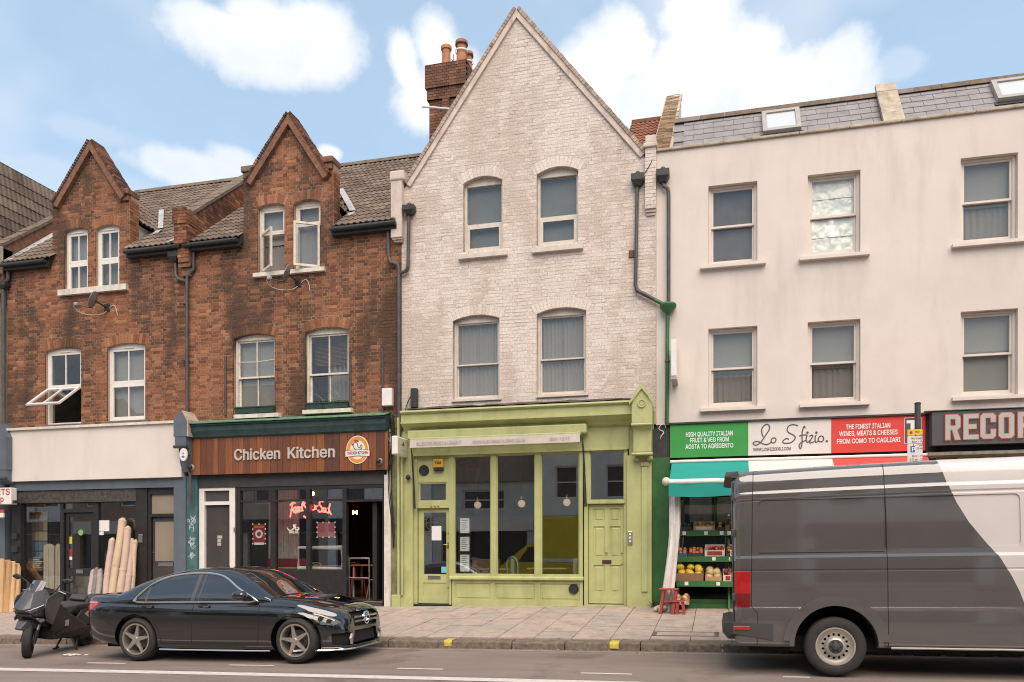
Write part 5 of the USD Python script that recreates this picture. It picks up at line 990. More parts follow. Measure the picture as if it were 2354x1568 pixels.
lb = thing('door_lamp', 'small black globe lamp on the green pilaster beside the glazed door', 'lamp'); put(lb, 'globe', G().ball((X_(938, -.2), -.2, Z_(938, 1097.5, -.2)), .055), BLACK, smooth=True); put(lb, 'stem', G().tube([(X_(938, -.2), -.2, Z_(938, 1097, -.2)), (X_(938, -.2), -.12, Z_(938, 1097, -.2))], .02, 8), BLACK)

# ---- the chicken shop
ck_t = zline(425, 972, 882, 952, -.35); k0, k1 = X_(427, -.35), X_(884, -.35)
put(hB, 'cornice', G().prof(Polygon([(-.001, ck_t + .08), (-.37, ck_t - .035), (-.37, ck_t - .075), (-.33, ck_t - .08), (-.32, ck_t - .2), (-.28, ck_t - .26), (-.26, ck_t - .33), (-.2, ck_t - .36), (-.001, ck_t - .36)]), k0, k1), TEAL, smooth=20)
put(hB, 'cornice_ledge', G().prof(Polygon([(-.001, ck_t + .10), (-.41, ck_t - .02), (-.41, ck_t - .036), (-.001, ck_t + .081)]), k0 - .02, k1 + .02), COPPER)
ft, fb = zline(432, 1009.6, 892, 991, -.2), zline(432, 1093, 892, 1080, -.2); f0, f1 = X_(433, -.2), X_(892, -.2)
sgn = put(hB, 'sign_board', G().box(f0, f1, -.17, -.02, fb, ft), BLACK)
WOODS = [mat('cladding_%s' % n, c, .45, .25, 3.5, .0015, 30, stretch=(9, 9, .8)) for n, c in (('rust', (.195, .064, .024)), ('brown', (.14, .05, .023)), ('amber', (.235, .082, .027)), ('umber', (.1, .04, .02)))]
rng = np.random.default_rng(14); x = f0
while x < f1 - .01:
    w = min(rng.choice([.13, .16, .19]), f1 - x); put(sgn, 'plank', G().add(rbox(x + .002, x + w - .002, -.2, -.171, fb + .002, ft - .002, .004, 0)), WOODS[rng.choice(4, p=[.35, .3, .15, .2])]); x += w
LET = mat('letter_silver', (.5, .45, .39), .45, .06, 4)
def px_text(h, s, p0, p1, zbase, hh, Y, m, **k): a, b = X_(p0, Y), X_(p1, Y); return lettering(h, s, a, zbase, hh, Y, m, width=b - a, **k)
zb_ = zline(540, 1057, 765, 1051, -.22); hh = .245
px_text(sgn, 'Chicken', 538, 643, zb_, hh, -.201, LET, depth=.03, bold=True); px_text(sgn, 'Kitchen', 660, 768, zb_, hh, -.201, LET, depth=.03, bold=True)
LX, LZ = X_(822, -.21), Z_(822, 1034, -.21); ORG = mat('logo_orange', (.68, .27, .03), .5, .04, 3); LW = mat('logo_white', (.72, .68, .63), .5, .04, 3); RD = mat('logo_red', (.36, .03, .04), .5, .04, 3)
def ell(rx, rz): return affinity.translate(affinity.scale(Point(0, 0).buffer(1, 24), rx, rz), LX, LZ)
rx, rz_ = .275, .315
lg = put(hB, 'logo_badge', G().poly(ell(rx, rz_), -.212, -.201), LW, 'oval white, orange and red badge with a chicken outline'); put(lg, 'orange_ring', G().poly(ell(rx - .02, rz_ - .02).difference(ell(rx - .09, rz_ - .1)), -.2145, -.2121), ORG)
ban = Polygon([(LX - .29, LZ - .15), (LX - .29, LZ - .02), (LX, LZ + .0), (LX + .29, LZ - .02), (LX + .29, LZ - .15), (LX, LZ - .13)]); put(lg, 'banner', G().poly(ban, -.219, -.2146), LW); put(lg, 'banner_edge', G().poly(ban.buffer(.012).difference(ban), -.218, -.2147), RD)
centred(lg, 'CHICKEN KITCHEN', LX, LZ - .1, .062, -.2195, RD, width=.5, bold=True)
put(lg, 'bird_outline', G().poly(union_all([stroke([(LX + p, LZ + q) for p, q in pts], .014) for pts in ([(-.1, .12), (-.06, .02), (.02, -.0), (.1, .03), (.1, .1), (.06, .03)], [(-.1, .12), (-.07, .17), (-.02, .16), (.0, .11), (.05, .05)])]), -.217, -.2123), INK)
put(lg, 'comb', G().poly(union_all([Point(LX + p, LZ + q).buffer(.022) for p, q in ((-.06, .2), (-.025, .205), (.008, .19), (-.12, .12))]), -.217, -.2123), RD)
for px, py, lb in ((869, 1059.7, 'small dark dome camera at the right end of the wood sign'), (436, 1074, 'small dark dome camera at the left end of the wood sign')):
    t = thing('dome_camera', lb, 'security camera'); x, z = X_(px, -.28), Z_(px, py, -.28); put(t, 'dome', G().ball((x, -.27, z), .06), BLACK, smooth=True); put(t, 'base', G().lathe([(.001, .06), (.06, .055), (.075, 0)], (x, -.2, z), 'y', 16), GREYP, smooth=40)
# box and frame below the sign
bt, bb = fb, Z_(670, 1117, -.05)
put(hB, 'shutter_box', G().box(X_(456), X_(887), -.04, .3, bb, bt + .0), CHAR); put(hB, 'shop_beam', G().box(xA1 + .01, xB1 - .01, .0, .3, bt + .001, 4.6), BLACK)
GRAF = mat('graffiti', (.45, .5, .48), .7, .1, 5)
q0, q1 = X_(434), X_(458); tp = put(hB, 'pilaster', G().box(q0, q1, -.08, .3, gz(-12) - .05, fb - .002), mat('teal_pilaster', (.05, .125, .13), .7, .3, 5, streak=.4, stc=(.03, .05, .05), stscale=4))
rng = np.random.default_rng(3); gg = []
for k in range(16):
    cx, cz = rng.uniform(q0 + .07, q1 - .07), rng.choice([Z_(446, 1205), Z_(446, 1245), Z_(446, 1285)]) + rng.uniform(-.14, .14); gg.append(stroke([(cx + rng.uniform(-.07, .07), cz + rng.uniform(-.08, .08)) for _ in range(5)], .011))
put(tp, 'graffiti', G().poly(union_all(gg).intersection(sbox(q0 + .005, 0, q1 - .005, 9)), -.0825, -.0805), GRAF)
put(hB, 'pilaster', G().box(X_(887), X_(902), -.1, .3, gz(-7) - .03, fb - .1), OLDWHITE); put(hB, 'fascia_end', G().box(X_(893), X_(902), -.1, .3, fb - .099, ck_t - .3), OLDWHITE)
# flat door in a white frame
e0, e1 = X_(459), X_(541); gd = gz(-11.5)
fz = Z_(500, 1121); put(hB, 'door_frame', ring(sbox(e0, gd, e1, fz), [sbox(X_(470), Z_(500, 1153), X_(528), Z_(500, 1128)), sbox(X_(471), gd + .02, X_(529), Z_(500, 1161))], -.02, .12), WHITE)
fl = put(hB, 'fanlight', G().box(X_(470) + .001, X_(528) - .001, .04, .05, Z_(500, 1153) + .001, Z_(500, 1128) - .001), mat('smoked_pane', (.07, .065, .06), .15, .1, 3))
dr_ = put(hB, 'door', G().add(rbox(X_(471) + .004, X_(529) - .004, .05, .1, gd + .03, Z_(500, 1162), .006, 0)), mat('charcoal_door', (.05, .045, .043), .45, .15, 3))
ns = G()
for k, wd_ in enumerate((.13, .1, .1)): ns.box(X_(497), X_(497) + wd_, .047, .0495, Z_(503, 1238 + k * 8.3), Z_(503, 1231 + k * 8.3))
put(dr_, 'note', ns, mat('note', (.42, .38, .33), .7, .1, 5)); bl = put(hB, 'doorbell', G().add(rbox(X_(539), X_(544), -.045, -.021, Z_(541, 1222), Z_(541, 1213), .004, 1)), STEEL)
put(hB, 'lintel', G().box(X_(456), X_(546), -.02, .28, fz + .001, bb - .001), BLACK)
# black shopfront with three lights and an open doorway
s0, s1, st = X_(543), X_(887), bb - .001; gs = gz(-8)
bars = [(553, 622.5), (634, 704.5), (713, 788)]; zt2, ztr, zgb2 = Z_(670, 1126), Z_(670, 1153), Z_(670, 1309)
op = sbox(X_(797), gs + .12, X_(880), Z_(838, 1153)); hi = [sbox(X_(a), ztr + .045, X_(b), zt2) for a, b in bars] + [sbox(X_(797), Z_(838, 1148), X_(880), Z_(838, 1122))]
lo = [sbox(X_(a), zgb2, X_(b), ztr) for a, b in bars]
sf = put(hB, 'shop_window', ring(sbox(s0, gs - .02, s1, st), hi + lo + [op], -.02, .1), BLACK)
for p in hi + lo: a, c, b, d = p.bounds; put(sf, 'pane', G().box(a + .001, b - .001, .04, .047, c + .001, d - .001), SHOPGLASS)
put(hB, 'threshold', G().box(X_(797), X_(880), -.05, .6, gs - .03, gs + .119), CHAR); put(hB, 'threshold_trim', G().box(X_(797), X_(882), -.055, -.051, gs + .1, gs + .122), STEEL)
put(hB, 'door', ring(sbox(X_(872, .5), gs + .14, X_(882, .5), Z_(838, 1155)), [], .12, .95), BLACK, 'black framed door standing open inwards')
REDP = mat('red_panel', (.3, .022, .022), .5, .12, 3)
for px0, px1, c0, c1, lb in ((581, 610, 1250, 1205, 'maroon poster with a white roundel, held by white pads'), (729, 770, 1235, 1201, 'pink backed poster held by white pads')):
    Y = .052; a, b, c, d = rect(px0, px1, c1, c0, Y); po = put(sf, 'poster', G().box(a, b, Y, Y + .004, c, d), REDP if px0 < 600 else mat('pink_poster', (.35, .1, .1), .6, .1, 3), lb)
    g = G()
    for u in np.linspace(0, 1, 3 if px0 < 600 else 4):
        for v in np.linspace(0, 1, 5 if px0 < 600 else 4):
            if u in (0, 1) or v in (0, 1): g.lathe([(.001, .006), (.018, .004), (.02, 0)], (a + u * (b - a), Y, c + v * (d - c)), 'y', 10)
    put(po, 'pads', g, PLAST)
    if px0 < 600:
        m = ((a + b) / 2, c + (d - c) * .5); put(po, 'roundel', G().poly(Point(m).buffer(.1).difference(Point(m).buffer(.055)).union(sbox(m[0] - .13, m[1] - .26, m[0] + .13, m[1] - .2)), Y - .003, Y - .0005), LW); lettering(po, 'NOW OPEN', a + .04, d - .09, .05, Y - .001, ORG, width=b - a - .08, bold=True)
al_ = [stroke([(X_(p, .03), Z_(p, q, .03)) for p, q in pts], .018) for pts in ([(661, 1214), (663, 1218), (669, 1219), (673, 1215)], [(674, 1206), (674, 1216), (668, 1219)], [(680, 1206), (677, 1213), (681, 1218), (684, 1217)], [(676, 1207), (680, 1214)], [(683, 1213), (687, 1215), (684, 1219)])]
put(sf, 'script_lettering', G().poly(union_all(al_), .034, .0385), PLAST); px_text(sf, 'HALAL', 664, 686, Z_(675, 1226, .03), .06, .0385, PLAST, bold=True)
NEON = mat('neon_red', (.9, .1, .08), .4, 0, 1, emit=((1.0, .07, .05), 7.0))
def neon(px, pts): return [(X_(px + p, .16), .16, Z_(px + p, q, .16)) for p, q in pts]
nn = thing('neon_sign', 'red neon script sign glowing behind the glass of the chicken shop', 'neon sign')
ltr = [[(667, 1162), (674, 1156), (681, 1157)], [(674, 1157), (671, 1172), (667, 1189)], [(668, 1173), (676, 1171)], [(678, 1175), (683, 1171), (682, 1166), (678, 1168), (677, 1177), (681, 1179), (685, 1174)], [(686, 1174), (691, 1169), (690, 1165), (686, 1168), (685, 1176), (689, 1177), (693, 1172)],
       [(699, 1167), (695, 1166), (693, 1173), (697, 1175), (700, 1168), (703, 1153), (700, 1172), (703, 1174)], [(708, 1156), (709, 1166), (714, 1168), (717, 1156), (714, 1176), (709, 1190), (704, 1186)], [(722, 1164), (718, 1168), (720, 1173), (725, 1170), (724, 1164), (722, 1164)],
       [(727, 1163), (728, 1172), (733, 1171), (735, 1163), (736, 1172)], [(738, 1172), (739, 1164), (743, 1163)], [(757, 1154), (751, 1152), (747, 1158), (752, 1165), (755, 1172), (749, 1177), (744, 1172)], [(761, 1168), (757, 1170), (758, 1177), (763, 1176), (764, 1170), (761, 1168)], [(766, 1169), (767, 1178), (771, 1178), (773, 1170), (774, 1180)], [(777, 1158), (776, 1178), (780, 1183)]]
for st_ in ltr:
    st_ = [((p - 667) * .84 + 667, q) for p, q in st_]; put(nn, 'glass_tube', G().tube(spline(neon(0, st_), 4) if len(st_) > 2 else neon(0, st_), .016, 6), NEON)
put(nn, 'backing_wire', G().tube(neon(0, [(667, 1182), (715, 1180), (762, 1178)]), .004, 4), IRON)
# inside the chicken shop
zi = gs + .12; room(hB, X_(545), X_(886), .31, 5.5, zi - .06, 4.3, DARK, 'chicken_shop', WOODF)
zc = [(X_(548, 1.2) + k * .035, 1.25 + (.012 if k % 2 else -.012)) for k in range(int((X_(690, 1.2) - X_(548, 1.2)) / .035))]
put(hB, 'corrugated_wall', G().plan(LineString(zc).buffer(.004, cap_style=2), zi + .95, 3.7), mat('galvanised', (.6, .59, .56), .5, .2, 7, metal=.15)); put(hB, 'red_wall', G().box(X_(552, 1.2), X_(705, 1.2), 1.2, 1.24, zi, zi + .949), REDP)
table(X_(655, .75), .75, zi, 1.0, .6, .74, OAK, PLAST, 'pale wooden table behind the first lights of the chicken shop'); table(X_(760, 1.3), 1.5, zi, .9, .6, .78, OAK, PLAST, 'pale wooden table further back in the chicken shop'); table(X_(848, 1.6), 1.7, zi, .8, .6, .8, OAK, PLAST, 'pale wooden table seen through the open doorway')
YC = mat('yellow_metal', (.48, .4, .05), .4, .1, 5); RC = mat('red_metal', (.35, .04, .03), .4, .1, 5)
chair(X_(720, .9), 1.0, zi, .4, YC, 'yellow metal chair inside the right lights of the chicken shop'); chair(X_(866, 1.0), 1.1, zi, -.5, YC, 'yellow metal chair just inside the open doorway'); chair(X_(815, 1.3), 1.4, zi, .7, RC, 'red metal chair inside the open doorway')
rl = thing('pipe_rail', 'white scaffold pipe rail standing inside the right light of the chicken shop', 'rail'); Y = .3; r_ = rect(686, 786, 1259, 1307, Y)
put(rl, 'frame', G().tube([(r_[0], Y, r_[2]), (r_[1], Y, r_[2]), (r_[1], Y, r_[3]), (r_[0], Y, r_[3])], .03, 8, closed=True), PLAST)
for s_ in (0, 1): put(rl, 'post', G().tube([(r_[s_] + (.05 if s_ == 0 else -.05), Y, zi), (r_[s_] + (.05 if s_ == 0 else -.05), Y, r_[2] - .03)], .025, 8), PLAST)
rl = thing('pipe_rail', 'steel pipe rail just inside the open doorway of the chicken shop', 'rail'); Y = .5; xa, xb = X_(803, Y), X_(849, Y)
for s_, x in ((0, xa), (1, xb)): put(rl, 'post', G().tube([(x, Y, zi), (x, Y, zi + .98)], .024, 8), STEEL)
for z in (.96, .5): put(rl, 'rail', G().tube([(xa, Y, zi + z), (xb, Y, zi + z)], .022, 8), STEEL)
BULB2 = mat('filament', (.9, .5, .2), .4, 0, 1, emit=((1, .45, .12), 12.0))
for px, py, Y, lb in ((588, 1177, .9, 'glowing filament lamp by the left poster of the chicken shop'), (601, 1175, 1.0, 'glowing filament lamp right of another, above the left poster'), (812, 1178, 1.4, 'glowing filament lamp seen through the open doorway'), (820, 1178, 1.5, 'glowing filament lamp deeper in the open doorway'), (720, 1135, 1.2, 'glowing filament lamp above the neon script')):
    t = thing('filament_lamp', lb, 'pendant lamp'); x, z = X_(px, Y), Z_(px, py, Y); put(t, 'bulb', G().ball((x, Y, z), (.03, .03, .05)), BULB2, smooth=True); put(t, 'cord', G().tube([(x, Y, z + .05), (x, Y, min(4.2, z + 1.2))], .006, 5), IRON)

# ---- the flooring shop at the left
lt, lb_z = zline(19, 988, 417, 966, -.2), zline(19, 1108.5, 417, 1095, -.2); l0, l1 = X_(19, -.2), X_(417, -.2)
put(hA, 'shop_fascia', G().box(l0, l1, -.2, .28, lb_z, lt), CREAM, 'blank cream painted sign board'); put(hA, 'fascia_drip', G().prof(Polygon([(-.24, lt), (0, lt + .06), (0, lt), (-.24, lt - .05), (-.26, lt - .05), (-.26, lt + .01)]), l0, X_(408, -.2)), OLDWHITE)
gt, gb = lb_z - .001, zline(31, 1137, 405, 1111, -.1); put(hA, 'shutter_box', G().box(X_(30), X_(407), -.1, .28, gb, gt), SLATEB); put(hA, 'shop_beam', G().box(xA0, xA1, .0, .29, lt - .05, 4.6), BLACK)
p0, p1 = X_(407), X_(434); put(hA, 'pilaster', G().box(p0, p1, -.12, .3, gz(-12.5) - .05, gt), SLATEB)
cz = [Z_(416, q, -.4) for q in (946, 968, 1004, 1030, 1060, 1083)]; c0, c1 = X_(402, -.4), X_(431, -.4); xm = (c0 + c1) / 2
con = put(hA, 'console', G().poly(Polygon([(c0, cz[2]), (c1, cz[2]), (c1, cz[1]), (xm, cz[0]), (c0, cz[1])]), -.45, 0), SLATEB); put(con, 'pale_side', G().poly(Polygon([(c1 + .001, cz[2]), (c1 + .04, cz[2]), (c1 + .04, cz[1] + .02), (xm + .06, cz[0] + .02), (xm + .03, cz[0]), (c1 + .001, cz[1])]), -.43, 0), STONE)
put(con, 'scroll', G().prof(Polygon([(-.44, cz[2] - .001), (-.43, cz[3] + .05), (-.3, cz[3]), (-.26, cz[4]), (-.16, cz[5]), (-.12, cz[5]), (-.1, cz[2] - .001)]), c0 + .03, c1 - .02), SLATEB, smooth=25); put(con, 'mould', G().tube([(c0, -.43, cz[3] + .03), (c1, -.43, cz[3] + .03)], .04, 8), CHAR)
ov = thing('oval_sign', 'small white oval sign on the console beside the wood clad fascia', 'sign'); ox, oz = X_(421, -.5), Z_(421, 1045, -.5); put(ov, 'plate', G().poly(affinity.translate(affinity.scale(Point(0, 0).buffer(1, 16), .1, .15), ox, oz), -.5, -.46), PLAST); put(ov, 'emblem', G().poly(union_all([Polygon([(ox, oz + .07), (ox - .025, oz + .01), (ox + .025, oz + .01)]), Polygon([(ox - .05, oz - .05), (ox, oz - .02), (ox + .05, oz - .05), (ox, oz - .08)])]), -.503, -.5005), mat('sign_blue', (.12, .15, .35), .5, .05, 3))
put(ov, 'stem', G().tube([(ox, -.46, oz), (ox, -.25, oz)], .02, 6), IRON)
pipe(hA, pp([(429, 955), (431, 1070), (437, 1090), (437, 1165)], -.2), .03)
gl = gz(-15); z54 = Z_(180, 1155, .02)
put(hA, 'shutter_roll', G().box(X_(45), X_(316), -.06, .25, z54, gb - .001), mat('dirty_shutter', (.06, .05, .042), .6, .6, 14)); 
rng = np.random.default_rng(2)
shf = []; b0 = (31, 51); put(hA, 'pilaster', G().box(X_(31), X_(51), -.05, .3, gl - .05, gb - .001), BLACK); put(hA, 'pilaster', G().box(X_(314), X_(341), -.05, .3, gl - .05, gb - .001), BLACK)
zg = Z_(180, 1340); zt3 = z54 - .002
sf = put(hA, 'shop_window', ring(sbox(X_(51), gl, X_(314), zt3), [sbox(X_(52), gl + .35, X_(138), zt3 - .02), sbox(X_(145), Z_(180, 1170), X_(214), zt3 - .02), sbox(X_(146), gl + .02, X_(215), Z_(180, 1178)), sbox(X_(226), gl + .35, X_(312), zt3 - .02)], .0, .1), BLACK)
for a, b, c, d in ((52, 138, gl + .35, zt3 - .02), (145, 214, Z_(180, 1170), zt3 - .02), (226, 312, gl + .35, zt3 - .02)): put(sf, 'pane', G().box(X_(a) + .001, X_(b) - .001, .04, .047, c + .001, d - .001), SHOPGLASS)
dr_ = put(hA, 'door', ring(sbox(X_(148), gl + .03, X_(213), Z_(180, 1180)), [sbox(X_(155), Z_(180, 1306), X_(206), Z_(180, 1188)), sbox(X_(155), gl + .2, X_(206), Z_(180, 1325))], .05, .1), BLACK)
for c, d in ((Z_(180, 1306), Z_(180, 1188)), (gl + .2, Z_(180, 1325))): put(dr_, 'pane', G().box(X_(155) + .001, X_(206) - .001, .07, .077, c + .001, d - .001), SHOPGLASS)
put(dr_, 'letterbox', G().add(rbox(X_(172), X_(188), .035, .049, Z_(180, 1318), Z_(180, 1310), .003, 1)), STEEL)
for (a, b, c, d), m, lb in (((152, 161, 1250, 1234), mat('sticker_yellow', (.6, .48, .05), .5, .05, 3), 'yellow sticker'), ((152, 160, 1280, 1262), RD, 'red and white sticker'), ((152, 161, 1287, 1280), NOTE, 'white sticker')): put(dr_, 'sticker', G().box(X_(a), X_(b), .066, .068, Z_(157, c), Z_(157, d)), m, lb)
gs_ = put(dr_, 'sticker', G().poly(Point(X_(181), Z_(181, 1224)).buffer(.075), .066, .069), mat('sticker_green', (.16, .42, .12), .5, .05, 3), 'round green sticker')
put(sf, 'notice', G().box(X_(225), X_(249), .03, .033, Z_(237, 1221), Z_(237, 1196)).box(X_(225), X_(236), .03, .033, Z_(231, 1230), Z_(231, 1222)), NOTE)
z22 = gz(-13.3); put(hA, 'flat_frame', ring(sbox(X_(341), z22, X_(407), gb - .001), [sbox(X_(347), Z_(374, 1181), X_(401), Z_(374, 1136)), sbox(X_(348), z22 + .02, X_(402), Z_(374, 1188))], -.02, .1), BLACK)
FROST = mat('frosted_pane', (.27, .225, .165), .3, .06, 2); put(hA, 'fanlight', G().box(X_(347) + .001, X_(401) - .001, .03, .05, Z_(374, 1181) + .001, Z_(374, 1136) - .001), FROST)
dr_ = put(hA, 'door', ring(sbox(X_(349), z22 + .03, X_(401), Z_(374, 1189)), [sbox(X_(353), Z_(374, 1290), X_(398), Z_(374, 1198))], .04, .09), CHAR); put(dr_, 'pane', G().box(X_(353) + .001, X_(398) - .001, .055, .065, Z_(374, 1290) + .001, Z_(374, 1198) - .001), FROST); put(dr_, 'letterbox', G().add(rbox(X_(362), X_(396), .025, .039, Z_(380, 1302), Z_(380, 1294), .003, 1)), STEEL)
put(dr_, 'lock', G().lathe([(.001, .014), (.02, .012), (.024, 0)], (X_(350.5), .039, Z_(350, 1270)), 'y', 12), STEEL); put(hA, 'intercom', G().add(rbox(X_(323), X_(332), -.08, -.051, Z_(328, 1247), Z_(328, 1228), .006, 1)), STEEL)
for k in range(2): put(hA, 'electric_box', G().add(rbox(X_(34 + k), X_(47 - k), -.12, -.051, Z_(40, 1270 - 30 * k), Z_(40, 1256 - 30 * k), .01, 1)), IRON)
room(hA, X_(33), X_(405), .31, 4.5, gl - .04, 4.2, mat('shop_back', (.45, .37, .29), .9, .25, 2), 'flooring_shop', WOODF)
ORW = mat('orange_wood', (.34, .115, .04), .5, .15, 5); put(hA, 'orange_post', G().box(X_(53, .3), X_(70, .3), .2, .26, gl, Z_(60, 1160, .2)), ORW); put(hA, 'orange_shelf', G().box(X_(53, .3), X_(100, .3), .27, .6, Z_(80, 1312, .3), Z_(80, 1307, .3)), ORW)
sg_ = put(hA, 'leaded_panel', G().box(X_(70, .5), X_(110, .5), .5, .54, Z_(90, 1290, .5), Z_(90, 1172, .5)), IRON); GL_ = [mat('pane_%s' % n, c, .25, .1, 5) for n, c in (('ochre', (.62, .46, .26)), ('plum', (.34, .2, .2)), ('blue', (.24, .32, .38)), ('tan', (.6, .48, .34)))]
for i in range(4):
    for j in range(5): a = X_(70 + i * 10, .5); b = X_(70 + i * 10 + 9, .5); put(sg_, 'pane', G().box(a, b, .49, .499, Z_(90, 1290 - j * 23 - 1, .5), Z_(90, 1290 - j * 23 - 22, .5)), GL_[2 if j < 2 else (1 if (i in (1, 2) and j == 3) else (0, 3)[(i + j) % 2])])
LAM = mat('laminate', (.58, .48, .36), .5, .15, 4, stretch=(6, 6, .6)); CARD = [mat('card_%s' % n, c, .85, .1, 2.5, .003, 20) for n, c in (('a', (.5, .31, .15)), ('b', (.42, .25, .115)), ('c', (.55, .36, .19)))]
for k, (p, q, lb) in enumerate(((100, 124, 'round topped pale laminate sample board nearer the orange post'), (127, 150, 'round topped pale laminate sample board beside the shop door frame'))):
    Y = .16; a, b, c, d = rect(p, q if q < 140 else 139, 1250, 1355, Y); t = thing('laminate_board', lb, 'sample board'); put(t, 'board', G().poly(sbox(a, gl + .35, b, d - .1).union(affinity.translate(affinity.scale(Point(0, 0).buffer(1, 12), (b - a) / 2, .1), (a + b) / 2, d - .1)), Y, Y + .03), LAM)
    put(t, 'groove', G().box((a + b) / 2 - .004, (a + b) / 2 + .004, Y - .003, Y - .0005, gl + .36, d - .12), mat('groove%d' % k, (.2, .15, .1), .7))
sk = thing('folded_rugs', 'pile of folded fabric samples behind the left shop window', 'fabric pile'); rng = np.random.default_rng(6)
for k in range(6): put(sk, 'fabric', G().add(rbox(X_(68, .4) + rng.uniform(0, .06), X_(99, .4) - rng.uniform(0, .08), .35, .75, Z_(84, 1307, .4) + k * .05, Z_(84, 1307, .4) + k * .05 + .045, .02, 1)), mat('fabric%d' % k, tuple(np.array((.52, .45, .38)) * rng.uniform(.6, 1.3)), .9, .2, 8))
for k, (px, w, h_) in enumerate(((165, .4, .5), (190, .5, .9), (250, .5, .7), (285, .5, 1.1), (300, .4, .6), (240, .4, 1.4))): put(hA, 'stacked_goods', G().add(rbox(X_(px, 1.2) - w / 2, X_(px, 1.2) + w / 2, 1.0 + .2 * (k % 3), 1.6 + .2 * (k % 3), gl, gl + h_, .05, 1)), mat('goods%d' % k, [(.25, .19, .14), (.4, .34, .27), (.16, .15, .15), (.32, .26, .2), (.42, .36, .3), (.26, .24, .22)][k], .9, .3, 9))
# cardboard sheets leaning by the left edge
for k, (p0, p1, pt) in enumerate(((-22, 6, 1284), (0, 20, 1287), (12, 31, 1290), (24, 42, 1292))):
    Y0, Y1 = -.75 + .02 * k, -.35 + .1 * k; xa, xb = X_(p0, Y0), X_(p1, Y0); ua, ub = X_(p0 + 4, Y1), X_(p1 + 4, Y1); zb0 = float(pave_z(xa, -.6)) + .005; zt0 = Z_((p0 + p1) / 2, pt, -.4)
    t = thing('cardboard_sheet', ['tan cardboard sheet at the very left edge of its leaning row', 'tan cardboard sheet second from the left edge, leaning behind the first', 'tan cardboard sheet third from the left edge with a dark open end', 'tan cardboard sheet with a rounded torn top corner, nearest the scooter'][k], 'cardboard'); sh = .12 - .02 * k
    for q in range(3): put(t, 'ply', G().hexa([(xa, Y0 + q * .017, zb0), (xb, Y0 + q * .017 - .02, zb0), (xb, Y0 + q * .017, zb0), (xa, Y0 + q * .017 + .015, zb0)], [(ua, Y1 + q * .017, zt0 - q * .02), (ub, Y1 + q * .017 - .02, zt0 - q * .03 - (.05 if k == 3 else 0)), (ub, Y1 + q * .017, zt0 - q * .03 - (.05 if k == 3 else 0)), (ua, Y1 + q * .017 + .015, zt0 - q * .02)]), CARD[(k + q) % 3])
# paper wrapped rolls leaning beside the flat door
PAPER = [mat('wrap_%s' % n, c, .75, .1, 3, .012, 9) for n, c in (('buff', (.52, .38, .28)), ('rose', (.5, .36, .3)), ('straw', (.55, .41, .28)))]
def roll(pb, pyb, pt, pyt, r, k, label, Yb=-.55, Yt=-.1, name='paper_roll', m=None):
    xb, zb0 = X_(pb, Yb), float(pave_z(X_(pb, Yb), Yb)) + .01; xt, zt0 = X_(pt, Yt), Z_(pt, pyt, Yt); t = thing(name, label, 'wrapped roll'); rng = np.random.default_rng(k)
    pts = [np.array((xb, Yb, zb0)) * (1 - s) + np.array((xt, Yt, zt0)) * s + (.012 * math.sin(s * 7 + k), 0, 0) for s in np.linspace(0, 1, 9)]
    put(t, 'wrap', G().tube(pts, [r * rng.uniform(.94, 1.05) for _ in pts], 12), m or PAPER[k % 3], smooth=50)
    q = pts[-1]; put(t, 'torn_end', G().tube([q - (0, 0, .002), q + (.01, .0, .05), q + (.03, .0, .1)], [r * 1.02, r * .9, r * .35], 9), m or PAPER[(k + 1) % 3]); s = pts[4]; put(t, 'tape', G().tube([s - (pts[5] - pts[4]) * .1, s + (pts[5] - pts[4]) * .1], r * 1.06, 12), m or PAPER[(k + 2) % 3], smooth=50)
roll(239, 1400, 257, 1246, .082, 1, 'paper wrapped roll, shorter and leftmost of the tall leaning rolls'); roll(254, 1400, 281, 1200, .098, 2, 'tallest paper wrapped roll with a crumpled torn top'); roll(272, 1400, 294, 1219, .085, 3, 'paper wrapped roll leaning against the right side of the tallest roll', -.6, -.15)
roll(288, 1400, 303, 1247, .08, 4, 'paper wrapped roll nearest the black flat doorway', -.5, -.1); roll(299, 1400, 311, 1250, .06, 5, 'thin paper wrapped roll squeezed behind its neighbours', -.35, -.1)
for k, (pb, pt, pyt) in enumerate(((205, 213, 1318), (214, 221, 1314), (223, 230, 1317))): roll(pb, 1400, pt, pyt, .065, 7 + k, ['short grey wrapped roll nearest the shop door', 'short grey wrapped roll in the middle of the knee high bundle', 'short grey wrapped roll of the knee high bundle beside the tall rolls'][k], -.6, -.35, m=mat('roll_grey%d' % k, [(.4, .34, .31), (.2, .17, .16), (.33, .28, .26)][k], .8, .2, 8))
# ---------------------------------------------------------------- the neighbour at the left edge
hN = thing('cream_house', 'sliver of a cream painted house with a tiled dormer roof at the left edge', 'terraced house')
xN = xA0 - .32
put(hN, 'wall', G().box(xN - 3.2, xN, .02, .3, 4.2, EAVE + .1), mat('old_cream_wall', (.5, .42, .3), .85, .15, 3, .004, 40, streak=.4, stc=(.25, .2, .14), stscale=2)); put(hN, 'end_pier', G().add(rbox(xN - .3, xN - .01, -.2, .3, 7.2, EAVE + .55, .03, 1)), STONE)
ax_, Yr0, zrN = X_(-60), .3, Z_(0, 401, 1.2) + .15
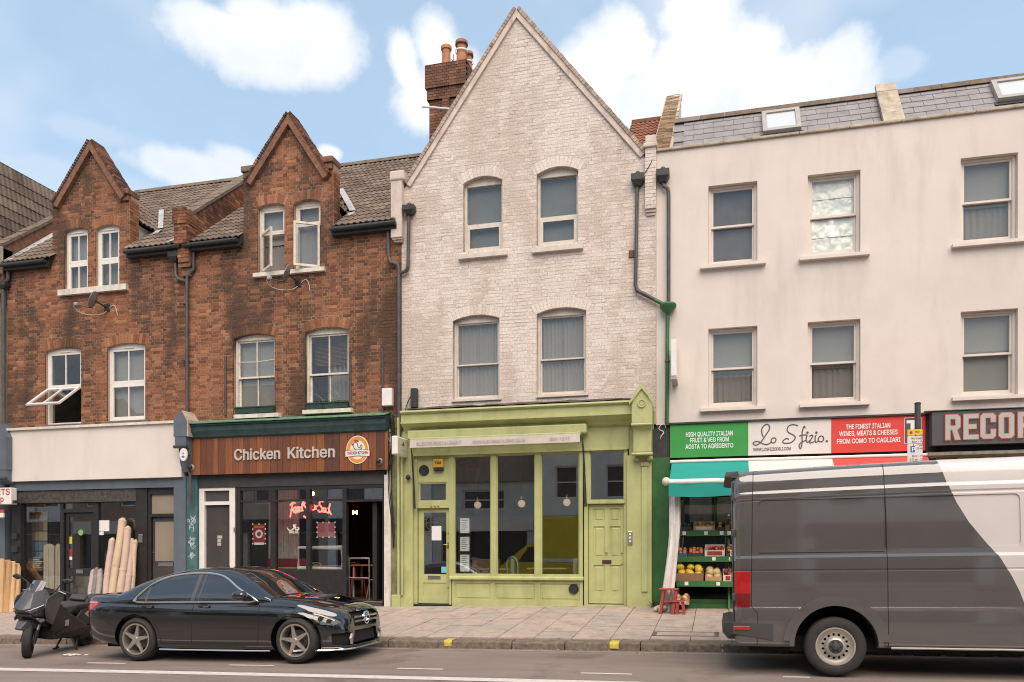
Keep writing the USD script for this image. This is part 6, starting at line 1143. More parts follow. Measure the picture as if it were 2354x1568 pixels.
# right-hand slope of its dormer: ridge runs back, courses parallel to it
xr = X_(-40); zrd = Z_(0, 400, 1.0) + .05; xe, ze = xN - .05, EAVE + .25; Vn = np.array([xr - xe, 0, zrd - ze]); Ln = np.linalg.norm(Vn); Vn /= Ln
put(hN, 'roof', G().raw([(xe, 0, ze), (xe, 7, ze), (xr, 7, zrd), (xr, 0, zrd)], [(0, 1, 2, 3)]), UNDER)
tiles(hN, (xe, 0, ze + .02), (0, 1, 0), Vn, 18, int(Ln / .3), .3, .3, lambda p: p[1] > 0 and p[1] < 5.2, TILE, seed=77)
put(hN, 'gable_wall', G().poly(Polygon([(xr - 2, EAVE), (xe, EAVE), (xe, ze - .05), (xr, zrd - .05), (xr - 2, ze)]), .0, .28), MORT)
room(hN, xN - 3, xN - .1, .31, 3, 4.3, 6.5, DIM)
put(hN, 'pilaster', G().box(X_(-24), X_(18.5), -.1, .3, gz(-17.8) - .05, Z_(5, 995)), SLATEB)
cz = [Z_(5, q, -.35) for q in (972, 1005, 1080, 1100, 1112)]; c0, c1 = X_(-16, -.35), X_(17, -.35)
con = put(hN, 'console', G().poly(Polygon([(c0, cz[2]), (c1, cz[2]), (c1, cz[1]), ((c0 + c1) / 2, cz[0]), (c0, cz[1])]), -.4, .0), SLATEB); put(con, 'scroll', G().prof(Polygon([(-.39, cz[2] - .001), (-.36, cz[3]), (-.15, cz[4]), (-.1, cz[4]), (-.1, cz[2] - .001)]), c0 + .03, c1 - .02), SLATEB); put(con, 'mould', G().tube([(c0, -.38, cz[3]), (c1, -.38, cz[3])], .04, 8), CHAR)
put(hN, 'shopfront', G().box(xN - 3.2, X_(-24) - .002, .0, .2, gz(-19), 4.3), BLACK)
bs = thing('box_sign', 'white projecting box sign with red letters cut off by the left edge', 'box sign'); Y = -.55; a, b, c, d = rect(-64, 25, 1122, 1160, Y)
put(bs, 'case', G().add(rbox(a, b, Y, Y + .18, c, d, .015, 1)), PLAST); put(bs, 'bracket', G().box(b + .001, b + .08, Y + .04, Y + .12, c + .03, c + .1).box(b - .3, b - .26, Y + .181, -.1, c + .1, c + .14), IRON)
RDL = mat('red_letter', (.45, .06, .05), .5, .05, 3); m = (c + d) / 2; t_ = meshkit.text_mesh('CARPETS', .13, .004, True); e = t_.bounds[1][0]; k_ = .13
lettering(bs, 'CARPETS', X_(24, Y) - .03 - .98, m + .03, .15, Y - .0005, RDL, width=.98, bold=True); lettering(bs, 'SHOP', X_(8, Y) - .52, m - .19, .15, Y - .0005, RDL, width=.52, bold=True)
bs2 = thing('box_sign', 'small red and white sign hanging under the lettered box sign', 'box sign'); a, b, c, d = rect(-20, 7, 1172, 1190, Y); put(bs2, 'panel', G().add(rbox(a, b, Y, Y + .05, c + .12, d, .01, 1)), RDL); put(bs2, 'lower_panel', G().add(rbox(a, b, Y, Y + .05, c, c + .118, .01, 1)), PLAST); put(bs2, 'hanger', G().box(a + .2, a + .22, Y + .02, Y + .03, d - .005, Z_(0, 1161, Y)), IRON)

# ---------------------------------------------------------------- the delicatessen
gx = X_(1600); gr = float(pave_z(gx, 0)); SG = mat('sign_green', (.035, .27, .05), .45, .05, 2); SW = mat('sign_white', (.66, .6, .55), .5, .04, 2); SR = mat('sign_red', (.62, .045, .03), .45, .05, 2)
t_, b_ = zline(1540, 977, 2128, 953, -.1), zline(1540, 1052, 2128, 1037, -.1); n0, n1, n2, n3 = (X_(q, -.1) for q in (1540, 1719.6, 1911, 2127.8))
put(hR, 'shop_beam', G().box(xW1 + .01, xR2, .02, .3, b_ - .25, t_ + .019), BLACK); put(hR, 'sign_capping', G().box(n0 - .02, n3 + .02, -.14, .0, t_ + .001, t_ + .035), IRON)
sb = put(hR, 'sign_board', G().box(n0, n3, -.08, .019, b_, t_), CHAR)
for a, b, m, lb in ((n0, n1, SG, 'green panel'), (n1, n2, SW, 'white panel'), (n2, n3, SR, 'red panel')): put(sb, 'panel', G().box(a + .002, b - .002, -.1, -.081, b_ + .003, t_ - .003), m, lb)
WT = mat('sign_lettering_white', (.75, .75, .72), .5, .03, 3)
def lines(rows, pc, Y, m):
    for s, p0, p1, py, hh in rows: px_text(sb, s, p0, p1, Z_((p0 + p1) / 2, py, Y), hh, Y, m, bold=True)
lines([('HIGH QUALITY ITALIAN', 1576, 1684, 1002.5, .088), ('FRUIT & VEG FROM', 1585.5, 1674.5, 1016, .088), ('AOSTA TO AGRIGENTO', 1575.5, 1685.5, 1030.5, .088)], 0, -.1005, WT)
lines([('THE FINEST ITALIAN', 1944, 2046, 985, .088), ('WINES, MEATS & CHEESES', 1929, 2063, 1000.5, .088), ('FROM COMO TO CAGLIARI', 1923, 2069, 1018, .088)], 0, -.1005, WT)
lines([('WWW.LOSFIZIODELI.COM', 1731.5, 1817.5, 1036, .06)], 0, -.1005, INK)
def sp(p): return [(X_(1532.5 + x / 1.4431 / 1.0 * .6131 * 1.0, -.1), Z_(1532.5 + x * .4248, 968.5 + y * .26045, -.1)) for x, y in p]
def sp(p): return [(X_(1532.5 + x * .26045, -.1), Z_(1532.5 + x * .26045, 968.5 + y * .26045, -.1)) for x, y in p]
scr = [[(852, 135), (838, 85), (858, 40), (892, 28), (908, 52), (884, 108), (850, 160), (815, 198), (778, 210), (763, 196), (784, 180), (825, 186), (868, 205), (902, 200), (922, 182)], [(960, 150), (935, 150), (922, 175), (940, 192), (962, 175), (960, 150)],
       [(1155, 40), (1120, 30), (1075, 45), (1065, 85), (1105, 115), (1135, 140), (1110, 180), (1060, 195), (1025, 185), (1035, 165), (1075, 160)], [(1222, 60), (1215, 45), (1200, 80), (1195, 150), (1190, 220), (1180, 242), (1170, 225), (1185, 190), (1225, 170)], [(1172, 130), (1205, 122), (1232, 120)],
       [(1240, 125), (1232, 160), (1240, 185), (1262, 170)], [(1262, 130), (1290, 125), (1268, 170), (1262, 185), (1300, 180)], [(1318, 125), (1310, 160), (1316, 185), (1338, 172)], [(1362, 130), (1342, 145), (1342, 172), (1362, 182), (1382, 168), (1384, 145), (1366, 130)]]
put(sb, 'script_lettering', G().poly(union_all([stroke(sp(q), .022) for q in scr] + [Point(sp([(1413, 176)])[0]).buffer(.022), Point(sp([(1243, 100)])[0]).buffer(.024), Point(sp([(1322, 100)])[0]).buffer(.024)]), -.105, -.1005), INK)
tt = put(sb, 'logo_panel', G().box(X_(2080, -.1), X_(2117, -.1), -.106, -.1005, Z_(2098, 1019, -.1), Z_(2098, 961, -.1)), INK, 'black panel with a white T'); put(tt, 'letter', G().box(X_(2084, -.1), X_(2111, -.1), -.109, -.1065, Z_(2098, 973, -.1), Z_(2098, 966, -.1)).box(X_(2093, -.1), X_(2103, -.1), -.109, -.1065, Z_(2098, 992, -.1), Z_(2098, 973, -.1)), WT)
put(tt, 'border', ring(sbox(X_(2079, -.1), Z_(2098, 1020, -.1), X_(2118, -.1), Z_(2098, 960, -.1)), [sbox(X_(2080, -.1), Z_(2098, 1019, -.1), X_(2117, -.1), Z_(2098, 961, -.1))], -.106, -.1005), WT)
aw = thing('striped_awning', 'open green, white and red awning over the fruit stand of the delicatessen', 'awning')
rl0 = zline(1540, 1060, 2133, 1041, -.15); Yf = -1.2; zf = Z_(1600, 1104, Yf); r0, r3 = X_(1540, -.2), X_(2135, -.2); fx = [X_(1544, -.2), n1, n2, n3]
put(aw, 'rail', G().add(rbox(r0, r3, -.24, -.102, rl0 - .06, rl0, .02, 1)), PLAST)
for k, (m, nm) in enumerate(((mat('awning_green', (.01, .27, .22), .8, .06, 2), 'green_cloth'), (mat('awning_white', (.66, .6, .53), .8, .05, 2), 'white_cloth'), (mat('awning_red', (.55, .06, .05), .8, .05, 2), 'red_cloth'))):
    a, b = fx[k] + .001, fx[k + 1] - .001; d = 0.02; p = []; n = 14
    for s in np.linspace(0, 1, n): y = -.2 + (Yf + .2) * s; z = (rl0 - .05) * (1 - s) + zf * s - .05 * math.sin(s * math.pi); p.append((y, z))
    v = [(x, y, z) for y, z in p for x in (a, b)]; g = G().raw(v, [(2 * i, 2 * i + 1, 2 * i + 3, 2 * i + 2) for i in range(n - 1)]); put(aw, nm, g, m, smooth=True)
    vz = zf - .05; xs_ = np.linspace(a, b, 24); vv = [(x, Yf - .03 + .012 * math.sin(x * 9 + q), vz - .26 * q + (.012 * math.sin(x * 5) if q else 0)) for q in (0, .5, 1) for x in xs_]; put(aw, 'valance', G().raw(vv, [(r * 24 + c, r * 24 + c + 1, (r + 1) * 24 + c + 1, (r + 1) * 24 + c) for r in range(2) for c in range(23)]), m, smooth=True)
put(aw, 'front_bar', G().tube([(fx[0] - .06, Yf, zf - .02), (fx[3], Yf, zf - .02)], .05, 12), PLAST, smooth=40)
put(aw, 'folding_arm', G().tube([(fx[0] + .02, -.2, rl0 - .1), (fx[0] + .25, -.75, (rl0 + zf) / 2 - .28), (fx[0] + .03, Yf, zf - .04)], .025, 8), PLAST); put(aw, 'end_cap', G().ball((fx[0] - .05, Yf, zf - .01), .08), OLDWHITE, smooth=True)
d0, d1 = X_(1499.5), X_(1541); put(hR, 'pilaster', G().box(d0, d1, -.06, .3, gr - .05, b_ + .02).box(d0 + .12, d0 + .13, -.064, -.0605, gr, b_), DGREEN); put(hR, 'dark_box', G().box(X_(1500), X_(1540), -.03, .0, b_ + .02, t_ - .06), IRON); put(hR, 'loose_wires', G().tube(spline([(X_(1531), -.06, Z_(1531, 985)), (X_(1521), -.09, Z_(1521, 978)), (X_(1516), -.08, Z_(1516, 988)), (X_(1526), -.07, Z_(1526, 994)), (X_(1521), -.1, Z_(1521, 1004)), (X_(1519), -.08, Z_(1519, 1010))], 6), .008, 5), PLAST)
wi = put(hR, 'shop_window', ring(sbox(d1, gr + .6, n3, b_ - .251), [sbox(d1 + .18, gr + .65, X_(1642), b_ - .4), sbox(X_(1645), gr + .65, X_(1850), b_ - .4), sbox(X_(1856), gr + .65, n3 - .1, b_ - .4)], .03, .12), DGREEN)
for a, b in ((d1 + .18, X_(1642)), (X_(1645), X_(1850)), (X_(1856), n3 - .1)): put(wi, 'pane', G().box(a + .001, b - .001, .06, .067, gr + .651, b_ - .401), SHOPGLASS)
put(wi, 'poster', G().box(X_(1585), X_(1636), .08, .084, Z_(1600, 1200), Z_(1600, 1140)), mat('grey_poster', (.3, .27, .27), .6, .25, 9)); put(wi, 'poster', G().box(X_(1648), X_(1686), .08, .084, Z_(1665, 1200), Z_(1665, 1142)), mat('pale_poster', (.38, .35, .33), .6, .2, 9))
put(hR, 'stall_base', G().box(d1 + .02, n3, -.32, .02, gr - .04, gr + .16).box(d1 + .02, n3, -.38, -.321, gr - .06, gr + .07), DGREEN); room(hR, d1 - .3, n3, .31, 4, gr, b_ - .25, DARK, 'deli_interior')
# fruit shelves
SH = mat('shelf_green', (.03, .13, .03), .55, .2, 4); st = thing('fruit_stand', 'stepped green shelving stand for fruit in front of the delicatessen', 'display stand'); q0, q1 = X_(1556, -.5), X_(1800, -.5); shelves = []
for py, Yf_, dep_ in ((1221, -.22, .22), (1280, -.42, .35), (1337, -.62, .4)):
    z = Z_(1620, py, Yf_); shelves.append((z, Yf_, dep_)); put(st, 'shelf', G().box(q0, q1, Yf_, Yf_ + dep_, z - .025, z - .001), SH); put(st, 'shelf_edge', G().box(q0, q1, Yf_ - .02, Yf_ - .0005, z - .1, z + .01), SH)
for x in (q0 + .02, q1 - .02, (q0 + q1) / 2): put(st, 'upright', G().hexa([(x - .02, -.5, gr - .02), (x + .02, -.5, gr - .02), (x + .02, -.03, gr - .02), (x - .02, -.03, gr - .02)], [(x - .02, -.1, shelves[0][0] - .11), (x + .02, -.1, shelves[0][0] - .11), (x + .02, -.03, shelves[0][0] - .11), (x - .02, -.03, shelves[0][0] - .11)]), SH)
for (px, k) in ((1573, 0), (1623, 0), (1659, 0), (1676, 0), (1641, 1), (1680, 1), (1578, 2), (1651, 2)):
    z, Yf_, _ = shelves[k]; x = X_(px, Yf_ - .03); put(st, 'price_card', G().box(x - .035, x + .035, Yf_ - .026, Yf_ - .021, z - .075, z - .005), PLAST)
FR = {n: mat('fruit_' + n, c, .45, .2, 20) for n, c in dict(orange=(.6, .22, .025), yellow=(.65, .43, .03), red=(.32, .03, .02), green=(.05, .1, .025), peach=(.55, .22, .09), plum=(.11, .03, .04), melon=(.55, .4, .18), dark=(.05, .03, .03)).items()}
CR = {n: mat('crate_' + n, c, .7, .15, 8) for n, c in dict(card=(.42, .25, .11), blue=(.04, .09, .22), black=(.04, .038, .035), white=(.6, .55, .48), wood=(.4, .27, .16), brown=(.22, .12, .05)).items()}
rng = np.random.default_rng(17)
def crate(p0, p1, k, h, cm, fruit, r, label, tilt=.0, fill=1.0):
    z, Yf_, dp = shelves[k] if isinstance(k, int) else k; a, b = X_(p0, Yf_), X_(p1, Yf_); y0, y1 = Yf_ + .01, Yf_ + dp - .02
    t = thing('fruit_crate', label, 'fruit crate'); wl = .012
    put(t, 'base', G().box(a, b, y0, y1, z + .001, z + .015), CR[cm])
    for nm, q in (('front_wall', (a, b, y0, y0 + wl, z + .016, z + h)), ('back_wall', (a, b, y1 - wl, y1, z + .016, z + h * 1.9)), ('end_wall', (a, a + wl, y0 + wl + .001, y1 - wl - .001, z + .016, z + h * 1.3)), ('end_wall', (b - wl, b, y0 + wl + .001, y1 - wl - .001, z + .016, z + h * 1.3))): put(t, nm, G().box(*q), CR[cm])
    if cm == 'wood' or cm == 'white': put(t, 'label_strip', G().box(a + .05, b - .05, y0 - .003, y0 - .0005, z + .03, z + h - .02), FR['red'] if cm == 'white' else CR['white'])
    nx = max(1, int((b - a - .03) / (1.75 * r))); ny = max(1, int((y1 - y0 - .03) / (2 * r)))
    for i in range(nx):
        for j in range(ny * 2):
            lay, j = divmod(j, ny)
            if lay and rng.random() < .2: continue
            fz = z + .02 + h * .8 + lay * r * 1.1 + (j * r * .45) + rng.uniform(-.01, .015); put(t, 'fruit', G().ball((a + .015 + (i + .5) * (b - a - .03) / nx + rng.uniform(-.3, .3) * r, y0 + .02 + (j + .5) * (y1 - y0 - .04) / ny, fz), (r, r, r * rng.uniform(.88, 1.0)), 1 if r < .045 else 2), FR[fruit[rng.integers(len(fruit))]], smooth=True)
crate(1560, 1590, 0, .09, 'black', ['green', 'dark'], .035, 'black crate of dark green vegetables at the left end of the top shelf'); crate(1594, 1643, 0, .11, 'wood', ['orange', 'yellow'], .042, 'wooden crate of oranges on the top shelf'); crate(1647, 1666, 0, .08, 'black', ['orange', 'yellow', 'green'], .04, 'small heap of mixed citrus right of the oranges on the top shelf'); crate(1668, 1700, 0, .13, 'brown', ['plum', 'dark'], .035, 'brown crate of dark fruit beside the van roof edge, top shelf')
crate(1557, 1580, 1, .06, 'blue', ['red', 'peach'], .036, 'blue crate with red fruit at the left end of the middle shelf'); crate(1582, 1617, 1, .07, 'black', ['red', 'peach', 'orange'], .036, 'black crate heaped with peaches and red fruit on the middle shelf'); crate(1620, 1666, 1, .13, 'white', ['peach', 'red'], .03, 'pale printed box of small peaches on the middle shelf'); crate(1669, 1698, 1, .08, 'black', ['dark', 'orange'], .035, 'dark crate next to the van on the middle shelf')
crate(1553, 1617, 2, .16, 'brown', ['yellow'], .075, 'large brown box of yellow melons on the bottom shelf'); crate(1621, 1659, 2, .09, 'card', ['melon'], .078, 'cardboard tray with two pale melons on the bottom shelf'); crate(1662, 1700, 2, .13, 'white', ['plum', 'red'], .035, 'white box beside the van tail light on the bottom shelf')
gq = float(pave_z(X_(1575), -.5)); crate(1549, 1584, (gq + .1, -.75, .3), .09, 'wood', ['melon', 'peach'], .05, 'wooden crate near the ground beside the red step stool'); 
# sheet of white plastic hanging at the stand's left end
ws = thing('plastic_sheet', 'long white plastic sheet hanging down beside the dark green pilaster', 'sheet'); v = []; n, m_ = 26, 14; rng = np.random.default_rng(5)
top, bot = Z_(1545, 1130, -1.05), float(pave_z(X_(1525), -.9)) + .01
for i in range(n):
    s = i / (n - 1); pl_, pr__ = 1538 - 24 * max(0, s - .35) ** 1.3 / .65 ** 1.3, 1564 - 26 * max(0, s - .3)
    for j in range(m_):
        q = j / (m_ - 1); Y = -.95 + .05 * math.sin(q * 9 + s * 4) + .03 * math.sin(q * 21 + s * 3) + .15 * s * (q - .5); v.append((X_(pl_ + (pr__ - pl_) * q, Y) , Y, top + (bot - top) * s + .03 * math.sin(q * 7)))
put(ws, 'sheet', G().raw(v, [(i * m_ + j, i * m_ + j + 1, (i + 1) * m_ + j + 1, (i + 1) * m_ + j) for i in range(n - 1) for j in range(m_ - 1)]), mat('plastic_film', (.76, .72, .68), .45, .08, 6), smooth=True); g = G()
for k in range(7): g.ball((X_(1508 + k * 4, -.9), -.9 + .05 * math.sin(k * 2.2), bot + .04 + .02 * (k % 3)), (.06, .06, .05), 1)
put(ws, 'bunched_foot', g, mat('plastic_bunch', (.55, .5, .46), .6, .2, 12), smooth=True)
# red step stool
RS = mat('stool_red', (.34, .05, .035), .5, .2, 8); bx0, by0 = on_ground(1517, 1417, pave_z); bx1, by1 = on_ground(1572, 1412, pave_z); sx = X_(1545, -1.3)
stl = thing('step_stool', 'small red wooden two step stool beside the fruit stand', 'step stool'); g0 = float(pave_z(sx, -1.3)); Yc = -1.25; xl, xr_ = X_(1518, Yc), X_(1573, Yc)
ztop, zlow = Z_(1535, 1353, Yc), Z_(1555, 1381, Yc)
put(stl, 'top_step', G().add(rbox(xl - .03, xl + .33, Yc - .02, Yc + .28, ztop - .035, ztop, .01, 1)), RS); put(stl, 'lower_step', G().add(rbox(xl + .16, xr_ + .0, Yc - .03, Yc + .27, zlow - .03, zlow, .01, 1)), RS)
for y in (Yc, Yc + .23):
    for q0_, q1_ in (((xl + .03, ztop - .036), (xl - .03, g0)), ((xl + .27, ztop - .036), (xl + .2, g0)), ((xr_ - .06, zlow - .031), (xr_ - .03, g0)), ((xl + .3, zlow - .031), (xl + .28, g0))):
        (a, z1), (b, z0) = q0_, q1_; put(stl, 'leg', G().hexa([(b, y, z0), (b + .05, y, z0), (b + .05, y + .035, z0), (b, y + .035, z0)], [(a, y, z1), (a + .05, y, z1), (a + .05, y + .035, z1), (a, y + .035, z1)]), RS)
put(stl, 'brace', G().box(xl + .01, xl + .24, Yc + .24, Yc + .26, g0 + .18, g0 + .22), RS)
wd = thing('weeds', 'small tuft of green weeds at the foot of the green pilaster', 'weeds'); g = G(); rng = np.random.default_rng(9)
for k in range(26):
    x = X_(1503 + rng.uniform(-6, 8)); y = -.2 + rng.uniform(-.1, .05); z = float(pave_z(x, y)); e = np.array([rng.uniform(-.1, .1), rng.uniform(-.1, .05), rng.uniform(.05, .16)]); q = np.cross(e, [0, 0, 1]); q = q / (np.linalg.norm(q) + 1e-9) * .02; p = np.array([x, y, z]); g.raw([p, p + e * .6 + q, p + e, p + e * .6 - q], [(0, 1, 2, 3)])
put(wd, 'leaves', g, LEAF)
# ---- the record shop's sign
rt, rb = zline(2143, 946, 2354, 937, -.35), zline(2143, 1024, 2354, 1018, -.35); e0, e1 = X_(2143, -.35), xR2
RSN = mat('sign_charcoal', (.068, .066, .066), .5, .08, 2); rs = put(hR2, 'sign_board', G().box(e0, e1, -.35, .018, rb, rt), RSN, 'charcoal sign board with silver block letters'); put(hR2, 'sign_capping', G().prof(Polygon([(.0, rt + .07), (-.38, rt + .012), (-.38, rt + .001), (0, rt + .001)]), e0 - .06, e1), mat('capping', (.14, .11, .09), .8, .4, 6)); put(hR2, 'ledge', G().prof(Polygon([(.0, rb - .1), (-.3, rb - .12), (-.3, rb - .18), (-.2, rb - .22), (0, rb - .22)]), e0 - .05, e1), mat('ledge', (.24, .2, .15), .8, .3, 7)); put(hR2, 'pilaster', G().box(X_(2126), X_(2146), -.1, .02, gr, rt + .02), IRON)
put(hR2, 'shopfront', G().box(e0 - .1, e1, .0, .3, gr, rb - .23), CHAR); put(hR2, 'blind', G().box(X_(2286), e1, -.02, -.001, rb - 1.5, rb - .3), mat('shop_blind', (.25, .22, .18), .8, .05, 3))
w, hgt, sk_ = .245, .46, .076
def block(c, x, z):
    h2 = hgt; o = sbox(x, z, x + w, z + h2); ch = .045
    cut = lambda pts: Polygon([(x + p, z + q) for p, q in pts])
    oct_ = cut([(ch, 0), (w - ch, 0), (w, ch), (w, h2 - ch), (w - ch, h2), (ch, h2), (0, h2 - ch), (0, ch)])
    inn = sbox(x + sk_, z + sk_, x + w - sk_, z + h2 - sk_)
    if c == 'E': return o.difference(sbox(x + sk_, z + sk_, x + w, z + (h2 - sk_) / 2)).difference(sbox(x + sk_, z + (h2 + sk_) / 2, x + w, z + h2 - sk_)).difference(sbox(x + w * .85, z + h2 * .35, x + w, z + h2 * .65))
    if c == 'C': return oct_.difference(inn).difference(sbox(x + w - sk_ - .01, z + h2 * .36, x + w, z + h2 * .66))
    if c == 'O': return oct_.difference(inn)
    top = cut([(0, h2 * .4), (w - ch, h2 * .4), (w, h2 * .4 + ch), (w, h2 - ch), (w - ch, h2), (0, h2)]).difference(sbox(x + sk_, z + h2 * .55, x + w - sk_, z + h2 - sk_))
    return top.union(sbox(x, z, x + sk_, z + h2)).union(cut([(w * .45, h2 * .42), (w * .75, h2 * .42), (w, 0), (w - sk_ - .01, 0)]))
LS = mat('letter_face', (.42, .39, .37), .5, .06, 3); LR = mat('letter_edge', (.55, .13, .06), .5, .06, 3); LB = mat('letter_shade', (.05, .032, .028), .6, .05, 3)
for k, c in enumerate('RECOR'):
    p0 = (2173.5, 2215, 2254, 2296, 2340)[k]; x = X_(p0, -.35); z = Z_(2250, 1009, -.35) + .0; L_ = block(c, x, z); o = L_.buffer(.012, join_style=2)
    t = put(rs, 'letter', G().poly(L_, -.36, -.3548), LS); put(t, 'edge', G().poly(o.difference(L_), -.359, -.3546), LR); put(t, 'shade', G().poly(union_all([affinity.translate(o, -.01 * q, -.011 * q) for q in range(1, 4)]).difference(o), -.3545, -.3505), LB)
# ---- parking sign on its post behind the van
ps = thing('parking_sign', 'dark grey post with yellow and white parking plates rising behind the van', 'parking sign'); Y = -4.0; xp = X_(2109.5, Y); z0 = float(pave_z(xp, Y))
put(ps, 'post', G().tube([(xp, Y, z0), (xp, Y, Z_(2109, 927, Y))], .042, 14), mat('post_grey', (.05, .045, .042), .5, .15, 6), smooth=40); put(ps, 'cap', G().lathe([(.044, -.02), (.046, 0), (.03, .012), (.001, .014)], (xp, Y, Z_(2109, 927, Y)), n=14), IRON)
def pl(p0, p1, q0, q1, m, nm, lb=None): a, b, c, d = rect(p0, p1, q0, q1, Y - .06); return put(ps, nm, G().poly(rr(a, b, c, d, .012), Y - .06, Y - .055), m, lb), (a, b, c, d)
A, r1 = pl(2086, 2121, 987, 1001, mat('plate_yellow', (.68, .44, .02), .5, .05, 3), 'plate', 'yellow plate'); B, r2 = pl(2086, 2121, 1002, 1019.5, SW, 'plate', 'white plate'); C, r3 = pl(2086, 2121, 1020.5, 1062, SW, 'plate', 'white plate with a blue P')
put(A, 'red_dot', G().poly(Point(r1[0] + .05, (r1[2] + r1[3]) / 2).buffer(.02), Y - .063, Y - .0605), RD)
for pr, s, x, z, h_, wd_ in ((A, 'Mon - Fri', r1[0] + .1, r1[3] - .05, .03, .14), (A, '8 - 7 pm', r1[0] + .1, r1[3] - .1, .03, .13), (B, 'No loading', r2[0] + .05, r2[3] - .05, .03, .18), (B, 'Mon - Fri', r2[0] + .06, r2[3] - .1, .03, .15), (B, '8 - 7 pm', r2[0] + .07, r2[3] - .15, .03, .13), (C, 'Mon - Fri', r3[0] + .06, r3[3] - .19, .03, .15), (C, '8.30 am - 10 pm', r3[0] + .03, r3[3] - .24, .03, .22), (C, 'Sat & Sun', r3[0] + .06, r3[3] - .29, .03, .15)): lettering(pr, s, x, z, h_, Y - .0605, INK, .002, width=wd_)
bp = put(C, 'blue_square', G().box(r3[0] + .04, r3[0] + .1, Y - .0625, Y - .0605, r3[3] - .12, r3[3] - .03), mat('sign_p_blue', (.03, .12, .4), .5, .05, 3)); lettering(C, 'P', r3[0] + .052, r3[3] - .108, .06, Y - .063, WT, .001, bold=True); lettering(C, '20 mins', r3[0] + .12, r3[3] - .08, .028, Y - .0605, INK, .002, width=.1)

# ---------------------------------------------------------------- the other side of the street, seen in the glass and paintwork
OPP = [('render', (.72, .68, .64)), ('brick', (.36, .24, .18)), ('pale', (.78, .75, .72)), ('stock', (.5, .42, .34)), ('white', (.8, .77, .74)), ('grey', (.55, .53, .5))]
x = -42.0; k = 0; rng = np.random.default_rng(23)
while x < 34:
    w = rng.uniform(5, 6.2); h_ = rng.uniform(7.6, 9.4) if not -15 < x < -9.5 else 5.2; n, c = OPP[k % 6]; t = thing('opposite_house', 'terraced house of the row across the road, behind the viewer', 'terraced house', 'terrace across the road'); yq = -22.0; mm = mat('opposite_%d' % k, c, .85, .12, 2)
    wl = sbox(x + .02, 3.4, x + w - .02, h_); ho = [sbox(x + w * f - .55, z, x + w * f + .55, z + 1.6) for f in (.27, .73) for z in (4.3, 7.0) if z + 1.6 < h_ - .3] or [sbox(x + w * .3, 3.8, x + w * .7, 4.8)]
    put(t, 'wall', G().poly(wl.difference(union_all(ho)), yq - .3, yq), mm); put(t, 'roof', G().prof(Polygon([(yq + .15, h_), (yq - 4, h_ + 2.6), (yq - 8, h_)]), x, x + w), TILE)
    for q in ho: a, c_, b, d = q.bounds; f = put(t, 'window', ring(q, [sbox(a + .08, c_ + .08, b - .08, (c_ + d) / 2 - .03), sbox(a + .08, (c_ + d) / 2 + .03, b - .08, d - .08)], yq - .2, yq - .1), WHITE); put(f, 'pane', G().box(a + .07, b - .07, yq - .17, yq - .15, c_ + .07, d - .07), mat('opposite_pane_%d' % k, (.08, .08, .085), .1, .1, 3) if q is ho[0] else '/World/Looks/opposite_pane_%d' % k)
    put(t, 'fascia', G().box(x + .15, x + w - .15, yq - .3, yq + .2, 2.75, 3.45), [CHAR, CREAM, SLATEB, BLACK][k % 4]); put(t, 'shop_window', G().box(x + .5, x + w - .5, yq - .25, yq - .2, .3, 2.74), mat('opposite_shop_%d' % k, (.05, .05, .05), .12, .2, 2))
    for a in (x + .02, x + w - .5): put(t, 'pilaster', G().box(a, a + .48, yq - .3, yq + .05, -.4, 3.59), mm)
    x += w; k += 1
put(None, 'far_pavement', sheet(XS, [-22.6, -19.35], lambda X, Y: road_z(X, Y) + .12), FLAGS[2], kind='structure')

bv = thing('box_van', 'yellow box van parked across the road, seen only in the shop glass', 'van', M=Mx((-6.8, -18.1, float(road_z(-6, -18.1)))))
BVY = mat('box_van_yellow', (.66, .5, .03), .4, .04, 3)
put(bv, 'cargo_box', G().add(rbox(-.6, 3.2, -1.05, 1.05, .75, 3.3, .05, 1)), BVY); put(bv, 'cab', G().add(hull([(x, y, z) for y in (-.98, .98) for x, z in ((-2.4, .4), (-2.4, 1.15), (-1.75, 1.3), (-1.2, 2.1), (-.62, 2.15), (-.62, .4))])), BVY); put(bv, 'cab_window', G().add(hull([(x, y, z) for y in (-.99, .99) for x, z in ((-1.6, 1.35), (-1.12, 2.0), (-.75, 2.0), (-.75, 1.35))])), IRON)
put(bv, 'chassis', G().box(-2.2, 3.1, -.5, .5, .4, .74), IRON); put(bv, 'white_band', G().box(-.55, 3.15, 1.051, 1.055, 1.35, 1.5), PLAST)
for a in (-1.7, 2.2):
    for s in (-.9, .9): put(bv, 'wheel', G().lathe([(.001, -.12), (.24, -.12), (.36, -.1), (.37, 0), (.36, .1), (.24, .12), (.001, .12)], (a, s, .37), 'y', 24), IRON, smooth=40)
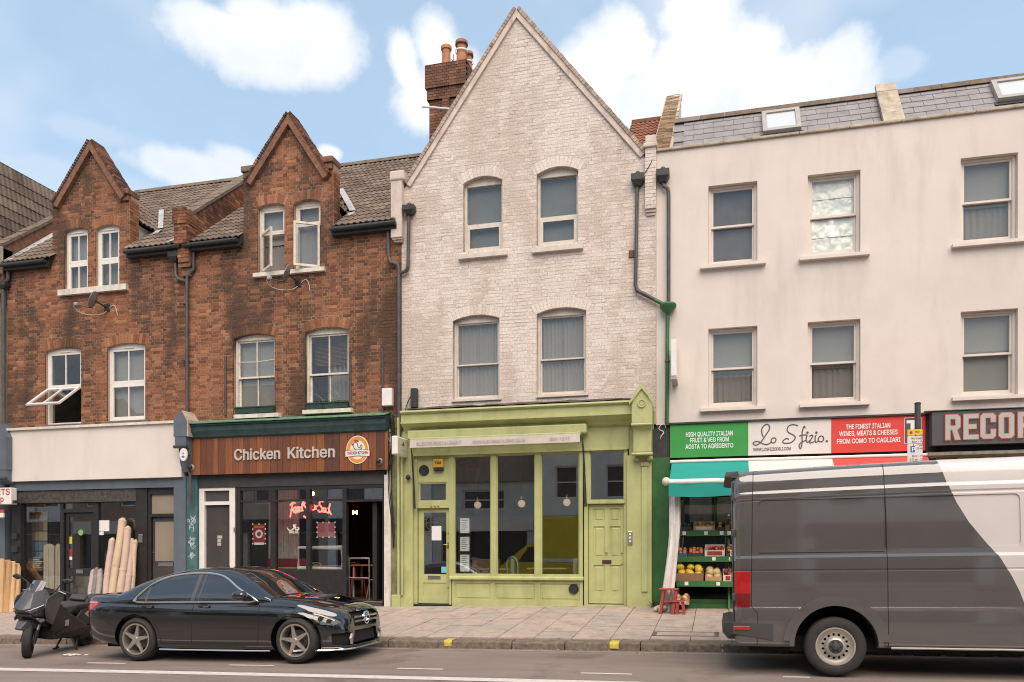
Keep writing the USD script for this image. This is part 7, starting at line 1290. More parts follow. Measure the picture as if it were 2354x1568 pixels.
# ---------------------------------------------------------------- vehicles
from scipy.interpolate import PchipInterpolator as PCH
def solid(v, f):
    m = manifold3d.Manifold(manifold3d.Mesh(np.asarray(v, np.float32), np.asarray(f, np.uint32)))
    return m
def loft(xs, sec):
    """sec(x) -> half section (n points (y, z) from the bottom centre to the top centre); a closed body mirrored about y = 0."""
    rings = []
    for x in xs:
        h = np.asarray(sec(x), float); full = np.vstack([h, np.stack([-h[-2:0:-1, 0], h[-2:0:-1, 1]], 1)]); rings.append(np.column_stack([np.full(len(full), x), full]))
    n = len(rings[0]); v = np.vstack(rings); f = []
    for i in range(len(xs) - 1):
        for k in range(n):
            a, b, c, d = i * n + k, i * n + (k + 1) % n, (i + 1) * n + (k + 1) % n, (i + 1) * n + k; f += [(a, b, c), (a, c, d)]
    e = len(v); v = np.vstack([v, rings[0].mean(0), rings[-1].mean(0)]); L = (len(xs) - 1) * n
    for k in range(n): f += [(e, (k + 1) % n, k), (e + 1, L + k, L + (k + 1) % n)]
    m = solid(v, f); return m if m.volume() > 0 else solid(v, np.asarray(f)[:, ::-1])
def side_prism(pts, y0, y1):            # (x, z) outline
    g = G().poly(Polygon(pts) if not hasattr(pts, 'area') else pts, y0, y1); return man(g)
def plan_prism(pts, z0, z1): return man(G().plan(Polygon(pts), z0, z1))
def front_prism(pts, x0, x1): return man(G().prof(Polygon(pts) if not hasattr(pts, 'area') else pts, x0, x1))
def ycyl(x, z, r, y0, y1, n=48): return manifold3d.Manifold.cylinder(y1 - y0, r, r, n).rotate([-90, 0, 0]).translate([x, y0, z])
def tyre(t, name, x, y, z, R, w, rimR, m, side=-1, steer=0.0):
    p = [(rimR, -w * .42), (rimR + .02, -w * .5), (R - .05, -w * .52), (R - .012, -w * .42), (R, -w * .3), (R, w * .3), (R - .012, w * .42), (R - .05, w * .52), (rimR + .02, w * .5), (rimR, w * .42)]
    g = G().lathe(p, (0, 0, 0), 'y', 48); g.xf(Mx((x, y, z), steer)); return put(t, name, g, m, smooth=40)
RUB = mat('tyre_rubber', (.028, .026, .024), .8, .25, 12, .003, 60, space='obj'); PAINTB = mat('car_black', (.006, .006, .0065), .06, .02, 2, coat=1.0, spec=1.0, space='obj'); CGL = mat('car_glass', (.012, .012, .012), .03, .02, 2, coat=1.0, spec=1.0, space='obj'); TRIM = mat('satin_trim', (.02, .019, .018), .45, .1, 6, space='obj')
ALLOY = mat('alloy', (.6, .54, .47), .3, .06, 9, metal=.85, space='obj'); DISC = mat('brake_disc', (.12, .11, .1), .4, .1, 9, metal=.6, space='obj'); WELL = mat('wheel_well', (.012, .011, .01), .9, .1, 5, space='obj'); REDL = mat('tail_red', (.42, .012, .012), .15, .05, 4, coat=1.0, space='obj'); REDD = mat('tail_dark_red', (.16, .006, .008), .15, .05, 4, coat=1.0, space='obj'); LENS = mat('lamp_lens', (.14, .135, .13), .1, .9, 26, coat=1.0, space='obj'); PLATE = mat('lamp_white', (.75, .72, .68), .25, .03, 4, space='obj')
def place(X, Y, dx): z0 = float(road_z(X, Y)); z1 = float(road_z(X + dx, Y)); return Mx((X, Y, z0), 0, 0, -math.atan2(z1 - z0, dx))
# ---- black saloon
WB, ZS = 2.70, .97
def tab(xs, ys): return PCH(np.asarray(xs), np.asarray(ys))
cx_ = [-1.03, -.99, -.86, -.5, 0, .8, 1.6, 2.2, 2.7, 2.97, 3.18, 3.33, 3.41]
cw = tab(cx_, [.62, .73, .83, .885, .9, .9, .9, .9, .892, .855, .775, .67, .55]); cb_ = tab(cx_, [.43, .37, .31, .24, .2, .17, .17, .17, .19, .18, .17, .17, .22]); cs = tab(cx_, [.92, .965, .985, .985, .965, .94, .925, .915, .875, .80, .73, .67, .61]); ctp = tab(cx_, [.96, 1.03, 1.06, 1.08, 1.08, 1.02, 1.0, 1.01, .965, .905, .84, .765, .66])
def car_sec(e):
    def s(x):
        w, b, sh, t = float(cw(x)) + e, float(cb_(x)) - e, float(cs(x)), float(ctp(x)) + e
        pts = [(0, b), (.5 * w, b), (.8 * w, b), (.93 * w, b + .025), (.975 * w, b + .1), (.99 * w, b + .2), (1.0 * w, b + (sh - b) * .45), (.998 * w, sh - .2), (.99 * w, sh - .13), (.968 * w, sh - .1), (.962 * w, sh - .06), (.95 * w, sh - .02), (.925 * w, sh + .012), (.88 * w, sh + (t - sh) * .35 + .006), (.7 * w, sh + (t - sh) * .72), (.45 * w, sh + (t - sh) * .92), (.2 * w, sh + (t - sh) * .99), (0, t)]
        p = np.array(pts); d = np.r_[0, np.cumsum(np.linalg.norm(np.diff(p, axis=0), axis=1) + 1e-4)]; q = np.linspace(0, d[-1], 56); return np.column_stack([PCH(d, p[:, 0])(q), PCH(d, p[:, 1])(q) * ZS])
    return s
gx_ = [-.48, -.3, -.05, .25, .55, .85, 1.15, 1.4, 1.6, 1.85, 2.1, 2.3]; gr_ = tab(gx_, [1.03, 1.1, 1.215, 1.32, 1.388, 1.425, 1.44, 1.43, 1.39, 1.27, 1.12, 1.0])
def gh_sec(e):
    def s(x):
        z = float(gr_(x)) + e; zb = .88; yb = .868 + e - .05 * max(0, -x - .1) - .03 * max(0, x - 1.9) / .4; ye = yb - max(0, z - .93) * .5; pts = [(0, zb), (yb, zb), (yb, .925), ((yb + ye) / 2 + .012, (.925 + z) / 2 - .01), (ye + .01, z - .055), (ye * .93, z - .022), (ye * .6, z + .004), (ye * .3, z + .012), (0, z + .015)]
        p = np.array(pts); d = np.r_[0, np.cumsum(np.linalg.norm(np.diff(p, axis=0), axis=1) + 1e-4)]; u = np.linspace(0, d[-1], 36); return np.column_stack([PCH(d, p[:, 0])(u), PCH(d, p[:, 1])(u) * ZS])
    return s
def gh_y(x, z):                          # half width of the glasshouse at height z (scaled)
    h = gh_sec(.0)(x); k = int(np.argmax(h[:, 0])); return float(np.interp(z, h[k:, 1], h[k:, 0]))
def body_y(x, z):
    h = car_sec(0)(x); k = int(np.argmax(h[:, 0])); i = np.argsort(h[:, 1][: len(h) - 14]); return float(np.interp(z, h[:, 1][: len(h) - 14][i], h[:, 0][: len(h) - 14][i]))
carM = place(X_(318, -6.2) + .02, -5.39, WB)
car = thing('saloon_car', 'glossy black four door saloon parked at the kerb before the chicken shop', 'car', M=carM)
bxs = np.unique(np.r_[np.linspace(-1.03, -.85, 9), np.linspace(-.85, 2.9, 60), np.linspace(2.9, 3.41, 26)])
B0 = loft(bxs, car_sec(0)); RW = .325
cut = [ycyl(0, RW, .385, -1.2, -.55), ycyl(0, RW, .385, .55, 1.2), ycyl(WB, RW, .385, -1.2, -.55), ycyl(WB, RW, .385, .55, 1.2)]
B1 = B0
for c in cut: B1 = B1 - c
# intake openings and grille hollow
gril = front_prism(Polygon([(-.42, .70 * ZS), (.42, .70 * ZS), (.36, .52 * ZS), (-.36, .52 * ZS)]).buffer(.03), 3.2, 3.7)
low = front_prism(Polygon([(-.36, .42), (.36, .42), (.42, .24), (-.42, .24)]).buffer(.02), 3.2, 3.7)
def Bk(d): return loft(bxs, car_sec(-d)).translate([-d, 0, 0])
Bm = Bk(.05)
B1 = B1 - (gril - Bm) - (low - Bm)
for s in (-1, 1): B1 = B1 - (front_prism(Polygon([(s * .50, .40), (s * .74, .40), (s * .72, .27), (s * .5, .24)]).buffer(.015), 2.9, 3.7) - Bk(.04))
body = put(car, 'body', B1, PAINTB, smooth=28)
put(car, 'underbody', G().box(-.8, 3.2, -.55, .55, .17, .4), WELL)
Gl = loft(np.linspace(-.48, 2.3, 60), gh_sec(0)); put(car, 'cabin_glass', Gl, CGL, 'tinted side windows and screens', smooth=30); Gp = loft(np.linspace(-.48, 2.3, 60), gh_sec(.006))
# painted roof and pillars over the glass
dlo = [(-.02, .935), (.08, 1.075), (.25, 1.215), (.48, 1.31), (.75, 1.35), (1.0, 1.36), (1.22, 1.348), (1.47, 1.285), (1.7, 1.14), (1.93, 1.02), (2.08, .93)]
D_ = [(x, z * ZS) for x, z in dlo]
roofp = Polygon([(-.48, .8), (-.48, 1.6), (2.35, 1.6), (2.35, .8), (2.08, .8)] + D_[::-1] + [(-.02, .8)])
Rf = (Gp ^ side_prism(roofp, -1, 1)); scr = plan_prism([(2.5, -.80), (2.5, .80), (2.28, .775), (1.58, .545), (1.52, .3), (1.5, 0), (1.52, -.3), (1.58, -.545), (2.28, -.775)], .5, 2); rear = plan_prism([(-.7, -.66), (-.7, .66), (-.42, .64), (.30, .5), (.38, 0), (.30, -.5), (-.42, -.64)], .5, 2)
put(car, 'roof', Rf - scr - rear, PAINTB, smooth=28)
for x, w in ((1.02, .03), (.20, .02), (1.12, .012)):
    x0, x1 = (x - w, x + w); q = side_prism([(x0 - .02, .9), (x1 - .02, .9), (x1 + .0, 1.4), (x0 + .0, 1.4)], -1, -.3); put(car, 'pillar', (loft(np.linspace(-.48, 2.3, 60), gh_sec(.004)) ^ q ^ side_prism(Polygon(D_), -1, -.3)), mat('pillar_grey_%d' % int(x * 100 + 5), (.07, .068, .066), .3, .05, 4, coat=.6, space='obj'), smooth=28)
tr = D_ + [D_[0]]; loop = [(x, -gh_y(x, z) - .008, z) for x, z in spline(D_, 3)] + [(x, -gh_y(x, .905) - .012, .93 * ZS - .012) for x in np.linspace(2.0, .05, 12)]
put(car, 'window_trim', G().tube(loop, .016, 6, closed=True), CHROME, smooth=40)
# seams
Bs = loft(bxs, car_sec(.0022))
def seam(poly): return (Bs ^ side_prism(poly, -1.2, -.5))
def seamline(pts, w=.007): return LineString(pts).buffer(w / 2)
for nm, pts in (('door_seam', [(2.12, .9), (2.13, .6), (2.1, .3), (2.08, .26)]), ('door_seam', [(1.02, .9), (1.0, .6), (.98, .3), (.97, .26)]), ('door_seam', [(-.0, .92), (.06, .82), (.33, .62), (.42, .45), (.45, .26)]), ('sill_seam', [(.45, .265), (2.08, .265)]), ('bumper_seam', [(-1.03, .66), (-.6, .64), (-.38, .52)]), ('bumper_seam', [(3.5, .52), (3.2, .6), (3.0, .62), (2.98, .5)])): put(car, nm, seam(seamline(pts)), WELL)
for x in (.22, 1.2):
    z = .855 * ZS; y = -body_y(x, z); h = put(car, 'door_handle', G().add(rbox(x - .1, x + .1, y - .032, y - .012, z - .016, z + .016, .012, 2)), PAINTB, smooth=40); put(h, 'recess', G().add(rbox(x - .09, x + .04, y - .006, y + .03, z - .035, z + .02, .01, 1)), WELL); put(h, 'chrome_strip', G().box(x - .0, x + .09, y - .036, y - .0325, z - .018, z + .002), CHROME)
y = -body_y(1.9, .86); mr = put(car, 'mirror', G().add(hull(np.vstack([np.array(trimesh.creation.icosphere(2, 1).vertices) * r + c for r, c in (((.07, .05, .06), (1.85, y - .17, .995)), ((.06, .08, .065), (1.94, y - .15, .99)), ((.05, .02, .05), (1.86, y - .03, .98)))]))), PAINTB, smooth=50); put(mr, 'stalk', G().tube([(1.93, y + .03, .9), (1.92, y - .05, .93), (1.92, y - .1, .95)], [.03, .022, .02], 8), TRIM); put(mr, 'mirror_glass', G().box(1.797, 1.801, y - .19, y - .05, .95, 1.03), CHROME)
# lamps
Bi, Bd = loft(bxs, car_sec(.005)), loft(bxs, car_sec(-.03))
hl = Polygon([(2.97, .715), (3.04, .70), (3.15, .66), (3.25, .618), (3.31, .572), (3.24, .545), (3.09, .565), (3.0, .63)]).buffer(.012)
for s in (-1, 1):
    l = put(car, 'headlight', (Bi ^ side_prism(hl, *( (-1.2, -.38) if s < 0 else (.38, 1.2)))) - Bd, LENS, smooth=30); Bj = loft(bxs, car_sec(.009))
    put(l, 'brow', ((Bj ^ side_prism(LineString([(2.99, .705), (3.06, .69), (3.15, .652), (3.25, .605)]).buffer(.007), *((-1.2, -.38) if s < 0 else (.38, 1.2)))) - Bd), PLATE, smooth=30)
    for x, z in ((3.08, .635), (3.19, .6)):
        q = (Bj ^ side_prism(Point(x, z).buffer(.036), *((-1.2, -.38) if s < 0 else (.38, 1.2)))) - Bd; put(l, 'lamp', q, WELL, smooth=30)
    tl = Polygon([(-1.05, .90), (-.98, .93), (-.72, .90), (-.66, .88), (-.80, .80), (-.95, .70), (-1.05, .68)]); t = put(car, 'tail_light', (Bi ^ side_prism(tl, *((-1.2, -.4) if s < 0 else (.4, 1.2)))) - Bd, REDL, smooth=30)
    put(t, 'lamp_strip', (Bj ^ side_prism(LineString([(-1.03, .885), (-.9, .89), (-.74, .885)]).buffer(.012), *((-1.2, -.4) if s < 0 else (.4, 1.2)))) - Bd, mat('lamp_pink%d' % s if s > 0 else 'lamp_pink', (.6, .3, .28), .2, .05, 3))
# nose
gm = front_prism(Polygon([(-.41, .69 * ZS), (.41, .69 * ZS), (.36, .52 * ZS), (-.36, .52 * ZS)]).buffer(.02), 3.2, 3.7); gp = put(car, 'grille', (Bk(.042) ^ gm) - Bk(.075), WELL)
def nose_x(y, z):
    lo, hi = 2.6, 3.41
    for _ in range(40):
        m = (lo + hi) / 2
        h = car_sec(0)(m); k = np.argmax(h[:, 0]); ins = abs(y) < np.interp(z, h[:k + 24:1, 1][np.argsort(h[:k + 24, 1])], h[:k + 24, 0][np.argsort(h[:k + 24, 1])]) and z < float(ctp(m)) * ZS
        if ins: lo = m
        else: hi = m
    return lo
for z in (.63, .565):
    pts = [(nose_x(y, z) + .0, y, z) for y in np.linspace(-.4, .4, 11)]; put(gp, 'slat', G().tube(pts, .014, 6, flat=1.2), CHROME, smooth=40)
xb = nose_x(0, .6) + .012; st3 = G().lathe([(.085, -.012), (.1, -.012), (.1, .012), (.085, .012), (.085, -.012)], (xb, 0, .6), 'x', 28)
for k in range(3):
    a = math.pi / 2 + k * 2.0944; p = np.array([0, math.cos(a), math.sin(a)]); q = np.array([0, -math.sin(a), math.cos(a)]); c = np.array([xb, 0, .6]); st3.add(hull([c + p * .09, c + q * .014 - p * .012, c - q * .014 - p * .012, c + (.016, 0, 0), c + (-.004, 0, 0)]))
put(gp, 'star_badge', st3, CHROME)
put(car, 'lower_grille', (Bk(.042) ^ front_prism(Polygon([(-.36, .42), (.36, .42), (.42, .24), (-.42, .24)]), 3.2, 3.7)) - Bk(.075), WELL)
spl = [(nose_x(y, .21) + .02, y, .175) for y in np.r_[-.84, -.8, np.linspace(-.76, .76, 21), .8, .84]]; put(car, 'splitter', G().tube(spl, .014, 6), CHROME, smooth=40)
for s in (-1, 1): put(car, 'intake', (Bk(.032) ^ front_prism(Polygon([(s * .49, .41), (s * .75, .41), (s * .73, .26), (s * .49, .23)]), 2.9, 3.7)) - Bk(.07), WELL); put(car, 'intake_blade', G().tube([(nose_x(s * .5, .39) + .004, s * .5, .39), (nose_x(s * .53, .33) + .006, s * .53, .33), (nose_x(s * .5, .25) + .004, s * .5, .25)], .022, 6), ALLOY)
put(car, 'skirt_trim', G().tube([(.42, -.885, .175), (1.2, -.89, .17), (2.3, -.885, .17)], .012, 6), CHROME)
put(car, 'number_plate', G().box(-1.046, -1.035, -.26, .26, .62, .73), PLATE)
def car_wheel(x, y, s, R, rimR, name='wheel', w=.225):
    t = tyre(car, name, x, y, R, R, w, rimR, RUB); yo = y + s * w * .45
    put(t, 'rim', G().lathe([(rimR + .006, .0), (rimR + .004, .012), (rimR - .016, .012), (rimR - .028, -.02), (rimR - .04, -.14)], (x, yo, R), 'y', 40), ALLOY, smooth=40)
    put(t, 'brake_disc', G().lathe([(.001, 0), (.15, 0), (.15, -.02), (.001, -.02)], (x, yo - s * .1, R), 'y', 30), DISC); put(t, 'hub_well', G().lathe([(.001, 0), (rimR, 0)], (x, yo - s * .14, R), 'y', 30), WELL)
    for k in range(5):
        a = math.pi / 2 + k * 2 * math.pi / 5 + (.2 if x > 1 else -.15); p, q = np.array([math.cos(a), 0, math.sin(a)]), np.array([-math.sin(a), 0, math.cos(a)]); c = np.array([x, yo, R]); o = np.array([0, s, 0])
        sp_ = hull([c + q * .04 + o * .005, c - q * .04 + o * .005, c + p * (rimR - .012) + q * .013 + o * .004, c + p * (rimR - .012) - q * .013 + o * .004, c + q * .035 - o * .03, c - q * .035 - o * .03, c + p * (rimR - .02) + q * .02 - o * .02, c + p * (rimR - .02) - q * .02 - o * .02])
        gr2 = hull([c + p * .07 + q * .012 + o * .02, c + p * .07 - q * .012 + o * .02, c + p * (rimR - .04) + q * .004 + o * .02, c + p * (rimR - .04) - q * .004 + o * .02, c + p * .07 - o * .001, c + p * (rimR - .03) - o * .001])
        put(t, 'spoke', sp_ - gr2, ALLOY)
    put(t, 'hub_cap', G().lathe([(.001, .02), (.028, .018), (.036, .004), (.036, -.02)], (x, yo, R), 'y', 18) if s < 0 else G().lathe([(.001, -.02), (.03, -.018), (.036, 0)], (x, yo, R), 'y', 18), ALLOY, smooth=40)
for x in (0, WB):
    for s in (-1, 1): car_wheel(x, s * .775, s, RW, .236)
put(car, 'dashboard_paper', G().raw([(2.02, -.35, 1.145 * ZS), (2.12, -.3, 1.09 * ZS), (2.0, -.1, 1.165 * ZS)], [(0, 1, 2)]), NOTE)

# ---- grey van
vx0 = X_(1922, -6.42); vanM = place(vx0, -5.42, 3.0); van = thing('panel_van', 'large grey panel van with a white wrapped front half parked at the right', 'van', M=vanM)
VG = mat('van_grey', (.09, .083, .078), .07, .04, 2, coat=1.0, spec=.9, space='obj'); VWH = mat('van_white', (.58, .53, .5), .3, .04, 2, coat=.6, space='obj'); VPL = mat('van_plastic', (.05, .048, .047), .6, .1, 5, space='obj')
prof_v = [(0, .34), (.80, .33), (.95, .34), (.985, .37), (1.0, .42), (1.002, .6), (1.0, .78), (.984, .828), (.98, .85), (.985, 1.0), (.988, 1.2), (.987, 1.262), (.977, 1.272), (.977, 1.285), (.986, 1.295), (.987, 1.40), (.985, 1.435), (.952, 1.47), (.948, 1.53), (.945, 1.8), (.932, 2.12), (.93, 2.17), (.917, 2.185), (.917, 2.20), (.928, 2.215), (.926, 2.265), (.902, 2.295), (.899, 2.31), (.89, 2.42), (.872, 2.50), (.835, 2.555), (.76, 2.59), (.5, 2.615), (0, 2.63)]
vxs_r = -1.17
vtop = PCH([-1.17, -1.1, -.6, .4, 1.5, 3.2, 3.5, 4.0, 4.35, 4.7], [.955, .972, .982, .993, 1.0, 1.0, .965, .72, .5, .36]); vw = PCH([-1.17, -1.155, -1.1, -.9, 0, 3.4, 4.2, 4.55, 4.7], [.945, .965, .985, .996, 1, 1, .96, .86, .72])
def van_sec(e):
    pv = np.array(prof_v)
    def s(x):
        k, w = float(vtop(x)), float(vw(x)); z = pv[:, 1].copy(); z = np.where(z > 1.3, 1.3 + (z - 1.3) * max(0, (k * 2.63 - 1.3)) / 1.33 if k * 2.63 > 1.3 else 1.3 * (k * 2.63 / 1.3), z); z = np.minimum(z, max(k * 2.63, .8)) if k < .55 else z
        y = pv[:, 0] * w + e * (pv[:, 0] > .1); zz_ = z + np.where(z > 2.45, e, 0) - np.where(z < .36, e, 0); zz_ = zz_ + np.arange(len(zz_)) * 1e-5; return np.column_stack([y, zz_])
    return s
vxs = np.unique(np.r_[np.linspace(-1.17, -1.0, 10), np.linspace(-1.0, 3.4, 40), np.linspace(3.4, 4.7, 20)])
V0 = loft(vxs, van_sec(0)); RV_ = .355; Vin = loft(vxs, van_sec(-.014))
def vpx(zx, zy): # from the enlarged photograph of the van to its own side, in the van's frame
    px, py = 1618.4 + zx * .3432, 1029.9 + zy * .3432; X, Z = X_(px, -6.38), Z_(px, py, -6.38); p = np.linalg.inv(vanM) @ np.array([X, -6.38, Z, 1]); return p[0], p[2]
pz0, pz1 = 1.545, 2.15; pa = vpx(365, 500)[0]
panels = [rr(pa, vpx(1195, 500)[0] + .004, pz0, pz1 - .0, .06), rr(vpx(1195, 500)[0] - .05, vpx(2125, 500)[0], pz0, pz1, .06), ]
pan = panels[0].union(panels[1])
V1 = V0 - (side_prism(pan, -1.3, -.8) - Vin)
V1 = V1 - ycyl(0, RV_ + .02, .475, -1.3, -.55) - ycyl(0, RV_ + .02, .475, .55, 1.3) - ycyl(3.64, RV_ + .02, .455, -1.3, -.55) - ycyl(3.64, RV_ + .02, .455, .55, 1.3)
wl = [vpx(*p) for p in ((1572, 60), (1590, 105), (1640, 240), (1700, 365), (1780, 495), (1880, 615), (1970, 720), (2050, 845), (2110, 960), (2150, 1060), (2190, 1200), (2230, 1350))]
wl[0] = (wl[0][0] - .02, 2.75); wrap = side_prism(Polygon(wl + [(wl[-1][0], .2), (6, .2), (6, 2.75)]), -1.3, 1.3)
cabx = 2.75
put(van, 'body', V1 - wrap, VG, smooth=24); put(van, 'wrap', V1 ^ wrap, VWH, 'white wrapped panels with a curving edge', smooth=24)
Vs = loft(vxs, van_sec(.002))
for nm, pts in (('panel_seam', [vpx(318, 1060), vpx(318, 830), vpx(325, 340), vpx(332, 150)]), ('panel_seam', [vpx(1232, 1350), vpx(1230, 1000), vpx(1222, 500), vpx(1208, 90)]), ('panel_seam', [vpx(355, 1320), vpx(357, 1105), vpx(318, 1062)])): put(van, nm, Vs ^ side_prism(LineString(pts).buffer(.004), -1.3, -.8), WELL)
put(van, 'slide_rail', Vs ^ side_prism(sbox(pa + .0, pz0 - .055, vpx(1210, 700)[0], pz0 - .045), -1.3, -.8), WELL)
fl = ycyl(0, RV_ + .02, .60, -1.035, -.93, 64) - ycyl(0, RV_ + .02, .475, -1.2, -.8, 64); fl = fl.trim_by_plane([0, 0, 1], .42); fl = fl + (ycyl(0, RV_ + .02, .53, -1.042, -.93, 64) - ycyl(0, RV_ + .02, .475, -1.2, -.8, 64)).trim_by_plane([0, 0, 1], .36)
put(van, 'wheel_arch', fl, VG, smooth=24); put(van, 'wheel_housing', (ycyl(0, RV_ + .02, .5, -.98, -.5) - ycyl(0, RV_ + .02, .47, -1.1, -.56)).trim_by_plane([0, 0, 1], .36), WELL)
put(van, 'underbody', G().box(-1.0, 4.3, -.7, .7, .26, .45), WELL); put(van, 'sill_strip', G().tube([(.62, -.985, .345), (3.1, -.985, .345)], .014, 6), GREYP)
# rear corner: bumper, lamps, doors' edge
bp_ = hull([(x, y, z) for x, y, z in [(-1.32, -.80, .50), (-1.32, .80, .50), (-1.30, -.86, .62), (-1.30, .86, .62), (-1.2, -1.0, .50), (-1.2, 1.0, .50), (-1.18, -1.005, .64), (-1.18, 1.005, .64), (-.72, -1.006, .62), (-.72, 1.006, .62), (-.72, -1.006, .42), (-.72, 1.006, .42), (-1.25, -.85, .42), (-1.25, .85, .42)]]); put(van, 'bumper', bp_ - ycyl(0, RV_ + .02, .5, -1.3, 1.3), VPL, smooth=30)
Vl = loft(vxs, van_sec(.006)); tl = rr(-1.2, vpx(310, 900)[0], vpx(250, 1065)[1], vpx(250, 828)[1], .02); lo_, hi_ = tl.bounds[1], tl.bounds[3]; mid = lo_ + (hi_ - lo_) * .38
for s in (-1, 1):
    yr = (-1.2, -.88) if s < 0 else (.88, 1.2); t = put(van, 'tail_light', (Vl ^ side_prism(tl.intersection(sbox(-2, mid, 2, 3)), *yr)) , REDL, smooth=24); put(t, 'lower_lens', (Vl ^ side_prism(tl.intersection(sbox(-2, 0, 2, mid - .003)), *yr)), REDD, smooth=24)
    a, b = vpx(195, 1200), vpx(305, 1215); put(van, 'reflector', G().add(rbox(-1.19, b[0], -1.012 if s < 0 else 1.002, -1.002 if s < 0 else 1.012, a[1] - .03, a[1] + .012, .004, 1)), REDL)
for z in (.95, 1.75, 2.2): put(van, 'door_hinge', G().add(rbox(-1.2, -1.155, -.965 if z < 2 else -.92, -.90, z - .05, z + .05, .01, 1)), VPL)
put(van, 'roof_spoiler', G().add(hull([(-1.27, -.86, 2.47), (-1.27, .86, 2.47), (-1.1, -.84, 2.53), (-1.1, .84, 2.53), (-1.25, -.8, 2.53), (-1.25, .8, 2.53), (-1.1, -.84, 2.44), (-1.1, .84, 2.44)])), VPL)
put(van, 'rear_door', G().add(rbox(-1.19, -1.172, -.86, -.004, .62, 2.4, .006, 1)), VG); put(van, 'rear_door', G().add(rbox(-1.19, -1.172, .004, .86, .62, 2.4, .006, 1)), VG)
# cab beyond the picture's edge
put(van, 'cab_window', (loft(vxs, van_sec(.004)) ^ side_prism([(2.9, 1.55), (2.9, 2.1), (3.45, 2.05), (3.95, 1.5)], -1.3, 1.3)), CGL); put(van, 'windscreen', G().add(hull([(4.16, -.8, 1.45), (4.16, .8, 1.45), (3.62, -.75, 2.3), (3.62, .75, 2.3), (3.6, -.7, 2.2), (3.6, .7, 2.2)])), CGL)
SW_ = mat('steel_wheel', (.45, .41, .36), .4, .08, 8, metal=.5, space='obj')
def van_wheel(x, s):
    R, rim, w = RV_, .225, .23; y = s * .88; t = tyre(van, 'wheel', x, y, R, R, w, rim, RUB); yo = y + s * w * .42
    P = [(rim + .008, 0), (rim + .004, .014), (rim - .012, .014), (rim - .022, -.01), (rim - .05, -.03), (rim - .06, -.03)]
    put(t, 'rim', G().lathe([(r, h if s < 0 else -h) for r, h in P], (x, yo, R), 'y', 40), SW_, smooth=40)
    dsk = manifold3d.Manifold.cylinder(.012, rim - .055, rim - .055, 48).rotate([90, 0, 0]).translate([x, yo + .036 * (1 if s < 0 else -1) , R])
    for k in range(15):
        a = 2 * math.pi * k / 15; dsk = dsk - manifold3d.Manifold.cylinder(.2, .016, .016, 14).rotate([90, 0, 0]).translate([x + .143 * math.cos(a), yo + .1, R + .143 * math.sin(a)])
    put(t, 'disc', dsk, SW_, smooth=30); put(t, 'ring', G().lathe([(.085, .03 * 1), (.1, .024), (.122, .0), (.125, -.03)] if s < 0 else [(.085, -.03), (.1, -.024), (.122, 0), (.125, .03)], (x, yo, R), 'y', 36), SW_, smooth=40); put(t, 'hub_cap', G().lathe([(.001, .055), (.035, .05), (.05, .03), (.085, .024), (.088, 0)] if s < 0 else [(.001, -.05), (.05, -.03), (.088, 0)], (x, yo, R), 'y', 24), VPL, smooth=30); put(t, 'hub_well', G().lathe([(.001, 0), (rim, 0)], (x, yo - s * .1, R), 'y', 24), WELL)
    for k in range(6): a = k * math.pi / 3; put(t, 'hub_rib', G().add(rbox(x + .06 * math.cos(a) - .008, x + .06 * math.cos(a) + .008, yo + s * .03 - .008, yo + s * .03 + .008, R + .06 * math.sin(a) - .008, R + .06 * math.sin(a) + .008, .004, 1)), WELL)
for x in (0, 3.64):
    for s in (-1, 1): van_wheel(x, s)

# ---- scooter, nose to the road
fx_, fy_ = on_ground(62, 1512); head = math.radians(-80); scz = float(road_z(fx_, fy_)); L_ = 1.55
SCM = Mx((fx_ - math.cos(head) * L_, fy_ - math.sin(head) * L_, scz + .0), head) @ Mx(rx=math.radians(-5))
sc = thing('motor_scooter', 'dark grey maxi scooter on its stand beside the black car boot', 'scooter', M=SCM)
SGR = mat('scooter_grey', (.058, .056, .058), .38, .08, 5, coat=.3, space='obj'); SBL = mat('scooter_black', (.02, .019, .018), .5, .15, 7, space='obj'); SSE = mat('scooter_seat', (.05, .046, .045), .7, .15, 10, space='obj'); SSI = mat('scooter_silver', (.4, .38, .38), .3, .05, 5, metal=.4, space='obj')
def hs(pts, r=.02, both=True):
    """Hull of small balls at the points, mirrored about the middle if both."""
    P = np.array(pts, float); P = np.vstack([P, P * (1, -1, 1)]) if both else P; b = np.array(trimesh.creation.icosphere(1, r).vertices); return hull(np.vstack([b + p for p in P]))
def refine(m, l=.04, k=8):
    q = m.refine_to_length(l).to_mesh(); t = trimesh.Trimesh(q.vert_properties[:, :3], q.tri_verts, process=True); trimesh.smoothing.filter_taubin(t, .5, .53, iterations=k); return t
stz = .5
fw = tyre(sc, 'front_wheel', L_, 0, .295, .295, .13, .19, RUB, steer=stz); put(fw, 'rim', G().lathe([(.19, -.045), (.17, -.03), (.17, .03), (.19, .045)], (0, 0, 0), 'y', 28).xf(Mx((L_, 0, .295), stz)), SBL, smooth=40); put(fw, 'brake_disc', G().lathe([(.06, -.003), (.12, -.003), (.12, .003), (.06, .003)], (0, .075, 0), 'y', 24).xf(Mx((L_, 0, .295), stz)), DISC)
for k in range(5): a = k * 1.2566; put(fw, 'spoke', G().tube([(0, 0, 0), (.175 * math.cos(a), 0, .175 * math.sin(a))], .016, 6).xf(Mx((L_, 0, .295), stz)), SBL)
rw = tyre(sc, 'rear_wheel', 0, 0, .285, .285, .15, .18, RUB); put(rw, 'rim', G().lathe([(.18, -.05), (.16, -.03), (.05, -.03), (.05, .03), (.16, .03), (.18, .05)], (0, 0, .285), 'y', 28), SBL, smooth=40)
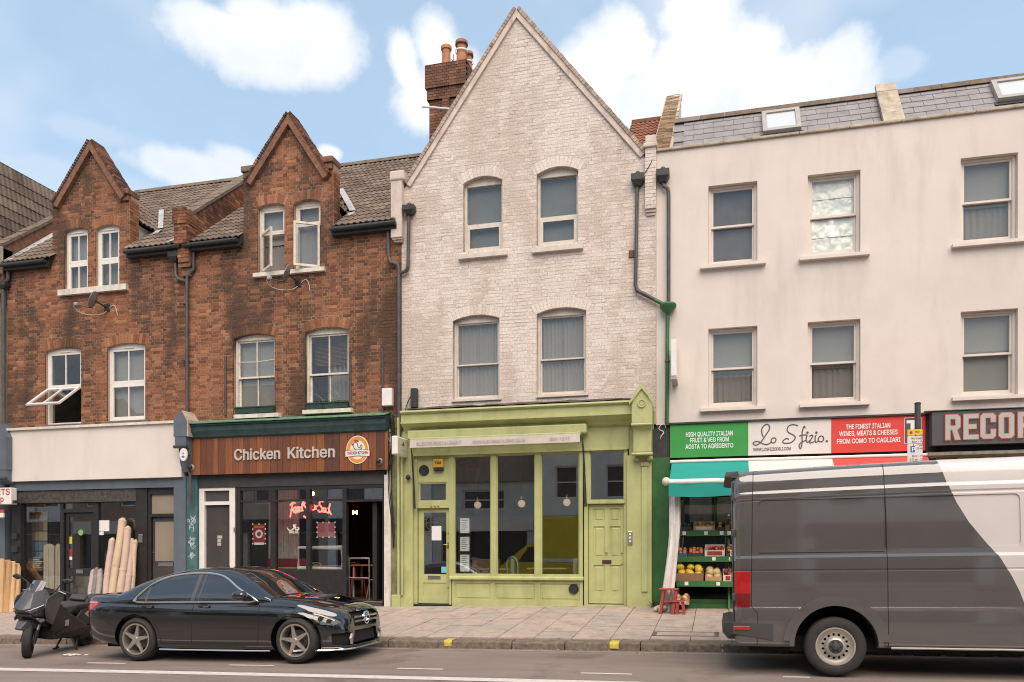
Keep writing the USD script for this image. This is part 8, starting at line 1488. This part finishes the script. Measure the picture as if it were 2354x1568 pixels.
put(sc, 'front_mudguard', hs([(L_ + .27, .035, .50), (L_ + .18, .065, .60), (L_ - .08, .075, .645), (L_ - .2, .07, .58), (L_ + .2, .075, .48), (L_ - .14, .08, .52)], .018), SGR, smooth=45)
for s in (-1, 1): put(sc, 'fork', G().tube([(L_ - .01, s * .095, .29), (L_ - .16, s * .095, .72)], .027, 10), SSI if s > 0 else SBL, smooth=40); put(sc, 'fork_lower', G().tube([(L_ + .01, s * .1, .25), (L_ - .06, s * .1, .46)], .036, 10), SBL, smooth=40)
put(sc, 'nose', hs([(L_ + .24, .04, .80), (L_ + .20, .12, .83), (L_ + .06, .06, 1.05), (L_ - .10, .15, 1.11), (L_ - .12, .24, .98), (L_ + .06, .23, .84), (L_ + .12, .16, .72), (L_ - .1, .2, .70)], .02), SGR, smooth=40)
put(sc, 'nose_crease', hs([(L_ + .262, 0, .80), (L_ + .06, .012, 1.05), (L_ + .24, .03, .78)], .008), SGR)
put(sc, 'chin', hs([(L_ + .16, .12, .70), (L_ + .02, .17, .62), (L_ - .2, .17, .52), (L_ - .2, .18, .75), (L_ + .13, .1, .76)], .02), SBL, smooth=40)
for s in (-1, 1):
    h = put(sc, 'headlight', G().add(hull([np.array(p) * (1, s, 1) for p in ((L_ + .255, .06, .785), (L_ + .20, .14, .80), (L_ + .06, .255, .885), (L_ - .02, .268, .90), (L_ + .06, .262, .83), (L_ + .17, .17, .745), (L_ + .1, .15, .8))])), SBL); put(h, 'lens', G().add(hull([np.array(p) * (1, s, 1) for p in ((L_ + .262, .075, .785), (L_ + .205, .15, .80), (L_ + .13, .215, .838), (L_ + .15, .2, .79), (L_ + .2, .14, .76), (L_ + .16, .12, .78))])), LENS)
    put(h, 'brow', G().tube([(L_ + .205, s * .15, .815), (L_ + .14, s * .21, .85), (L_ + .07, s * .262, .893)], .006, 6), PLATE)
    put(sc, 'side_fairing', hs([np.array(p) * (1, s, 1) for p in ((L_ + .0, .262, .98), (L_ + .05, .27, .86), (L_ - .06, .255, .62), (L_ - .18, .26, .56), (L_ - .40, .265, 1.05), (L_ - .26, .25, 1.09), (L_ - .3, .2, .8))], .014, False), SGR, smooth=40)
    put(sc, 'leg_shield', hs([np.array(p) * (1, s, 1) for p in ((L_ - .24, .25, .9), (L_ - .22, .24, .45), (L_ - .5, .25, .36), (L_ - .62, .24, .5), (L_ - .45, .22, .85), (L_ - .3, .16, .5))], .015, False), SBL, smooth=40)
    put(sc, 'floorboard', hs([np.array(p) * (1, s, 1) for p in ((L_ - .35, .28, .40), (L_ - .35, .15, .30), (.30, .27, .44), (.22, .22, .36), (.5, .12, .28), (L_ - .6, .27, .46))], .015, False), SBL, smooth=40)
    put(sc, 'indicator', hs([np.array(p) * (1, s, 1) for p in ((L_ + .1, .19, .66), (L_ + .0, .24, .64), (L_ + .05, .22, .61))], .018, False), LENS)
    put(sc, 'side_panel', hs([np.array(p) * (1, s, 1) for p in ((.62, .19, .58), (.50, .2, .72), (-.28, .14, .82), (-.34, .10, .72), (.1, .2, .52), (.4, .2, .46))], .02, False), SBL, smooth=40)
    put(sc, 'silver_flash', hs([np.array(p) * (1, s, 1) for p in ((.42, .212, .66), (.30, .215, .60), (-.22, .165, .80), (-.1, .18, .82), (-.2, .17, .75))], .012, False), SSI, smooth=40)
put(sc, 'windscreen', hs([(L_ + .05, .05, 1.03), (L_ - .02, .12, 1.04), (L_ - .17, .115, 1.24), (L_ - .14, .04, 1.26)], .008), mat('smoked_screen', (.05, .048, .05), .08, .05, 3, coat=1.0, space='obj'), smooth=30); put(sc, 'screen_flash', G().tube([(L_ + .05, .05, 1.05), (L_ - .05, .085, 1.15), (L_ - .14, .08, 1.25)], .006, 6), SSI)
put(sc, 'cockpit', hs([(L_ - .06, .17, 1.05), (L_ - .3, .2, 1.06), (L_ - .36, .12, 1.1), (L_ - .16, .1, 1.14), (L_ - .3, .16, .9)], .02), SBL, smooth=40)
put(sc, 'leg_apron', refine(hs([(L_ - .36, .2, .84), (L_ - .27, .24, .42), (L_ - .3, .2, .3), (.34, .26, .38), (.42, .21, .50), (.62, .15, .60), (.5, .2, .3)], .02), .06, 5), SBL, smooth=60)
put(sc, 'apron_badge', G().box(L_ - .62, L_ - .52, .262, .266, .5, .6), SSI)
put(sc, 'handlebar', G().tube([(L_ - .42, -.38, 1.06), (L_ - .34, -.2, 1.1), (L_ - .3, 0, 1.1), (L_ - .34, .2, 1.1), (L_ - .42, .38, 1.06)], .016, 8), IRON, smooth=40)
for s in (-1, 1):
    put(sc, 'grip', G().tube([(L_ - .38, s * .27, 1.085), (L_ - .43, s * .39, 1.055)], .023, 10), RUB); put(sc, 'brake_lever', G().tube([(L_ - .31, s * .24, 1.1), (L_ - .3, s * .38, 1.06)], .009, 6), SSI)
    m_ = put(sc, 'mirror', hs([np.array(p) * (1, s, 1) for p in ((L_ - .2, .37, 1.285), (L_ - .22, .45, 1.31), (L_ - .23, .50, 1.29), (L_ - .22, .43, 1.265))], .026, False), SBL, smooth=50); put(m_, 'stem', G().tube([(L_ - .3, s * .2, 1.11), (L_ - .27, s * .3, 1.22), (L_ - .23, s * .38, 1.275)], .01, 6), IRON)
put(sc, 'seat', refine(hs([(.78, .10, .78), (.62, .16, .80), (.30, .17, .82), (.30, .14, .74), (.75, .12, .70)], .035), .05, 4), SSE, smooth=60); put(sc, 'pillion_seat', refine(hs([(.28, .15, .88), (.0, .15, .90), (-.28, .09, .91), (-.25, .11, .82), (.3, .16, .78)], .035), .05, 4), SSE, smooth=60); put(sc, 'backrest_pad', hs([(.34, .12, .90), (.27, .12, .95), (.24, .14, .90)], .025), SSE, smooth=50)
put(sc, 'grab_rail', G().tube([(.0, -.19, .86), (-.3, -.14, .93), (-.4, 0, .94), (-.3, .14, .93), (.0, .19, .86)], .016, 8), SBL, smooth=40); put(sc, 'tail_light', hs([(-.36, .06, .86), (-.42, .05, .80), (-.34, .08, .80)], .018), REDL, smooth=40); put(sc, 'rear_mudguard', hs([(-.30, .07, .62), (-.46, .06, .42), (-.30, .07, .55)], .014), SBL); put(sc, 'number_plate', G().box(-.49, -.485, -.1, .1, .46, .66), PLATE)
put(sc, 'engine', hs([(.42, .16, .42), (.0, .16, .40), (-.05, .12, .24), (.4, .14, .22)], .03), SBL, smooth=40); put(sc, 'shock_absorber', G().tube([(-.05, .15, .34), (-.02, .14, .66)], .03, 8), SSI); put(sc, 'exhaust', G().tube([(.3, -.17, .26), (.0, -.19, .34), (-.35, -.19, .44)], [.03, .055, .06], 10), SBL)
put(sc, 'centre_stand', G().tube([(.55, -.18, .03), (.45, -.14, .24), (.45, .14, .24), (.55, .18, .03)], .016, 8).tube([(.62, .18, .02), (.48, .18, .03)], .018, 6).tube([(.62, -.18, .02), (.48, -.18, .03)], .018, 6), IRON); put(sc, 'side_stand', G().tube([(.75, .2, .3), (.7, .32, .03)], .014, 6), IRON)
cp = on_ground(232 * .3313 * .9 + 160 - 20, 1507); cl = thing('chain_lock', 'pale chain lock lying on the road under the scooter', 'chain lock'); lx, ly = on_ground(165, 1508); g0 = float(road_z(lx, ly))
for k in range(9):
    a = k * .7; p = np.array([lx + .13 * math.cos(a) + .03 * k - .1, ly + .06 * math.sin(a * 1.3), g0 + .018]); put(cl, 'link', G().tube([p + (.03 * math.cos(t + k), .018 * math.sin(t + k), .006 * (k % 2)) for t in np.arange(8) * math.pi / 4], .008, 6, closed=True), PLAST)
